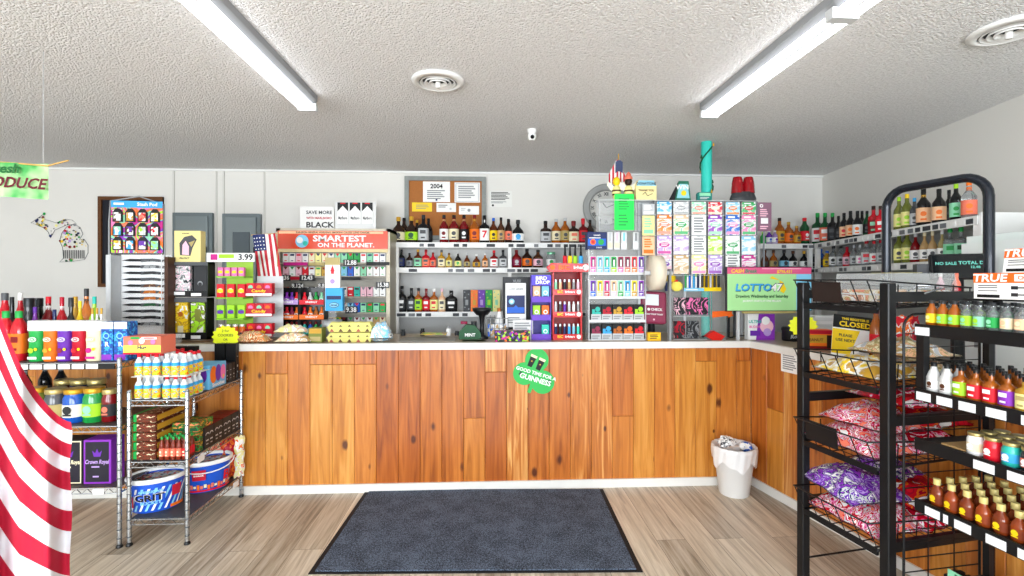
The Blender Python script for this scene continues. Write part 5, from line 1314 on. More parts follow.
# red beacons on a grey base
x, w_, h_ = cb(731, 756, 177, Y+.05, zt2)
t = thing('warning_beacon', 'pair of red beacon lamps on a grey base on the ticket dispenser', 'beacon', (x, Y+.06, zt2))
MB().lathe([(w_*.5, 0), (w_*.52, .02), (w_*.50, .035), (w_*.42, h_*.38)], mat('3b3d40', .4), 24, sy=.6).build('base', t)
for k in (-1, 1):
    MB().lathe([(w_*.24, h_*.34), (w_*.21, h_*.75), (w_*.17, h_*.97), (w_*.15, h_)], mat('b31220', .15, 0, .8, .4), 16, cx=0).build('red_lens', t, (k*w_*.22, 0, 0))
    MB().lathe([(w_*.08, h_*.36), (w_*.06, h_*.85)], mat('ff5a5a', .2, .6), 8).build('reflector', t, (k*w_*.22, -.03, 0))
# bee figures and stick flag over the clear bins
for k, (px, lb, santa) in enumerate(((616.5, 'yellow and white bee figurine at the left above the neon note', 0), (628.5, 'yellow and white bee figurine with a dark face and red cap above the neon note', 1))):
    Yb_ = Y+.08; zb2 = zt2
    t = thing('bee_figurine', lb, 'figurine', (fx(px, Yb_), Yb_, zb2))
    q = 1.0
    MB().lathe([(.012, 0), (.03, .03), (.036, .07), (.028, .11), (.015, .125)], 'pale yellow', 14).build('body', t)
    mb = MB()
    for z, r in ((.045, .0345), (.075, .0375)): mb.lathe([(r, z), (r, z+.012)], 'brown', 14, cap=False)
    mb.build('stripes', t)
    MB().lathe([(.004, .12), (.024, .135), (.030, .16), (.022, .185), (.005, .195)], 'dark brown' if santa else 'yellow', 12).build('head', t)
    for s_ in (-1, 1):
        m = MB(); m.add([(s_*.02, .005, .06), (s_*.075, .01, .13), (s_*.065, .01, .16), (s_*.02, .005, .12)], [(0, 1, 2, 3)], mat('f4f1dc', .4)); m.add([(s_*.02, .012, .06), (s_*.075, .014, .13), (s_*.065, .014, .16), (s_*.02, .012, .12)], [(0, 1, 2, 3)], mat('f4f1dc', .4)); m.build('wing', t)
    if santa: MB().lathe([(.030, .175), (.033, .19), (.028, .195), (.014, .225), (.004, .235)], 'salmon', 12).build('cap', t)
t = thing('stick_flag', 'tiny US flag on a stick above the neon green note', 'flag', (fx(618, Y+.1), Y+.12, zt2))
hs = fz(153, Y+.1, 618)-zt2
MB().tube([(.0, 0, 0), (.01, 0, hs)], .004, 'gold', 6).build('stick', t)
mb = MB()
for i in range(9):
    mb.grid(lambda u, v: (-.07+.135*(i+u)/9*(1)+.0, .01*math.sin(9*(i+u)/9), hs*.42+.03*abs((i+u)/9-.5)*-2+v*(.19-.17*abs((i+u)/9-.5)**1.0*1.2)), 1, 8, 'c21f35' if i % 2 == 0 else 'f2f2f0')
mb.grid(lambda u, v: (-.02+.06*u, -.014, hs*.42+.09+.09*v-.05*abs(u-.5)), 3, 3, '3c4668')
mb.build('cloth', t)
# --- teal pole with string lights
Yp = 3.97
xp = fx(706.5, Yp); rp = 5.2*scl(706, Yp)/FPX
t = thing('support_pole', 'turquoise painted support pole wound with a string of lights', 'pole', (xp, Yp, 0))
MB().lathe([(rp, ZC), (rp, CEIL)], mat('35c9b8', .35), 20).build('pole', t)
MB().lathe([(rp, 0), (rp, 1.03)], mat('35c9b8', .35), 20).build('pole_foot', t) if False else None
P = [((rp+.008)*math.cos(a*.55), (rp+.008)*math.sin(a*.55), 1.98+a*.032) for a in range(22)]
MB().tube(P, .006, 'dark green', 5).build('light_string', t)
for i in range(0, 22, 3):
    p = P[i]; MB().lathe([(.004, 0), (.009, .008), (.003, .03)], 'gold' if i % 2 else 'dark green', 6).build('bulb', t, (p[0]*1.25, p[1]*1.25, p[2]))
x, w_, h_ = cb(698, 712, 192, Y+.02, zt2)
pbox('ticket_printer', 'small teal box with a rounded top at the foot of the turquoise pole', 'box', (x, Y+.02, zt2), w_, .05, h_, mat('1e7f76', .4), [('r', .1, .9, .55, .9, 'mint'), ('l', .15, .85, .15, .45, 2, 'light grey')], c=.01)
# lottery purple banner at right of tickets
a, b = fx(758.5, Y), fx(773, Y)
pbox('lottery_poster', 'narrow maroon poster with white symbols right of the ticket dispenser', 'poster', ((a+b)/2, Y+.02, fz(231, Y, 765)), b-a, .004, fz(202, Y, 765)-fz(231, Y, 765), '8a6478', [('c', .3, .88, .12, 'white'), ('c', .3, .88, .06, '8a6478'), ('l', .2, .8, .5, .78, 4, 'pale pink'), ('r', .25, .75, .26, .46, 'white'), ('l', .2, .8, .06, .2, 2, 'pale pink')])
MB_ = MB(); tag(MB_.box((a+b)/2-.006, (a+b)/2+.006, Y+.024, Y+.03, ZC, fz(231, Y, 765), mat('7d8084')).build('poster_stand'), 'grey stand rod holding the maroon poster', 'stand')
# --- terminal, roll, yellow box
Y = 3.80
t = thing('ticket_checker', 'maroon self-service ticket checker with a small screen', 'terminal', (fx(656, Y), Y+.05, ZC))
w_ = fx(669, Y)-fx(642.5, Y); z0_ = fz(324, Y, 655)-ZC; z1_ = fz(291, Y, 655)-ZC; h_ = z1_-z0_
mb = MB(); mb.T = Matrix.Translation((0, 0, z0_)) @ Matrix.Rotation(-.18, 4, 'X') @ Matrix.Rotation(.06, 4, 'Y'); mb.cbox(-w_/2, w_/2, 0, .08, 0, h_, mat('8f3350', .35, 0, .3), .012); mb.build('housing', t)
mb = MB(); mb.T = Matrix.Translation((0, 0, z0_)) @ Matrix.Rotation(-.18, 4, 'X') @ Matrix.Rotation(.06, 4, 'Y'); mb.box(-w_*.30, w_*.18, -.006, .002, h_*.56, h_*.90, mat('e6edf4', .3)); mb.build('screen', t)
mb = MB(); mb.T = Matrix.Translation((0, 0, z0_)) @ Matrix.Rotation(-.18, 4, 'X') @ Matrix.Rotation(.06, 4, 'Y'); mb.disc(-w_*.2, h_*.43, .012, -.003, 'white', 12); mb.text('CHECK', .028, 'white', w_*.1, h_*.43, -.003); mb.text('SCAN YOUR TICKET', .016, 'white', 0, h_*.28, -.003); mb.disc(0, h_*.12, .008, -.003, 'pale pink', 8); mb.build('lettering', t)
MB().lathe([(.06, 0), (.065, .02), (.03, .05), (.025, z0_+.03)], BLKM, 16, cy=.06).build('foot', t)
cbox('battery_box', 'small yellow box on the counter edge before the ticket checker', 'box', 648, 661, 332.5, 3.72, .04, 'f0b81c', [('r', .1, .9, .3, .75, 'yellow'), ('l', .15, .85, .25, .8, 3, 'brown')])
Yr = 3.76
xx = fx(653, Yr); zr = fz(273, Yr, 653); rr = 17*scl(653, Yr)/FPX
t = thing('paper_roll', 'roll of cream paper mounted beside the vape stand', 'paper roll', (xx, Yr-.06, zr))
MB().lathe([(.02, 0), (rr, 0), (rr, .085), (.02, .085)], mat('e9dcc6', .6, var=.1, vs=60), 28, cap=False).build('paper', t, (-.045, 0, 0)).rotation_euler = (0, math.pi/2, 0)
MB().lathe([(.018, 0), (.018, .22)], 'light grey', 10).build('spindle', t, (-.09, 0, 0)).rotation_euler = (0, math.pi/2, 0)
MB().box(.10, .115, -.02, .02, ZC-zr, .03, 'grey').build('bracket', t)
# --- glass case with bits, pens tray on top
Y = 3.80
x, w_, h_ = cb(672, 727, 292, Y)
t = thing('glass_case', 'clear-sided counter case holding pink packs and cables', 'display case', (x, Y, ZC))
mb = MB(); acrylic_case(mb, -w_/2, w_/2, 0, .115, 0, h_, (h_*.5,), .005); mb.build('case', t)
for i, (a, b) in enumerate(((-w_/2, 0), (w_/2-.008, 0), (-.03+w_*.25, 0))): MB().box(a, a+.008, -.006, .0, 0, h_, CHROME).build('corner_post', t)
for i, (fx_, z, c, c2, nm) in enumerate(((-.3, .5, 'charcoal', 'pale pink', 'black and pale pink'), (-.08, .5, 'pink', 'charcoal', 'pink and black'), (.12, .5, 'charcoal', 'pink', 'black and pink'), (-.3, .0, 'crimson', 'charcoal', 'dark crimson'), (-.05, .0, 'charcoal', 'grey', 'charcoal'))):
    pbox('accessory_pack', '%s pack on the %s level of the glass case' % (nm, 'upper' if z else 'lower'), 'pack', (x+fx_*w_, Y+.06, ZC+h_*z+.006), w_*.2, .04, h_*.36, printed('acc%d' % i, [c, c2, 'charcoal', c, 'white'], 12, noise=True), group='packs inside the glass case')
def cable(label, loc, r, c, seed, turns=2.3):
    rn_ = random.Random(seed); P = []
    for i in range(40):
        a = i/40*turns*6.28; P.append((r*(1+.25*math.sin(a*.7+seed))*math.cos(a), r*.6*math.sin(a), .006+.02*abs(math.sin(a*.5+seed))))
    o = MB().tube(P, .004, c, 5).build('cable', None, loc); return tag(o, label, 'cable')
cable('grey cable coiled inside the glass case', (x-w_*.2, Y+.035, ZC+.006), .03, 'grey', 1)
cable('dark cable coiled at the right inside the glass case', (x+w_*.15, Y+.035, ZC+.006), .03, 'charcoal', 2)
t = tag(MB().prism([(-.09, .03), (-.03, .075), (.06, .03), (.03, 0), (-.04, .0)], 0, .05, mat('d8261e', .3)).build('red_stapler', None, (x+w_*.28, Y-.045, ZC)), 'small red gadget lying before the glass case', 'gadget')
mb = MB(); mb.prism([(-.08, .0), (.05, .015), (.05, -.0), (.09, .015), (.075, .04), (.09, .065), (.04, .055), (-.08, .05)], 0, .003, mat('f26a20', .5)); tag(mb.build('orange_arrow', None, (fx(724, 3.76), Y-.012, fz(318, 3.76, 724))), 'orange cardboard arrow fixed to the glass case', 'sign')
zt3 = ZC+h_+.006
for i in range(8):
    px = 686+i*2.1; c = ['green', 'mint', 'blue', 'white', 'sky blue', 'lime', 'navy', 'white'][i]
    xx = fx(px, Y+.03); hh = fz(272.5, Y+.03, px)-zt3
    k = thing('pen', '%s marker standing in the tray on the glass case, %s' % (c, nth(i, 8)), 'pen', (xx, Y+.04, zt3+.004), 0, 'markers in the tray')
    MB().lathe([(.007, 0), (.007, hh*.75)], 'white' if i % 2 else c, 8).build('barrel', k); MB().lathe([(.0075, hh*.75), (.006, hh)], c, 8).build('cap', k)
cbox('pen_tray', 'pale blue tray of markers on the glass case', 'tray', 684, 704, 288, Y+.012, .006, 'light blue', [('l', .1, .9, .2, .8, 1, 'white')], z=zt3)
x2, w2, h2 = cb(699, 717.5, 258, Y+.05, zt3)
t = thing('lighter_card', 'bright yellow display card of black pens on the glass case', 'display card', (x2, Y+.05, zt3))
pbox('card', None, None, (0, .01, 0), w2, .004, h2, 'f4c81a', [('t', .5, .88, .10, 'SMART', 'dark green'), ('l', .3, .7, .66, .78, 2, 'amber'), ('c', .15, .72, .08, 'brown'), ('c', .85, .72, .08, 'brown')], parent=t)
MB().box(-w2/2, w2*.62, -.03, 0, 0, .03, 'yellow').build('tray', t)
for i in range(5):
    px = -w2*.36+i*w2*.22
    k = thing('vape_pen', 'slim %s pen, %s of those before the yellow card' % (['black', 'charcoal', 'grey', 'dark', 'black'][i], nth(i, 5)), 'pen', (x2+px, Y+.035, zt3+.004), 0, 'slim pens before the yellow card')
    MB().lathe([(.009, 0), (.009, .12)], 'charcoal' if i != 2 else 'light grey', 8).build('barrel', k); MB().lathe([(.007, .12), (.005, .145)], 'black', 8).build('tip', k)
t = thing('toy_pack', 'yellow, red and blue round novelty pack on the glass case at the left', 'novelty', (fx(673, Y+.04), Y+.04, zt3))
MB().lathe([(.02, 0), (.045, .02), (.05, .05), (.03, .075)], 'fff06a', 14, sy=.5).build('lower_ball', t, (.03, 0, 0)); MB().lathe([(.01, .07), (.04, .085), (.042, .12), (.02, .14)], 'yellow', 14, sy=.5).build('upper_ball', t, (-.02, 0, 0)); MB().box(-.06, -.01, 0, .02, 0, .07, 'navy').build('tag', t); MB().box(-.0, .04, .0, .02, .06, .09, 'red').build('ribbon', t)
# --- lottery screen
xl, Yl = fx(768, 3.62), 3.62
Yl = 3.66
a, b = fx(727.5, Yl), fx(811.5, Yl); z0_, z1_ = fz(310.5, Yl, 768), fz(267.5, Yl, 768)
xl = (a+b)/2; w_ = b-a; h_ = z1_-z0_
t = thing('lottery_screen', 'wide lottery advert screen with green background above the counter corner', 'screen', (xl, Yl, z0_))
MB().cbox(-w_/2-.006, w_/2+.006, .003, .03, -.006, h_+.006, mat('2b2c30', .4), .003).build('casing', t)
mb = MB(); mb.rect(-w_/2, w_/2, 0, h_, .0025, mat('a6dc98', .35, 0, .2, emit=.12)); mb.rect(-w_/2, w_/2, h_*.85, h_, .002, mat('d85a86', .35, emit=.1)); mb.rect(w_*.32, w_/2, 0, h_*.85, .002, mat('86cbea', .35, emit=.1))
mb.rect(w_*.0-.06, w_*.38, h_*.965, h_*.98, .0012, 'pale pink'); mb.text('CASH', h_*.12, 'yellow', -w_*.38, h_*.915, .0012, 1, 0, .2); mb.text('Break', h_*.12, mat('2c8f6a'), -w_*.22, h_*.915, .0012, 1, 0, .2); mb.text('$796,431', h_*.10, 'yellow', w_*.18, h_*.905, .0012)
mb.text('LOTTO', h_*.23, 'navy', -w_*.19+.004, h_*.53-.004, .0012, 1.15, 0, .15); mb.text('LOTTO', h_*.225, 'sky blue', -w_*.19, h_*.53, .0004, 1.15, 0, .15); mb.text('47', h_*.26, 'navy', w_*.085, h_*.53, .0004, 1.1, 0, .15); mb.text('47', h_*.22, 'white', w_*.083, h_*.53, -.0002, 1.1, 0, .15)
mb.add([(w_*.12, .0014, h_*.70), (w_*.0, .0014, h_*.75), (w_*.03, .0014, h_*.80), (w_*.16, .0014, h_*.66), (w_*.20, .0014, h_*.50), (w_*.17, .0014, h_*.40), (w_*.13, .0014, h_*.44)], [tuple(range(7))], 'yellow')
mb.text('Drawings Wednesday and Saturday', h_*.095, 'dark green', -w_*.09, h_*.33, .0012, .92); mb.text('JACKPOT STARTS AT ONE MILLION', h_*.06, 'white', -w_*.09, h_*.22, .0012, .95)
mb.build('picture', t)
MB().box(-w_*.36, -w_*.33, .032, .05, -(z0_-ZC), h_*.4, mat('c9cbcd', .4)).build('stand', t)
MB().box(-w_*.33, w_*.31, -.001, .004, -.022, -.006, 'khaki').build('caption_strip', t)
# things under it
x, w_, h_ = cb(749, 775, 314, 3.75)
pbox('action_toy_box', 'violet and white toy box below the lottery screen', 'box', (x, 3.76, ZC), w_, .06, h_, 'white', [('p', [(.4, 1), (1, 1), (1, 0), (.3, 0)], 'violet'), ('c', .7, .52, .26, 'pale pink'), ('c', .66, .74, .16, 'white'), ('c', .72, .30, .15, 'lilac'), ('r', .08, .46, .16, .36, 'purple'), ('t', .26, .70, .16, 'ULTRA', 'teal'), ('t', .26, .5, .13, 'BUDDY', 'pink')], rotz=-.06)
Yt = 3.86
t = thing('black_tin', 'round black container with silver script below the lottery screen', 'tin', (fx(788, 3.74), 3.70, ZC))
MB().lathe([(.06, 0), (.066, .01), (.066, .08)], BLKM, 24).build('body', t); MB().lathe([(.069, .08), (.069, .10), (.06, .108)], BLKM, 24).build('lid', t); mb = MB(); mb.text('Rolls', .04, 'silver', 0, .04, -.067, 1.2, .1, .3); mb.build('lettering', t)
for i, px in enumerate((729, 735, 742)):
    xx = fx(px, 3.95); o = MB().box(-.008, .008, 0, .016, 0, .27, ['charcoal', 'dark grey', 'light grey'][i]); tag(o.build('upright_post', None, (xx, 3.95, ZC)), '%s upright post behind the lottery screen, %s' % (['black', 'dark grey', 'pale grey'][i], nth(i, 3)), 'post')
cable('black cable looped on the counter under the lottery screen', (fx(740, 3.8), 3.85, ZC), .05, 'black', 5)
# --- on the return counter
def rbox(name, label, cat, px0, px1, pyt, off, d, base, decos=(), z=None, rz=RR, **k):
    xa_, ya_ = retp((px0+px1)/2, off); s = scl((px0+px1)/2, ya_)/FPX
    z = ZC if z is None else z
    h = fz(pyt, ya_, (px0+px1)/2)-z
    return pbox(name, label, cat, (xa_, ya_, z), (px1-px0)*s*k.pop('wf', 1.0), d, h, base, decos, rotz=rz, **k)
rbox('candy_bar_box', 'orange and red box of peanut candy bars on the side counter behind the black rack', 'box', 804, 832, 330, .12, .10, 'orange', [('r', 0, 1, .8, 1, 'crimson'), ('r', .0, .8, .35, .75, 'gold'), ('t', .4, .5, .2, 'PEANUT', 'brown'), ('r', 0, 1, 0, .2, 'dark red'), ('r', .78, .98, .1, .75, 'dark brown')], rz=-.25)
rbox('paper_towel_box', 'grey and white rolls stacked behind the candy bar box', 'box', 816, 842, 316, .35, .12, 'd9dadb', [('l', 0, 1, .1, 1, 4, 'light grey')], rz=-.25)
ta = thing('lottery_closed_sign', 'leaning card reading CLOSED in yellow on black, on the side counter', 'sign', (retp(853, .06)[0], retp(853, .06)[1], ZC), -.35)
ww = .235; hh = .255
mb = MB(); mb.T = Matrix.Rotation(-.22, 4, 'X') @ Matrix.Rotation(.12, 4, 'Y')
mb.box(-ww/2, ww/2, 0, .004, 0, hh, 'white'); deco(mb, ww, hh, [('r', .0, 1, .68, 1, 'black'), ('t', .5, .91, .075, 'THIS REGISTER IS', 'yellow', 1.0), ('t', .5, .78, .17, 'CLOSED', 'yellow', 1.05), ('p', [(0, .05), (.42, .05), (.62, .65), (0, .65)], 'yellow'), ('t', .3, .5, .09, 'PLEASE', 'charcoal'), ('t', .3, .38, .09, 'USE NEXT', 'charcoal'), ('r', .62, .95, .15, .35, 'charcoal'), ('r', .66, .78, .18, .32, 'khaki'), ('r', .80, .92, .18, .32, 'khaki')]); mb.build('face_card', ta)
mb = MB(); mb.add([(ww/2, .005, 0), (ww/2+.07, .12, 0), (ww/2+.03, .04, hh*.97)], [(0, 1, 2)], mat('7d7f84')); mb.build('back_brace', ta)
for k, (px, off) in enumerate(((876, .10), (885, .25))):
    xx, yy = retp(px, off)
    bottle('red syrup bottle with red cap and white band, %s beside the closed sign' % ('nearer' if k == 0 else 'farther'), (xx, yy, ZC), .31, .032, 'amber', 'red', 'red', 'slim', mark='white', name='syrup_bottle', group='syrup bottles')
# ================================================================= WIRE RACKS AT THE LEFT
def wire_shelf(parent, x0, x1, y0, y1, z, step=.045, name='wire_shelf'):
    mb = MB(); r = .0035
    for zz in (z, z-.030):
        mb.tube([(x0, y0, zz), (x1, y0, zz), (x1, y1, zz), (x0, y1, zz)], r, CHROME, 5, True)
    def zig(p, q):
        n = max(2, int((Vector(q)-Vector(p)).length/.03)); P = []
        for i in range(n+1):
            v = Vector(p).lerp(Vector(q), i/n); P.append((v.x, v.y, z-.030 if i % 2 else z))
        mb.tube(P, .0025, CHROME, 4)
    zig((x0, y0, 0), (x1, y0, 0)); zig((x1, y0, 0), (x1, y1, 0)); zig((x0, y1, 0), (x1, y1, 0)); zig((x0, y0, 0), (x0, y1, 0))
    n = int((x1-x0)/step)
    for i in range(1, n): mb.tube([(x0+(x1-x0)*i/n, y0, z), (x0+(x1-x0)*i/n, y1, z)], .0018, CHROME, 4)
    mb.build(name, parent)
    MB().box(x0+.004, x1-.004, y0+.004, y1-.004, z+.003, z+.006, mat('3f454c', .4, 0, 0, 0, .75)).build('shelf_liner', parent)
def post(parent, x, y, z1):
    mb = MB(); mb.lathe([(.0125, .02), (.0125, z1), (.008, z1+.008)], CHROME, 12, x, y)
    for i in range(int(z1/.05)): mb.lathe([(.0134, .05+i*.05), (.0134, .056+i*.05)], mat('6f7478', .4, .6), 12, x, y, cap=False)
    mb.build('post', parent)
    MB().lathe([(.018, 0), (.018, .008), (.008, .022)], BLKM, 10, x, y).build('foot', parent)
AX0, AX1, AY0, AY1 = -3.30, -2.15, 2.97, 3.40
AZ = [.345, .705, 1.075]
t = thing('wire_rack', 'chrome wire rack at the left edge holding jars and tall bottles, behind the striped flag', 'rack', (0, 0, 0))
for a in (AX0, AX1):
    for b in (AY0, AY1): post(t, a, b, 1.10)
for z in AZ: wire_shelf(t, AX0, AX1, AY0, AY1, z)
MB().box(AX0, AX1-.02, AY0-.012, AY0-.006, 1.042, 1.074, mat('17181a', .4)).build('price_rail', t)
for i in range(8): a = fx(98-14*i, AY0-.015); MB().box(a-.068, a-.002, AY0-.015, AY0-.012, 1.045, 1.072, 'white').build('price_tag', t)
for i, (px, py) in enumerate(((99.5, 488),)): a = fx(px, AY0); MB().box(a-.03, a+.03, AY0-.010, AY0-.006, .315, .345, 'white').build('price_tag', t)
zs = AZ[2]+.007
GA = 'bottles on top of the left wire rack'
for i, (px, Y) in enumerate(((-8, 3.05), (6, 3.05), (19, 3.05))):
    s = scl(px, Y)
    bottle('red juice jug with green cap, %s of three at the left edge' % ['leftmost', 'middle', 'rightmost'][i], (fx(px, Y), Y, zs), fz(311, Y, px)-zs, 6.2*s/FPX, 'red', 'gold' if i < 2 else 'orange', 'green', 'jug', mark='dark red', name='juice_jug', group='juice jugs')
for i, (a, b, c, c2, nm) in enumerate(((26, 40, 'green', 'lime', 'green'), (41, 54, 'orange', 'gold', 'orange'), (55, 68.5, 'purple', 'maroon', 'purple'), (69.5, 82.5, 'crimson', 'red', 'red'), (83.5, 98, 'cream', 'magenta', 'cream'))):
    Y = 3.0; x0, x1 = fx(a, Y), fx(b, Y); w = x1-x0; xm = (x0+x1)/2; h1 = fz(331, Y, a)-zs; h2 = fz(321.5, Y, a)-zs
    t = thing('drink_canister', 'tall %s drink canister with a wide white lid on the left wire rack' % nm, 'canister', (xm, Y+w/2, zs))
    MB().lathe([(w*.47, 0), (w*.5, .004), (w*.5, h1)], c, 20, p=3).build('body', t)
    MB().lathe([(w*.515, h1), (w*.515, h2), (w*.49, h2+.003)], 'white', 20, p=5).build('lid', t)
    mb = MB(); y = -w*.5-.0015; mb.disc(0, h1*.72, w*.30, y-.004, 'white' if c != 'cream' else 'pale yellow', 14, rz=w*.18); mb.disc(0, h1*.72, w*.26, y-.0045, c if c != 'cream' else 'peach', 14, rz=w*.14); mb.text('JUICY', w*.2, 'white', 0, h1*.72, y-.005); mb.disc(-.01, h1*.36, w*.2, y-.004, c2, 10); mb.disc(.018, h1*.40, w*.12, y-.0045, 'yellow', 8); mb.rect(-w*.35, w*.3, h1*.08, h1*.16, y-.004, 'white' if c != 'cream' else 'magenta'); mb.build('label', t)
Y = 3.02
for i, (a, b) in enumerate(((101, 113), (114, 127))):
    x0, x1 = fx(a, Y), fx(b, Y)
    pbox('blue_carton', 'tall blue speckled carton with white top, %s of the pair beside the canisters' % ['left', 'right'][i], 'carton', ((x0+x1)/2, Y, zs), x1-x0, .09, fz(322, Y, a)-zs, printed('blue_dots', ['blue', '1c4f9c', '1c4f9c', 'sky blue'], 90), [('r', 0, 1, .82, 1, 'white'), ('c', .45, .64, .26, 'light blue'), ('c', .45, .64, .18, 'blue'), ('t', .5, .42, .16, 'R', 'white'), ('r', .05, .9, .02, .16, 'violet')], group='blue cartons')
back = [(5, 293, 12, 'red can with grey lid', 'red', 'red', 'smoke', 'slim'), (12, 297, 9, 'black jar', 'black', 'white', 'black', 'square'), (20.5, 293, 8.5, 'red bottle with white cap', 'red', 'salmon', 'white', 'slim'),
 (29, 298, 9, 'dark bottle with white label patch', 'charcoal', 'grey', 'charcoal', 'jar'), (38, 298, 9, 'black-green bottle with wide lid', 'black', 'dark green', 'charcoal', 'jar'), (35, 307, 7, 'small purple bottle', 'violet', 'lilac', 'purple', 'slim'),
 (48.5, 296.5, 12, 'red bottle wearing a white paper tag', 'dark red', 'white', 'red', 'round'), (54.5, 309.5, 8, 'small navy bottle', 'navy', 'lilac', 'navy', 'square'), (62, 297, 10, 'red-capped bottle wearing a white tag', 'red', 'white', 'crimson', 'round'),
 (71, 297.5, 13, 'black bottle with cream label', 'black', 'cream', 'charcoal', 'globe'), (75.5, 296.5, 8, 'gold-topped bottle', 'gold', 'gold', 'gold', 'slim'), (80, 301, 8, 'yellow bottle', 'yellow', 'pale yellow', 'yellow', 'round'),
 (86.5, 288.5, 11, 'orange bottle with black neck and flared top', 'f08a3a', 'orange', 'charcoal', 'round'), (94.5, 296.5, 9.5, 'lime bottle with teal cap', 'lime', 'yellow', 'teal', 'round')]
for i, (px, pt, pw, d, b, l, c, st) in enumerate(back):
    Y = 3.19 if i % 2 else 3.29; s = scl(px, Y); r = min(pw*s/FPX/2, .048)
    bottle('%s behind the canisters, %s in row' % (d, nth(i, 14)), (fx(px, Y), Y, zs), fz(pt, Y, px)-zs, r, b, l, c, st, group=GA, name='tall_bottle', lab2='black' if px == 86.5 else ('white' if 'tag' in d else None), mark='dark red' if 'tag' in d else None)
for i, px in enumerate((92.5, 97, 101.5)):
    Y = 3.14; bottle('small gold-capped bottle, %s of three behind the cream canister' % ['leftmost', 'middle', 'rightmost'][i], (fx(px, Y), Y, zs), fz(308, Y, px)-zs, .013, 'white', 'cream', 'gold', 'slim', group='gold-capped bottles', name='small_bottle')
zs = AZ[1]+.007
for i, (px, pt, pw, nm, b, l, m2, c) in enumerate(((37, 387, 16.5, 'yellow-green', 'olive', 'yellow', 'charcoal', 'gold'), (56, 388, 19, 'smoky', 'smoke', 'khaki', 'black', 'khaki'), (75.5, 388, 20, 'blue', 'blue', 'off-white', 'charcoal', 'gold'), (94.5, 387, 19, 'bright green', 'green', 'lime', 'mint', 'gold'), (110, 388.5, 14, 'dark red', 'dark red', 'charcoal', 'salmon', 'khaki'))):
    Y = 3.07; s = scl(px, Y); bottle('%s liquor jar with gold lid on the middle shelf of the left rack' % nm, (fx(px, Y), Y, zs), fz(pt, Y, px)-zs, pw*s/FPX/2, b, l, c, 'jar', mark=m2, name='liquor_jar', cat='jar', n=20)
for i, (px, nm, b) in enumerate(((64, 'brown', 'brown'), (80, 'blue', 'navy'), (97, 'dark green', 'dark green'))):
    Y = 3.24; bottle('%s liquor jar in the back row of the middle shelf' % nm, (fx(px, Y), Y, zs), .22, .055, b, 'off-white', 'khaki', 'jar', name='liquor_jar', cat='jar', n=18)
for i, px in enumerate((25, 45, 61)):
    Y = 3.32 if i else 3.2; bottle('tall black bottle, %s of three at the back of the middle shelf' % ['leftmost', 'middle', 'rightmost'][i], (fx(px, Y), Y, zs), .335, .036, 'black', 'charcoal', 'black', 'round', name='tall_bottle', group='black bottles on the middle shelf', lab2='grey')
zs = AZ[0]+.007
for i, (a, b, c, c2, nm, tx) in enumerate(((28, 55.5, 'charcoal', 'gold', 'black gold-edged', 'gold'), (56, 82, 'charcoal', 'cream', 'black cream-edged', 'cream'), (83.5, 111, 'black', 'violet', 'black purple-edged', 'lilac'))):
    Y = 3.02; x0, x1 = fx(a, Y), fx(b, Y)
    pbox('gift_box', '%s whisky gift box on the lowest shelf of the left rack' % nm, 'box', ((x0+x1)/2, Y, zs), x1-x0, .11, fz(440, Y, 90)-zs, c2 if c2 == 'violet' else 'charcoal', [('r', .03, .97, .02, .98, c2), ('r', .07, .93, .045, .955, '26232e'), ('p', [(.38, .62), (.32, .76), (.43, .70), (.5, .80), (.57, .70), (.68, .76), (.62, .62)], 'purple'), ('t', .5, .5, .13, 'Crown Royal', tx, .75, 0, .2), ('l', .3, .7, .36, .42, 1, tx), ('l', .35, .65, .14, .2, 1, tx)])

# ---- second rack, standing end-on
BX0, BX1, BY0, BY1 = -2.105, -1.775, 2.985, 3.62
BZ = [.150, .487, .850]
t = thing('wire_rack', 'chrome wire rack of juice packs and tubs standing end-on at the left of the counter', 'rack', (0, 0, 0))
for a in (BX0, BX1):
    for b in (BY0, BY1): post(t, a, b, .905)
for z in BZ: wire_shelf(t, BX0, BX1, BY0, BY1, z, .03)
for (x, y, z) in ((BX1+.004, 3.08, .46), (BX1+.004, 3.50, .125)): MB().box(x, x+.003, y, y+.07, z-.02, z+.02, 'white').build('price_tag', t)
# packs of small juice bottles
zs = BZ[2]+.007
LBL = printed('juice_label', ['yellow', 'e8d424', 'yellow', 'sky blue', 'yellow', 'orange', 'yellow', 'lime'], 26, (1, 1, 1.6), noise=True)
def juice_pack(loc, label, capc):
    t = thing('juice_pack', label, 'drink pack', loc, 0, 'juice packs on the end-on wire rack')
    for i in range(3):
        for j in range(2):
            m = MB(); m.lathe([(.020, 0), (.023, .004), (.023, .075), (.018, .092), (.009, .108), (.009, .114)], mat('e6eef2', .15, 0, .5), 10, -.05+i*.05, -.023+j*.046)
            m.lathe([(.0237, .046), (.0237, .080)], 'sky blue', 10, -.05+i*.05, -.023+j*.046, cap=False); m.lathe([(.0240, .006), (.0240, .060)], LBL, 10, -.05+i*.05, -.023+j*.046, cap=False); m.lathe([(.011, .112), (.011, .128), (.008, .130)], capc, 8, -.05+i*.05, -.023+j*.046); m.build('bottle', t)
    return t
pk = {}
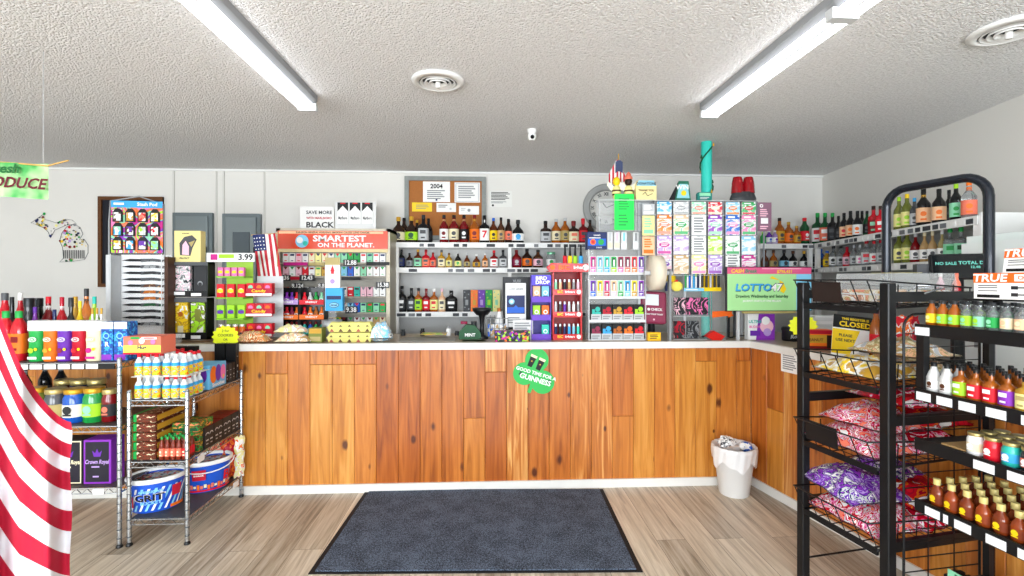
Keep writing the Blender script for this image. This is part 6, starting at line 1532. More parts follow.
for tier in range(2):
    for c in range(2):
        for r in range(3 if c == 0 else 2):
            cc = 'red' if (r+c+tier) % 2 else 'white'
            lb = 'pack of juice bottles with %s caps, %s tier, %s column, %s row from front' % (cc, ['lower', 'upper'][tier], ['left', 'right'][c], ORD[r])
            loc = (BX0+.085+c*.16, BY0+.055+r*.10, zs+tier*.133)
            if cc not in pk: pk[cc] = juice_pack(loc, lb, cc)
            else: copy_tree(pk[cc], loc, 0, lb)
    if tier == 0: tag(MB().box(BX0+.005, BX1-.005, BY0+.005, BY0+.305, zs+.1301, zs+.1325, 'off-white').build('cardboard_sheet'), 'thin cardboard sheet between the two tiers of juice packs', 'sheet')
z3 = zs+.264
pbox('juice_carton', 'pink and yellow fruit drink carton on top of the juice packs', 'carton', (fx(142, 3.0), 3.0, z3), .215, .14, .105, 'salmon', [('r', 0, 1, .0, .5, 'f7e05a'), ('r', 0, 1, .0, .1, 'red'), ('t', .5, .38, .30, 'Hug', 'navy'), ('c', .2, .65, .14, 'pink'), ('c', .5, .75, .16, 'white'), ('c', .8, .7, .14, 'pink'), ('r', .2, .45, .86, .98, 'green'), ('r', .5, .9, .84, .97, 'white'), ('r', .55, .85, .88, .94, 'red')])
pbox('puzzle_box', 'light blue box with orange and purple can pictures beside the juice packs', 'box', (BX1-.080, BY0+.240, zs), .15, .20, .155, '6ab9e6', [('c', .4, .58, .25, 'orange', .36), ('c', .7, .6, .2, 'purple', .34), ('t', .5, .14, .16, 'Smoothie', 'white')])
# its long side faces the aisle too
mb = MB()
mb.T = Matrix.Translation((BX1-.0038, BY0+.240+.1, zs)) @ Matrix.Rotation(math.pi/2, 4, 'Z')
mb2 = MB(); mb2.T = mb.T
deco(mb2, .20, .155, [('c', .22, .58, .25, 'orange', .36), ('c', .50, .6, .22, 'purple', .36), ('c', .78, .58, .2, 'pink', .32), ('c', .80, .4, .06, 'yellow'), ('t', .5, .14, .22, 'Smoothies', 'white')], 0)
pz = [o for o in COL.objects if o.name.startswith('puzzle_box')][0]
o = mb2.build('side_print', pz); o.matrix_parent_inverse = pz.matrix_basis.inverted()
SHOTC = ['black', 'charcoal', 'black', 'charcoal', 'black']
def side_carton(label, x1, y0, d, w, h, z, c, top, emb, name='shot_carton', group=None):
    t = thing(name, label, 'carton', (x1-w/2, y0, z), 0, group)
    MB().cbox(-w/2, w/2, 0, d, 0, h, c, .002).build('box', t)
    MB().box(-w/2+.002, w/2-.002, .002, d-.002, h, h+.0015, top).build('top_panel', t)
    m = MB(); m.T = Matrix.Translation((w/2, d/2, 0)) @ Matrix.Rotation(math.pi/2, 4, 'Z')
    k = min(d, h)
    for a in ((-.22, .22) if d > .1 else (0,)):
        m.add([(a*d+k*.2*math.cos(q*.52), -.001, h*.62+k*.16*math.sin(q*.52)) for q in range(7)]+[(a*d+k*.14*math.cos(q*.52), -.001, h*.62+k*.09*math.sin(q*.52)) for q in range(6, -1, -1)], [tuple(range(14))], emb)
        m.rect(a*d-k*.14, a*d+k*.14, h*.34, h*.40, -.001, emb); m.rect(a*d-k*.10, a*d+k*.10, h*.18, h*.22, -.001, emb)
    m.build('side_emblems', t)
    return t
for i in range(3):
    side_carton('black drink carton with a white arc mark, %s behind the light blue box' % ['nearest', 'middle', 'farthest'][i], BX1-.012, BY0+.445+i*.044, .042, .07, .125, zs, ['black', 'charcoal', 'black'][i], ['purple', 'charcoal', 'black'][i], 'light grey', group='small black cartons on the top shelf')
for i in range(4):
    side_carton('black energy drink carton, %s of four at the back of the top shelf' % nth(i, 4), BX0+.085+i*.078, BY0+.37 if i < 2 else BY0+.58, .045, .07, .26 if i < 2 else .25, zs, 'black', 'charcoal', 'light grey', name='drink_carton', group='black cartons at the back')
# middle shelf: stacked brown packs
zs = BZ[1]+.007
for i in range(5):
    t = thing('sausage_pack', 'brown stick pack with green ends, %s in the stack at the front left' % ['lowest', 'second from bottom', 'middle', 'second from top', 'topmost'][i], 'pack', (BX0+.075, BY0+.01, zs+i*.055), 0, 'brown packs stacked on the middle shelf')
    MB().cbox(-.045, .065, 0, .30, 0, .052, printed('cola_pack', ['brown', '6b2a1a', 'dark brown', '8c3a22', 'brown', 'cream'], 38, (1, 1, 2), noise=True), .006).build('pack_body', t)
    MB().cbox(-.068, -.046, .005, .29, .004, .050, 'green', .004).build('green_end', t)
    MB().box(.0655, .067, .02, .28, .010, .042, 'gold').build('side_label', t)
for j in range(3):
    for i in range(5):
        xx = BX0+.17+i*.033; yy = BY0+.025+j*.034
        bottle('green-capped cola bottle, %s in %s row beside brown packs' % (nth(i, 5), ['front', 'middle', 'back'][j]), (xx, yy, zs), .135+.0*j, .0155, '7a2a18', 'salmon' if i < 4 else 'red', 'green', 'slim', name='cola_bottle', group='small cola bottles', glassy=False, n=8, mark='cream')
for j in range(3):
    pbox('chocolate_pack', 'brown, green and gold pack, %s of those behind the small cola bottles' % ['lowest', 'middle', 'topmost'][j], 'pack', (BX0+.235, BY0+.14, zs+j*.062), .16, .16, .058, printed('choc', ['brown', 'green', 'dark brown', 'gold', 'salmon'], 30, (1, 1, 2), noise=True), [('r', .05, .95, .1, .4, 'dark green')], group='packs behind the cola bottles')
for i in range(3):
    bottle('tiny red hot sauce bottle, %s of three in front of the black cartons' % ['leftmost', 'middle', 'rightmost'][i], (BX1-.10+i*.034, BY0+.135+0*i+.02, zs), .12, .0145, 'red', 'dark red', 'charcoal', 'slim', name='sauce_bottle', group='tiny red bottles', glassy=False, n=10)
for i in range(4):
    side_carton('black carton with red lid and white emblems, %s along the middle shelf' % ['nearest', 'second nearest', 'third nearest', 'farthest'][i], BX1-.004, BY0+.185+i*.107, .104, .145, .135, zs, '1d1f22', 'dark red', 'light grey', group='black and red cartons')
# lowest shelf: tubs and bags
TRX, TRY = .150, .118
def wrapgeo(mb, V, F, m, rx, ry, a0=-math.pi/2, off=.002):
    """lay flat shapes (x, z) round an upright oval"""
    W = []
    for (x, z) in V:
        a = a0+x/((rx+ry)/2); k = .84+.135*min(1, max(0, z/.168)); W.append(((TRX*k+off)*math.cos(a), (TRY*k+off)*math.sin(a), z))
    mb.add(W, F, m)
def wraptext(mb, s, size, m, x, z, rx, ry, off=.003, a0=-math.pi/2, sq=1.0):
    V, F = text_geo(s, size); wrapgeo(mb, [(v.x*sq+x, v.y+z) for v in V], F, m, rx, ry, a0, off)
def wrect_(mb, x0, x1, z0, z1, m, rx, ry, off, a0=-math.pi/2, n=6, sh=0):
    V, F = [], []
    for i in range(n+1):
        xx = x0+(x1-x0)*i/n; V += [(xx, z0), (xx+sh, z1)]
    for i in range(n): F.append((2*i, 2*i+2, 2*i+3, 2*i+1))
    wrapgeo(mb, V, F, m, rx, ry, a0, off)
zs = BZ[0]+.007
def tub(label, x, y, rot, kind):
    t = thing('plastic_tub', label, 'tub', (x, y, zs), rot); rx, ry, h = .150, .118, .195
    MB().lathe([(.82, 0), (.84, .004), (.975, h*.86), (.985, h)], mat('2257c8', .3, 0, .3), 40, sx=rx, sy=ry, cap=False).build('body', t)
    MB().lathe([(.001, .002), (.82, 0)], '1d4596', 40, sx=rx, sy=ry, cap=False).build('bottom', t)
    MB().lathe([(1.0, h-.018), (1.06, h-.015), (1.06, h+.006), (1.02, h+.012), (.97, h+.006), (.97, h-.01)], 'white', 40, sx=rx, sy=ry, cap=False).build('rim', t)
    MB().lathe([(.001, h*.90), (.96, h*.90)], printed('tub_contents_'+kind, ['grey', 'light grey', 'charcoal', 'red', 'silver', 'dark grey', 'tan'], 55), 30, sx=rx, sy=ry, cap=False).build('contents', t)
    mb = MB(); k = 1.0
    for q in range(14):
        x0 = -.20+q*.03
        if kind == 'a': wrect_(mb, x0, x0+.012, .015, h*.78, 'light blue' if q % 2 else 'white', rx*.90, ry*.90, .004+.000*q, n=2, sh=.05)
    if kind == 'a':
        wrect_(mb, -.10, .045, h*.28, h*.62, mat('2257c8', .3, 0, .3), rx*.94, ry*.94, .0070); wraptext(mb, 'GRIT', .060, 'white', -.028, h*.49, rx*.95, ry*.95, .0105, sq=1.1); wraptext(mb, 'GRIT', .055, 'black', -.028, h*.49, rx*.95, ry*.95, .0115, sq=1.1)
        wraptext(mb, 'BUCKET', .026, 'light blue', -.02, h*.33, rx*.95, ry*.95, .0105); wraptext(mb, 'AMERICAN', .022, 'light blue', -.02, h*.69, rx*.95, ry*.95, .0115)
        wrect_(mb, .075, .125, h*.42, h*.76, 'c21f35', rx*.955, ry*.955, .0105); wrect_(mb, -.155, -.11, h*.2, h*.55, 'c21f35', rx*.95, ry*.95, .010); wrect_(mb, .07, .16, h*.06, h*.16, 'orange', rx*.92, ry*.92, .010)
    else:
        wrect_(mb, -.07, .0, h*.45, h*.80, 'c21f35', rx*.96, ry*.96, .009); wraptext(mb, 'SNACK', .016, 'white', -.035, h*.62, rx*.96, ry*.96, .011)
        for q in range(15): wrect_(mb, -.10+q*.018, -.10+q*.018+.014, h*.12+.006*(q % 3), h*.26+.008*(q % 2), ['orange', 'salmon', 'cream'][q % 3], rx*.93, ry*.93, .009, n=1)
        wrect_(mb, -.12, .18, h*.05, h*.11, 'red', rx*.91, ry*.91, .009)
        wraptext(mb, 'B', .09, 'red', .12, h*.45, rx*.96, ry*.96, .010)
    mb.build('wrap_label', t)
    P = [((rx+.012)*math.cos(a)*1.03, -abs(ry*1.06*math.sin(a)), h-.01-.05*math.sin(a)) for a in [math.pi*i/14 for i in range(15)]] if kind == 'b' else [((rx+.012)*math.cos(a)*1.03, abs(ry*1.06*math.sin(a)), h-.01+.02*math.sin(a)) for a in [math.pi*i/14 for i in range(15)]]
    MB().tube(P, .004, 'white', 6).build('handle', t)
    return t
tub('blue tub lettered GRIT with white rim on the lowest shelf, nearer the aisle', fx(157, 3.15), 3.15, .50, 'a')
tub('blue tub with red panel and handle on the lowest shelf, farther back', fx(206, 3.42), 3.42, .50, 'b')
def sbag(label, x, y, w, h, m, rz, seed, lean=0.0, name='snack_bag', cat='bag', d=.05):
    mb = MB(); pillow(mb, w, h, d, m, seed, amp=.004); o = mb.build(name, None, (x, y, zs+h/2)); o.rotation_euler = (math.pi/2+lean, 0, rz); return tag(o, label, cat)
sbag('orange-brown chip bag standing at the back of the lowest shelf', BX0+.185, 3.59, .13, .27, printed('chips_a', ['salmon', 'orange', 'brown', 'cream', 'salmon'], 18, noise=True), .3, 1)
sbag('bright red chip bag standing at the back of the lowest shelf', BX0+.265, 3.585, .11, .28, printed('chips_b', ['red', 'red', 'orange', 'crimson'], 18, noise=True), .5, 2)
sbag('yellow and cream bag at the right back of the lowest shelf', BX0+.33, 3.59, .07, .29, printed('chips_c', ['cream', 'pale yellow', 'white', 'orange'], 18, noise=True), .9, 3, d=.03)
bottle('lime green squeeze bottle on the lowest shelf behind the tubs', (BX0+.12, 3.575, zs), .26, .035, 'lime', None, 'green', 'round', name='squeeze_bottle', glassy=False)

# ================================================================= STRIPED FLAG AT THE LEFT EDGE
YFL = 1.20
yr = [422, 431, 445, 459, 473, 491, 511, 531, 553, 575, 597, 620, 642, 664]
t = thing('hanging_flag', 'large red and white striped US flag draped at the left edge close to the camera', 'flag', (fx(-70, YFL), YFL, 0))
ox = fx(-70, YFL)
def flagpt(dx, k):
    i = min(int(k), 12); f = k-i; y = yr[i]*(1-f)+yr[i+1]*f
    co = max(.108-.0078*k, .018)
    yy = y-co*dx**1.6-1.6*max(0, dx-52)*(.3+.02*k)-.9*math.sin(dx*.10+k*.5)*min(1, k)
    px = 71-dx+1.2*math.sin(k*1.3)*(1 if dx < 4 else 0)
    Yw = YFL+.03*math.sin(dx*.085+k*.25)+.012*math.sin(dx*.21)
    return (fx(px, Yw)-ox, Yw-YFL, fz(yy, Yw, px))
for nm, par, c in (('red_stripes', 0, 'a81430'), ('white_stripes', 1, 'd6d6da')):
    mb = MB()
    for i in range(13):
        if i % 2 != par: continue
        mb.grid(lambda u, v: flagpt(135*u, i+v), 60, 3, mat(c, .85))
    o = mb.build(nm, t)
MB().tube([(-.02, .02, 0), (-.02, .02, 2.3)], .012, mat('c9a25a', .4), 10).build('pole', t)
MB().lathe([(.12, 0), (.12, .015), (.03, .03), (.02, .08)], mat('8d7a4a', .3, .7), 20, -.02, .02).build('base', t)
# ================================================================= RACKS AT THE RIGHT
BLK = mat('141517', .42, .1, .2)
RA = (1.637, 2.47); RZ = math.radians(-80)
ca_, sa_ = math.cos(RZ), math.sin(RZ)
def rk(x, y, z=0): return (RA[0]+x*ca_-y*sa_, RA[1]+x*sa_+y*ca_, z)
RL = .453
t = thing('candy_display_rack', 'black metal basket rack with a tall arched back, standing before the side counter', 'rack', (RA[0], RA[1], 0), RZ)
for x in (0, RL):
    MB().cbox(x-.022, x+.022, -.022, .022, 0, 1.547, BLK, .004).build('front_post', t)
D0, D1 = .535, .572
def arch(off, r, zt):
    P = [(-.0, D0, 0)]; c = .10
    P += [(0, D0, .4), (0, D0, zt-c)]
    for i in range(1, 7):
        a = math.pi/2*i/6; P.append((c-c*math.cos(a), D0+(D1-D0)*(c-c*math.cos(a))/RL, zt-c+c*math.sin(a)))
    for i in range(0, 7):
        a = math.pi/2*i/6; x = RL-c+c*math.sin(a); P.append((x, D0+(D1-D0)*x/RL, zt-c+c*math.cos(a)))
    P += [(RL, D1, .4), (RL, D1, 0)]
    return P
MB().tube(arch(0, .022, 2.043), .021, mat('1b2029', .22, .3, .5), 12).build('arched_back_tube', t)
for x, d in ((0, D0), (RL, D1)):
    for z in (1.487, .954, .413):
        MB().box(x-.012, x+.012, .022, d-.015, z-.022, z+.022, BLK).build('side_rail', t)
    MB().tube([(x, .0, .115), (x, d, .115)], .005, BLK, 6).build('floor_brace', t)
for z in (1.487, .954, .413): MB().tube([(0, D0, z), (RL, D1, z)], .010, BLK, 8).build('back_rail', t)
lev = [1.435, 1.085, .735, .385]
for i, z in enumerate(lev):
    mb = MB(); f = -.02; b = .50
    x0, x1 = .028, RL-.028
    mb.tube([(x0, f, z), (x1, f, z), (x1, b, z+.02), (x0, b, z+.02)], .006, BLK, 6, True)
    mb.tube([(x0-.005, f-.06, z+.125), (x1+.005, f-.06, z+.125), (x1+.005, b, z+.09), (x0-.005, b, z+.09)], .004, BLK, 6, True)
    for k in range(6):
        x = x0+(x1-x0)*k/5; mb.tube([(x, f-.06, z+.125), (x, f, z), (x, b, z+.02), (x, b, z+.09)], .0028, BLK, 5)
    for k in range(1, 10):
        y = f+(b-f)*k/10; zz = z+.02*k/10; mb.tube([(x0, y, zz+.0), (x1, y, zz+.0)], .0022, BLK, 4)
    for k in range(1, 5):
        for x, s_ in ((x0, -1), (x1, 1)):
            y = f+(b-f)*k/5; mb.tube([(x, y, z+.01), (x+s_*.005, y, z+.105)], .0028, BLK, 5)
    mb.box(x0, x1, f-.006, f+.006, z-.022, z+.004, BLK)
    bk = mb.build('wire_basket', t); BSK = globals().setdefault('BSK', []); BSK.append(bk)
for (xa, xb, z, c, bi) in ((.14, .30, 1.455, '2a1f1c', 0), (.10, .28, .775, '17191b', 2)):
    MB().prism([(xa, z), (xb, z), (xb-.01, z+.095), (xa-.01, z+.095)], -.078, -.074, mat(c, .35)).build('price_card_holder', BSK[bi])
# candy bags
PEPR = printed('peppermint_red', ['red', 'crimson', 'crimson', 'red', 'pink', 'white', 'crimson', 'red'], 13, noise=True, coat=.7, rough=.25)
PEPW = printed('peppermint_white', ['white', 'red', 'crimson', 'white', 'pink', 'crimson', 'light grey', 'red', 'salmon'], 20, noise=True, coat=.7, rough=.25)
PURP = printed('purple_candy', ['purple', 'lilac', 'purple', 'violet', 'navy', 'light grey', 'purple', 'white'], 18, noise=True, coat=.7, rough=.25)
RED = printed('red_wrapper', ['crimson', 'red', 'crimson', 'red', 'd8182a', 'orange', 'crimson', 'white'], 9, noise=True, coat=.7, rough=.25)
TAN = printed('tan_pouch', ['tan', 'cream', 'khaki', 'peach', 'tan', 'white', 'light grey'], 16, noise=True, coat=.7, rough=.3)
YEL = printed('yellow_label_pouch', ['tan', 'yellow', 'cream', 'white', 'tan', 'gold'], 11, noise=True, coat=.7, rough=.3)
def cbag(label, x, y, z, w, d, h, m, rz, seed, tx=0, ty=0, amp=.014):
    p = rk(x, y, z); return bag('candy_bag', label, p, w, d, h, m, RZ+rz, seed, (tx, ty), 'bag', 'candy bags in the basket rack', amp)
z = lev[3]+.022
cbag('red and white mint bag at the bottom of the lowest basket, toward the aisle', RL/2, .14, z, .38, .30, .13, PEPW, .0, 1, .02)
cbag('red mint bag at the back of the lowest basket', RL/2, .38, z, .38, .28, .13, PEPR, .05, 2)
cbag('glossy red bag lying on the others at the back of the lowest basket', RL/2+.03, .36, z+.10, .37, .34, .11, RED, .12, 3)
cbag('purple and white candy bag lying on top at the front of the lowest basket', RL/2-.05, .12, z+.125, .36, .32, .11, PURP, -.15, 4, .02, .04)
cbag('second purple candy bag lying behind the first in the lowest basket', RL/2-.07, .33, z+.20, .28, .2, .06, PURP, .2, 14)
z = lev[2]+.022
cbag('white and red mint bag at the front of the third basket, lowest', RL/2, .13, z, .38, .30, .12, PEPW, 0, 5, .02)
cbag('white and red mint bag lying on the front one in the third basket', RL/2+.01, .17, z+.11, .36, .28, .10, PEPW, .12, 6, .03)
cbag('red and white mint bag at the back of the third basket', RL/2, .38, z, .38, .28, .13, PEPR, 0, 7)
cbag('glossy red bag heaped at the back of the third basket', RL/2+.02, .38, z+.12, .38, .28, .10, RED, .05, 8)
cbag('red mint bag topmost of the third basket', RL/2+.01, .33, z+.215, .36, .26, .06, PEPR, -.06, 9)
z = lev[1]+.022
cbag('pouch of pale pastries with yellow label at the front of the second basket', RL/2+.02, .13, z, .38, .28, .09, YEL, 0, 10, .01)
cbag('pouch of tan pastries at the back of the second basket', RL/2, .37, z, .37, .26, .09, TAN, 0, 11)
cbag('clear pouch of cream pastries lying on top in the second basket', RL/2+.03, .31, z+.09, .35, .26, .08, TAN, .1, 12)
z = lev[0]+.022
p = rk(RL/2, .14, z)
t = thing('bakery_clamshell', 'clear plastic bakery box of orange-topped cakes in the top basket', 'food box', p, RZ)
MB().cbox(-.155, .155, .02, .32, 0, .055, printed('cakes', ['orange', 'gold', 'cream', 'white', 'amber', 'peach'], 12, noise=True), .008).build('cakes', t)
mb = MB(); mb.prism([(-.175, .0), (.175, .0), (.150, .135), (-.150, .135)], -.01, .34, mat('f4f8f8', .1, 0, .5, 0, .24)); mb.build('lid', t)
mb = MB(); mb.tube([(-.185, -.015, .035), (.185, -.015, .035), (.185, .375, .035), (-.185, .375, .035)], .004, ACE, 5, True); mb.build('lid_rim', t)
pbox('paper_label', None, None, (.0, .12, .137), .16, .12, .001, 'pale yellow', parent=t)
for i, (x, c) in enumerate(((.30, 'pale pink'), (.37, 'salmon'))):
    p = rk(x, .50, z); bottle('small %s bottle with %s cap at the back of the top basket' % (('pink', 'white') if i == 0 else ('red', 'pink')), p, .135, .016, c, 'red', 'white' if i == 0 else 'salmon', 'slim', name='small_bottle', glassy=False)
for i in range(4):
    p = rk(.30+.03*i, .30, z+.01+.012*i); o = MB().tube([(-.0, -.18, 0), (.05, 0, .02), (.02, .16, .03), (-.05, .15, .03), (-.06, -.1, .01)], .004, CHROME, 5).build('display_hook', None, p, RZ+.2*i)
    tag(o, 'chrome display hook lying in the top basket, %s from bottom of the tangle' % ORD[i], 'hook', 'chrome hooks')
# red packs standing on the side counter behind the basket rack
for i, (px, c) in enumerate(((894, 'red'), (901, 'orange'), (908, 'crimson'))):
    xx, yy = retp(px, .12+.10*i); mb = MB(); pillow(mb, .10, .26, .06, printed('hang%d' % i, [c, 'red', c, 'white', 'orange'], 20, noise=True), i+3, amp=.004)
    o = mb.build('snack_bag', None, (xx, yy, ZC+.13)); o.rotation_euler = (math.pi/2, 0, -.6); tag(o, '%s snack bag standing on the side counter behind the basket rack' % c, 'bag')

# ---- gondola of miniature bottles
GO = (1.737, 1.908); GZ = math.radians(-83)
cg, sg = math.cos(GZ), math.sin(GZ)
def gk(x, y, z=0): return (GO[0]+x*cg-y*sg, GO[1]+x*sg+y*cg, z)
GL, GD = .86, .36
t = thing('bottle_shelf_rack', 'black shelf rack of miniature liquor bottles at the right edge', 'rack', (GO[0], GO[1], 0), GZ)
gz = [1.375, 1.115, .916, .668, .33]
for k, z in enumerate(gz):
    dd = GD; x0 = 0
    mb = MB(); mb.box(x0, GL, .0, dd, z-.018, z, BLK); mb.box(x0, GL, -.008, 0, z-.040, z+.008, BLK); shl = mb.build('shelf', t); SHL = globals().setdefault('SHL', []); SHL.append(shl)
    for q in range(14):
        if k in (0,): MB().box(.05+q*.055, .075+q*.055, .05, .054, z-.0215, z-.0185, 'light grey').build('slot', shl)
tags = {0: [(0.0, .06)], 1: [(.005, .065), (.085, .145), (.165, .225), (.255, .32), (.36, .42)], 2: [(.215, .285), (.32, .39)], 3: [(.04, .10), (.11, .13), (.15, .21), (.255, .32), (.35, .42)]}
for k, L in tags.items():
    for a, b in L: MB().box(a+.004, b, -.0105, -.008, gz[k]-.036, gz[k]-.004, 'f0f1f4').build('price_tag', SHL[k])
for (x, y) in ((.012, GD-.02), (GL-.02, GD-.02), (GL-.02, .02)):
    MB().box(x-.012, x+.012, y-.012, y+.012, 0, 1.50, BLK).build('upright', t)
MB().box(0, .03, .0, .03, gz[1], gz[0]-.04, BLK).build('front_stay', t)
# wire end panel
mb = MB(); xx = -.035
P = [(xx, -.02, .0), (xx, -.02, 1.36)]+[(xx, -.02+.06*(1-math.cos(a)), 1.36+.06*math.sin(a)) for a in [math.pi/2*i/5 for i in range(1, 6)]]+[(xx, GD, 1.42), (xx, GD, 0)]
mb.tube(P, .005, BLK, 6)
for i in range(22):
    z = .12+.058*i; mb.tube([(xx, -.02, z), (xx, GD, z)], .0025, BLK, 4)
for y in (.10, .23): mb.tube([(xx, y, 0), (xx, y, 1.40)], .0025, BLK, 4)
mb.build('wire_end_panel', t)
MB().box(.13, GL, .06, GD-.03, 1.485, 1.490, BLK).build('top_shelf', t)
for a in (.14, GL-.02): MB().box(a-.01, a+.01, .2, .22, gz[0], 1.485, BLK).build('top_shelf_stay', t)
protos = {}
def mini(key, label, x, y, z, h, r, body, lab, cap, sty, group, name='mini_bottle', **kw):
    p = gk(x, y, z)
    if key not in protos: protos[key] = bottle(label, p, h, r, body, lab, cap, sty, rotz=GZ, group=group, name=name, n=10, **kw); return protos[key]
    return copy_tree(protos[key], p, GZ, label, group)
ROWN = ['front', 'second', 'third', 'fourth', 'fifth']
# shelf 1: clear shouldered minis with dark caps
c1 = [('yellow', 'pale yellow', 'dark red'), ('lime', 'mint', 'charcoal'), ('lime', 'mint', 'charcoal'), ('lime', 'mint', 'charcoal'), ('mint', 'lime', 'charcoal'), ('green', 'mint', 'charcoal'), ('cream', 'peach', 'grey'), ('peach', 'cream', 'grey'), ('cream', 'peach', 'grey'), ('peach', 'cream', 'charcoal'), ('white', 'charcoal', 'charcoal'), ('cream', 'charcoal', 'charcoal'), ('crimson', 'red', 'charcoal'), ('crimson', 'red', 'charcoal')]
for r in range(3):
    for i in range(11):
        l, m2, b = c1[i]
        mini(('s1', l, r > 0 or i > 2), 'black-capped miniature, %s label, %s row, %s, top bottle shelf' % (l, ROWN[r], nth(i, 11)), .04+i*.043, .028+r*.045, gz[0], .104, .0195, 'clear' if r or i > 2 else 'amber', l, 'charcoal', 'slim', 'miniatures on the top shelf of the bottle rack', mark=m2, lab2=None)
# shelf 2
c2 = [('white', 'white', 'brown'), ('white', 'white', 'brown'), ('amber', 'lime', 'white'), ('amber', 'red', 'white'), ('amber', 'red', 'white'), ('amber', 'violet', 'white'), ('gold', 'pale yellow', 'khaki'), ('dark red', 'purple', 'white'), ('dark red', 'purple', 'white'), ('amber', 'cream', 'brown'), ('amber', 'cream', 'brown')]
for r in range(5):
    for i in range(9):
        b, l, m2 = c2[i]
        if r and i < 3 and r > 1: b, l = 'amber', 'brown'
        if r > 3 and i < 2: continue
        mini(('s2', b, l), '%s miniature, %s label, %s row, %s, second bottle shelf' % (b, l, ROWN[r], nth(i, 9)), .045+i*.0505+.004*r, .032+r*.052, gz[1], .118, .0225, b, l, 'black', 'milk' if b == 'white' else 'square', 'miniatures on the second shelf of the bottle rack', mark=m2)
# shelf 3: small tins
c3 = [('white', 'cream'), ('red', 'red'), ('teal', 'sky blue'), ('charcoal', 'salmon'), ('cream', 'red'), ('green', 'mint'), ('red', 'white')]
for r in range(3):
    for i in range(6):
        b, l = c3[(i+r*2) % 7]; p = gk(.19+i*.056-.0*r, .04+r*.06, gz[2])
        key = ('tin', b, l)
        lb = '%s and %s jar, %s row, %s, third bottle shelf' % (b, l, ROWN[r], nth(i, 6))
        if key in protos: copy_tree(protos[key], p, GZ, lb)
        else: protos[key] = bottle(lb, p, .082, .026, b, l, 'khaki', 'jar', rotz=GZ, group='small jars on the third shelf', name='small_jar', cat='jar', glassy=False, mark='white', n=14)
pbox('cardboard_tray', 'brown cardboard tray lying on the third bottle shelf', 'tray', gk(.12, .03, gz[2]), .09, .2, .006, 'tan', rotz=GZ)
# shelf 4: round amber minis with gold caps
for r in range(5):
    for i in range(8):
        if i == 7 and r == 0: continue
        mini(('s4', i % 2), 'round amber miniature with gold cap, %s row, %s, fourth bottle shelf' % (ROWN[r], nth(i, 8)), .055+i*.055+.003*r, .034+r*.058, gz[3], .105, .026, 'a8481c' if i % 2 else '8c3a18', '8c3a18' if i % 2 else '7a3216', 'd4c27a', 'nip', 'amber miniatures on the fourth shelf', mark='yellow')
pbox('tea_box', 'white and red small box with a green mark beside the amber miniatures', 'box', gk(.40, .0, gz[3]), .06, .08, .10, 'white', [('r', 0, 1, .35, .5, 'red'), ('c', .5, .7, .22, 'green')], rotz=GZ)
# shelf 5
t = thing('cable_pack', 'black gadget pack with a green header and round sticker on the lowest rack shelf', 'pack', gk(.04, .08, gz[4]), GZ)
mb = MB(); mb.cbox(0, .26, 0, .08, 0, .055, BLK, .004); mb.build('box', t)
mb = MB(); mb.prism([(.02, .055), (.26, .055), (.26, .085), (.02, .085)], -.002, .002, 'mint'); mb.text('DIESEL POWER', .022, 'dark green', .12, .07, -.003); mb.build('header', t)
mb = MB(); mb.disc(.22, .06, .034, -.005, 'black', 20); mb.disc(.22, .06, .030, -.006, 'white', 20); mb.disc(.22, .06, .027, -.0065, 'charcoal', 20); mb.text('Jamfoods', .02, 'white', .22, .06, -.008); mb.build('sticker', t)
for i in range(3): MB().cbox(.02+.03*i, .04+.03*i, .0, .06, .056, .075, BLK, .003).build('plug', t)
# cable cartons
def tbox(label, x, y, z, w, h, rz, tilt=0):
    p = gk(x, y, z); mb = MB(); mb.cbox(0, w, 0, .06, 0, h, mat('f2f0ec', .4), .001)
    OR = mat('ee6a1e', .4)
    for (a, b, c, d, m, o) in ((0, w, h*.62, h, OR, .001), (.012, .082, h*.05, h*.17, 'black', .0012)): mb.rect(a, b, c, d, -o, m)
    mb.text('TRUE', .038, 'white', .052, h*.80, -.0018, 1.15, 0, .12); mb.rect(.125, .21, h*.68, h*.94, -.0016, 'white'); mb.text('CHARGE', .018, OR, .17, h*.81, -.0022)
    for q in (.50, .42, .30): mb.rect(.015, .075, h*q, h*q+.003, -.001, 'dark grey')
    for q in (.42, .16): mb.rect(.115, .135, h*q-.004, h*q+.008, -.001, 'charcoal'); mb.rect(.135, .24, h*q, h*q+.004, -.001, 'charcoal')
    o = mb.build('cable_carton', None, p, GZ+rz, tilt); return tag(o, label, 'carton', None)
tbox('orange and white cable carton on the rack top, nearer one', .19, .03, 1.492, .25, .093, .04)
tbox('orange and white cable carton on the rack top, stacked above and behind', .26, .06, 1.5855, .25, .085, -.05, -.15)

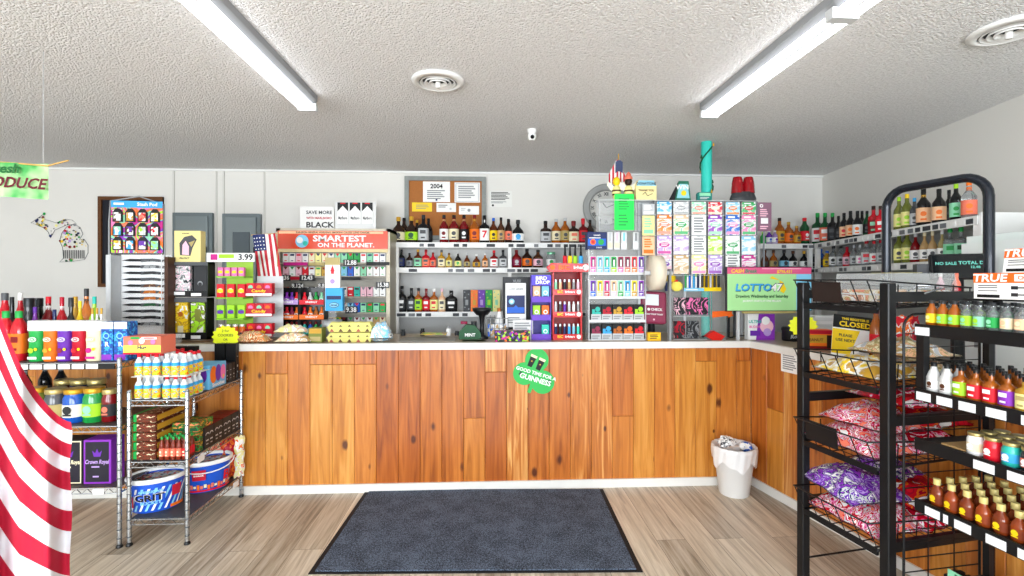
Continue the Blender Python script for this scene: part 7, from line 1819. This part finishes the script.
# ---- point-of-sale screen and white cooler behind
xs, ys = retp(962, .20)
t = thing('register_monitor', 'black register monitor with pale green text behind the arched rack', 'monitor', (xs, ys, ZC), -.50)
s = scl(962, ys)/FPX
w = 50*s; h = 26*s
zc = fz(266, ys, 962)-ZC
mb = MB(); mb.T = Matrix.Translation((0, 0, zc)) @ Matrix.Rotation(-.25, 4, 'X'); mb.cbox(-w/2, w/2, 0, .03, -h/2, h/2, BLKM, .004); mb.build('casing', t)
mb = MB(); mb.T = Matrix.Translation((0, 0, zc)) @ Matrix.Rotation(-.25, 4, 'X'); mb.rect(-w*.46, w*.46, -h*.42, h*.42, -.001, mat('0c1114', .2, 0, .4)); mb.text('NO SALE', .022, mat('64b8a8', .5, emit=.3), -w*.25, h*.1, -.002); mb.text('TOTAL DUE', .024, mat('64b8a8', .5, emit=.3), w*.2, h*.12, -.002); mb.text('12.48', .018, mat('64b8a8', .5, emit=.3), w*.2, -h*.05, -.002); mb.build('display', t)
MB().box(-w/2-.05, -w/2+.02, .02, .10, zc-h*.3, zc+h*.1, 'dark grey').build('printer_arm', t)
MB().lathe([(.11, 0), (.11, .02), (.03, .04), (.025, zc-h*.4)], BLKM, 16, cy=.06).build('stand', t)
t = thing('white_cooler', 'white upright cooler beyond the arched rack at the right edge', 'cooler', (0, 0, 0))
Y0c, Y1c = 1.75, 2.60
xa = 2.66
MB().prismz([(xa-.1, Y0c), (wallR(Y0c)-.02, Y0c), (wallR(Y1c)-.02, Y1c), (xa, Y1c)], .05, 1.80, mat('eaf3f0', .3, 0, .2)).build('cabinet', t)
MB().prismz([(xa-.14, Y0c+.01), (xa-.104, Y0c+.01), (xa-.004, Y1c-.01), (xa-.04, Y1c-.01)], .10, 1.76, mat('f1f8f6', .25, 0, .3)).build('door', t)
MB().box(xa-.06, xa-.04, Y1c-.12, Y1c-.10, 1.2, 1.6, 'grey').build('handle', t)
MB().box(xa-.10, xa-.098, 2.02, 2.10, 1.62, 1.68, 'green').build('sticker', t) if False else None
for i, (dx, dy, hh) in enumerate(((.18, .45, .12), (.30, .52, .10))):
    o = MB().cbox(-.05, .05, -.04, .04, 0, hh, mat('bcd3d6', .1, 0, .5, 0, .6), .01).build('clear_container', None, (xa+dx, Y0c+dy, 1.80)); tag(o, 'clear plastic container on top of the white cooler, %s' % ['left', 'right'][i], 'container')
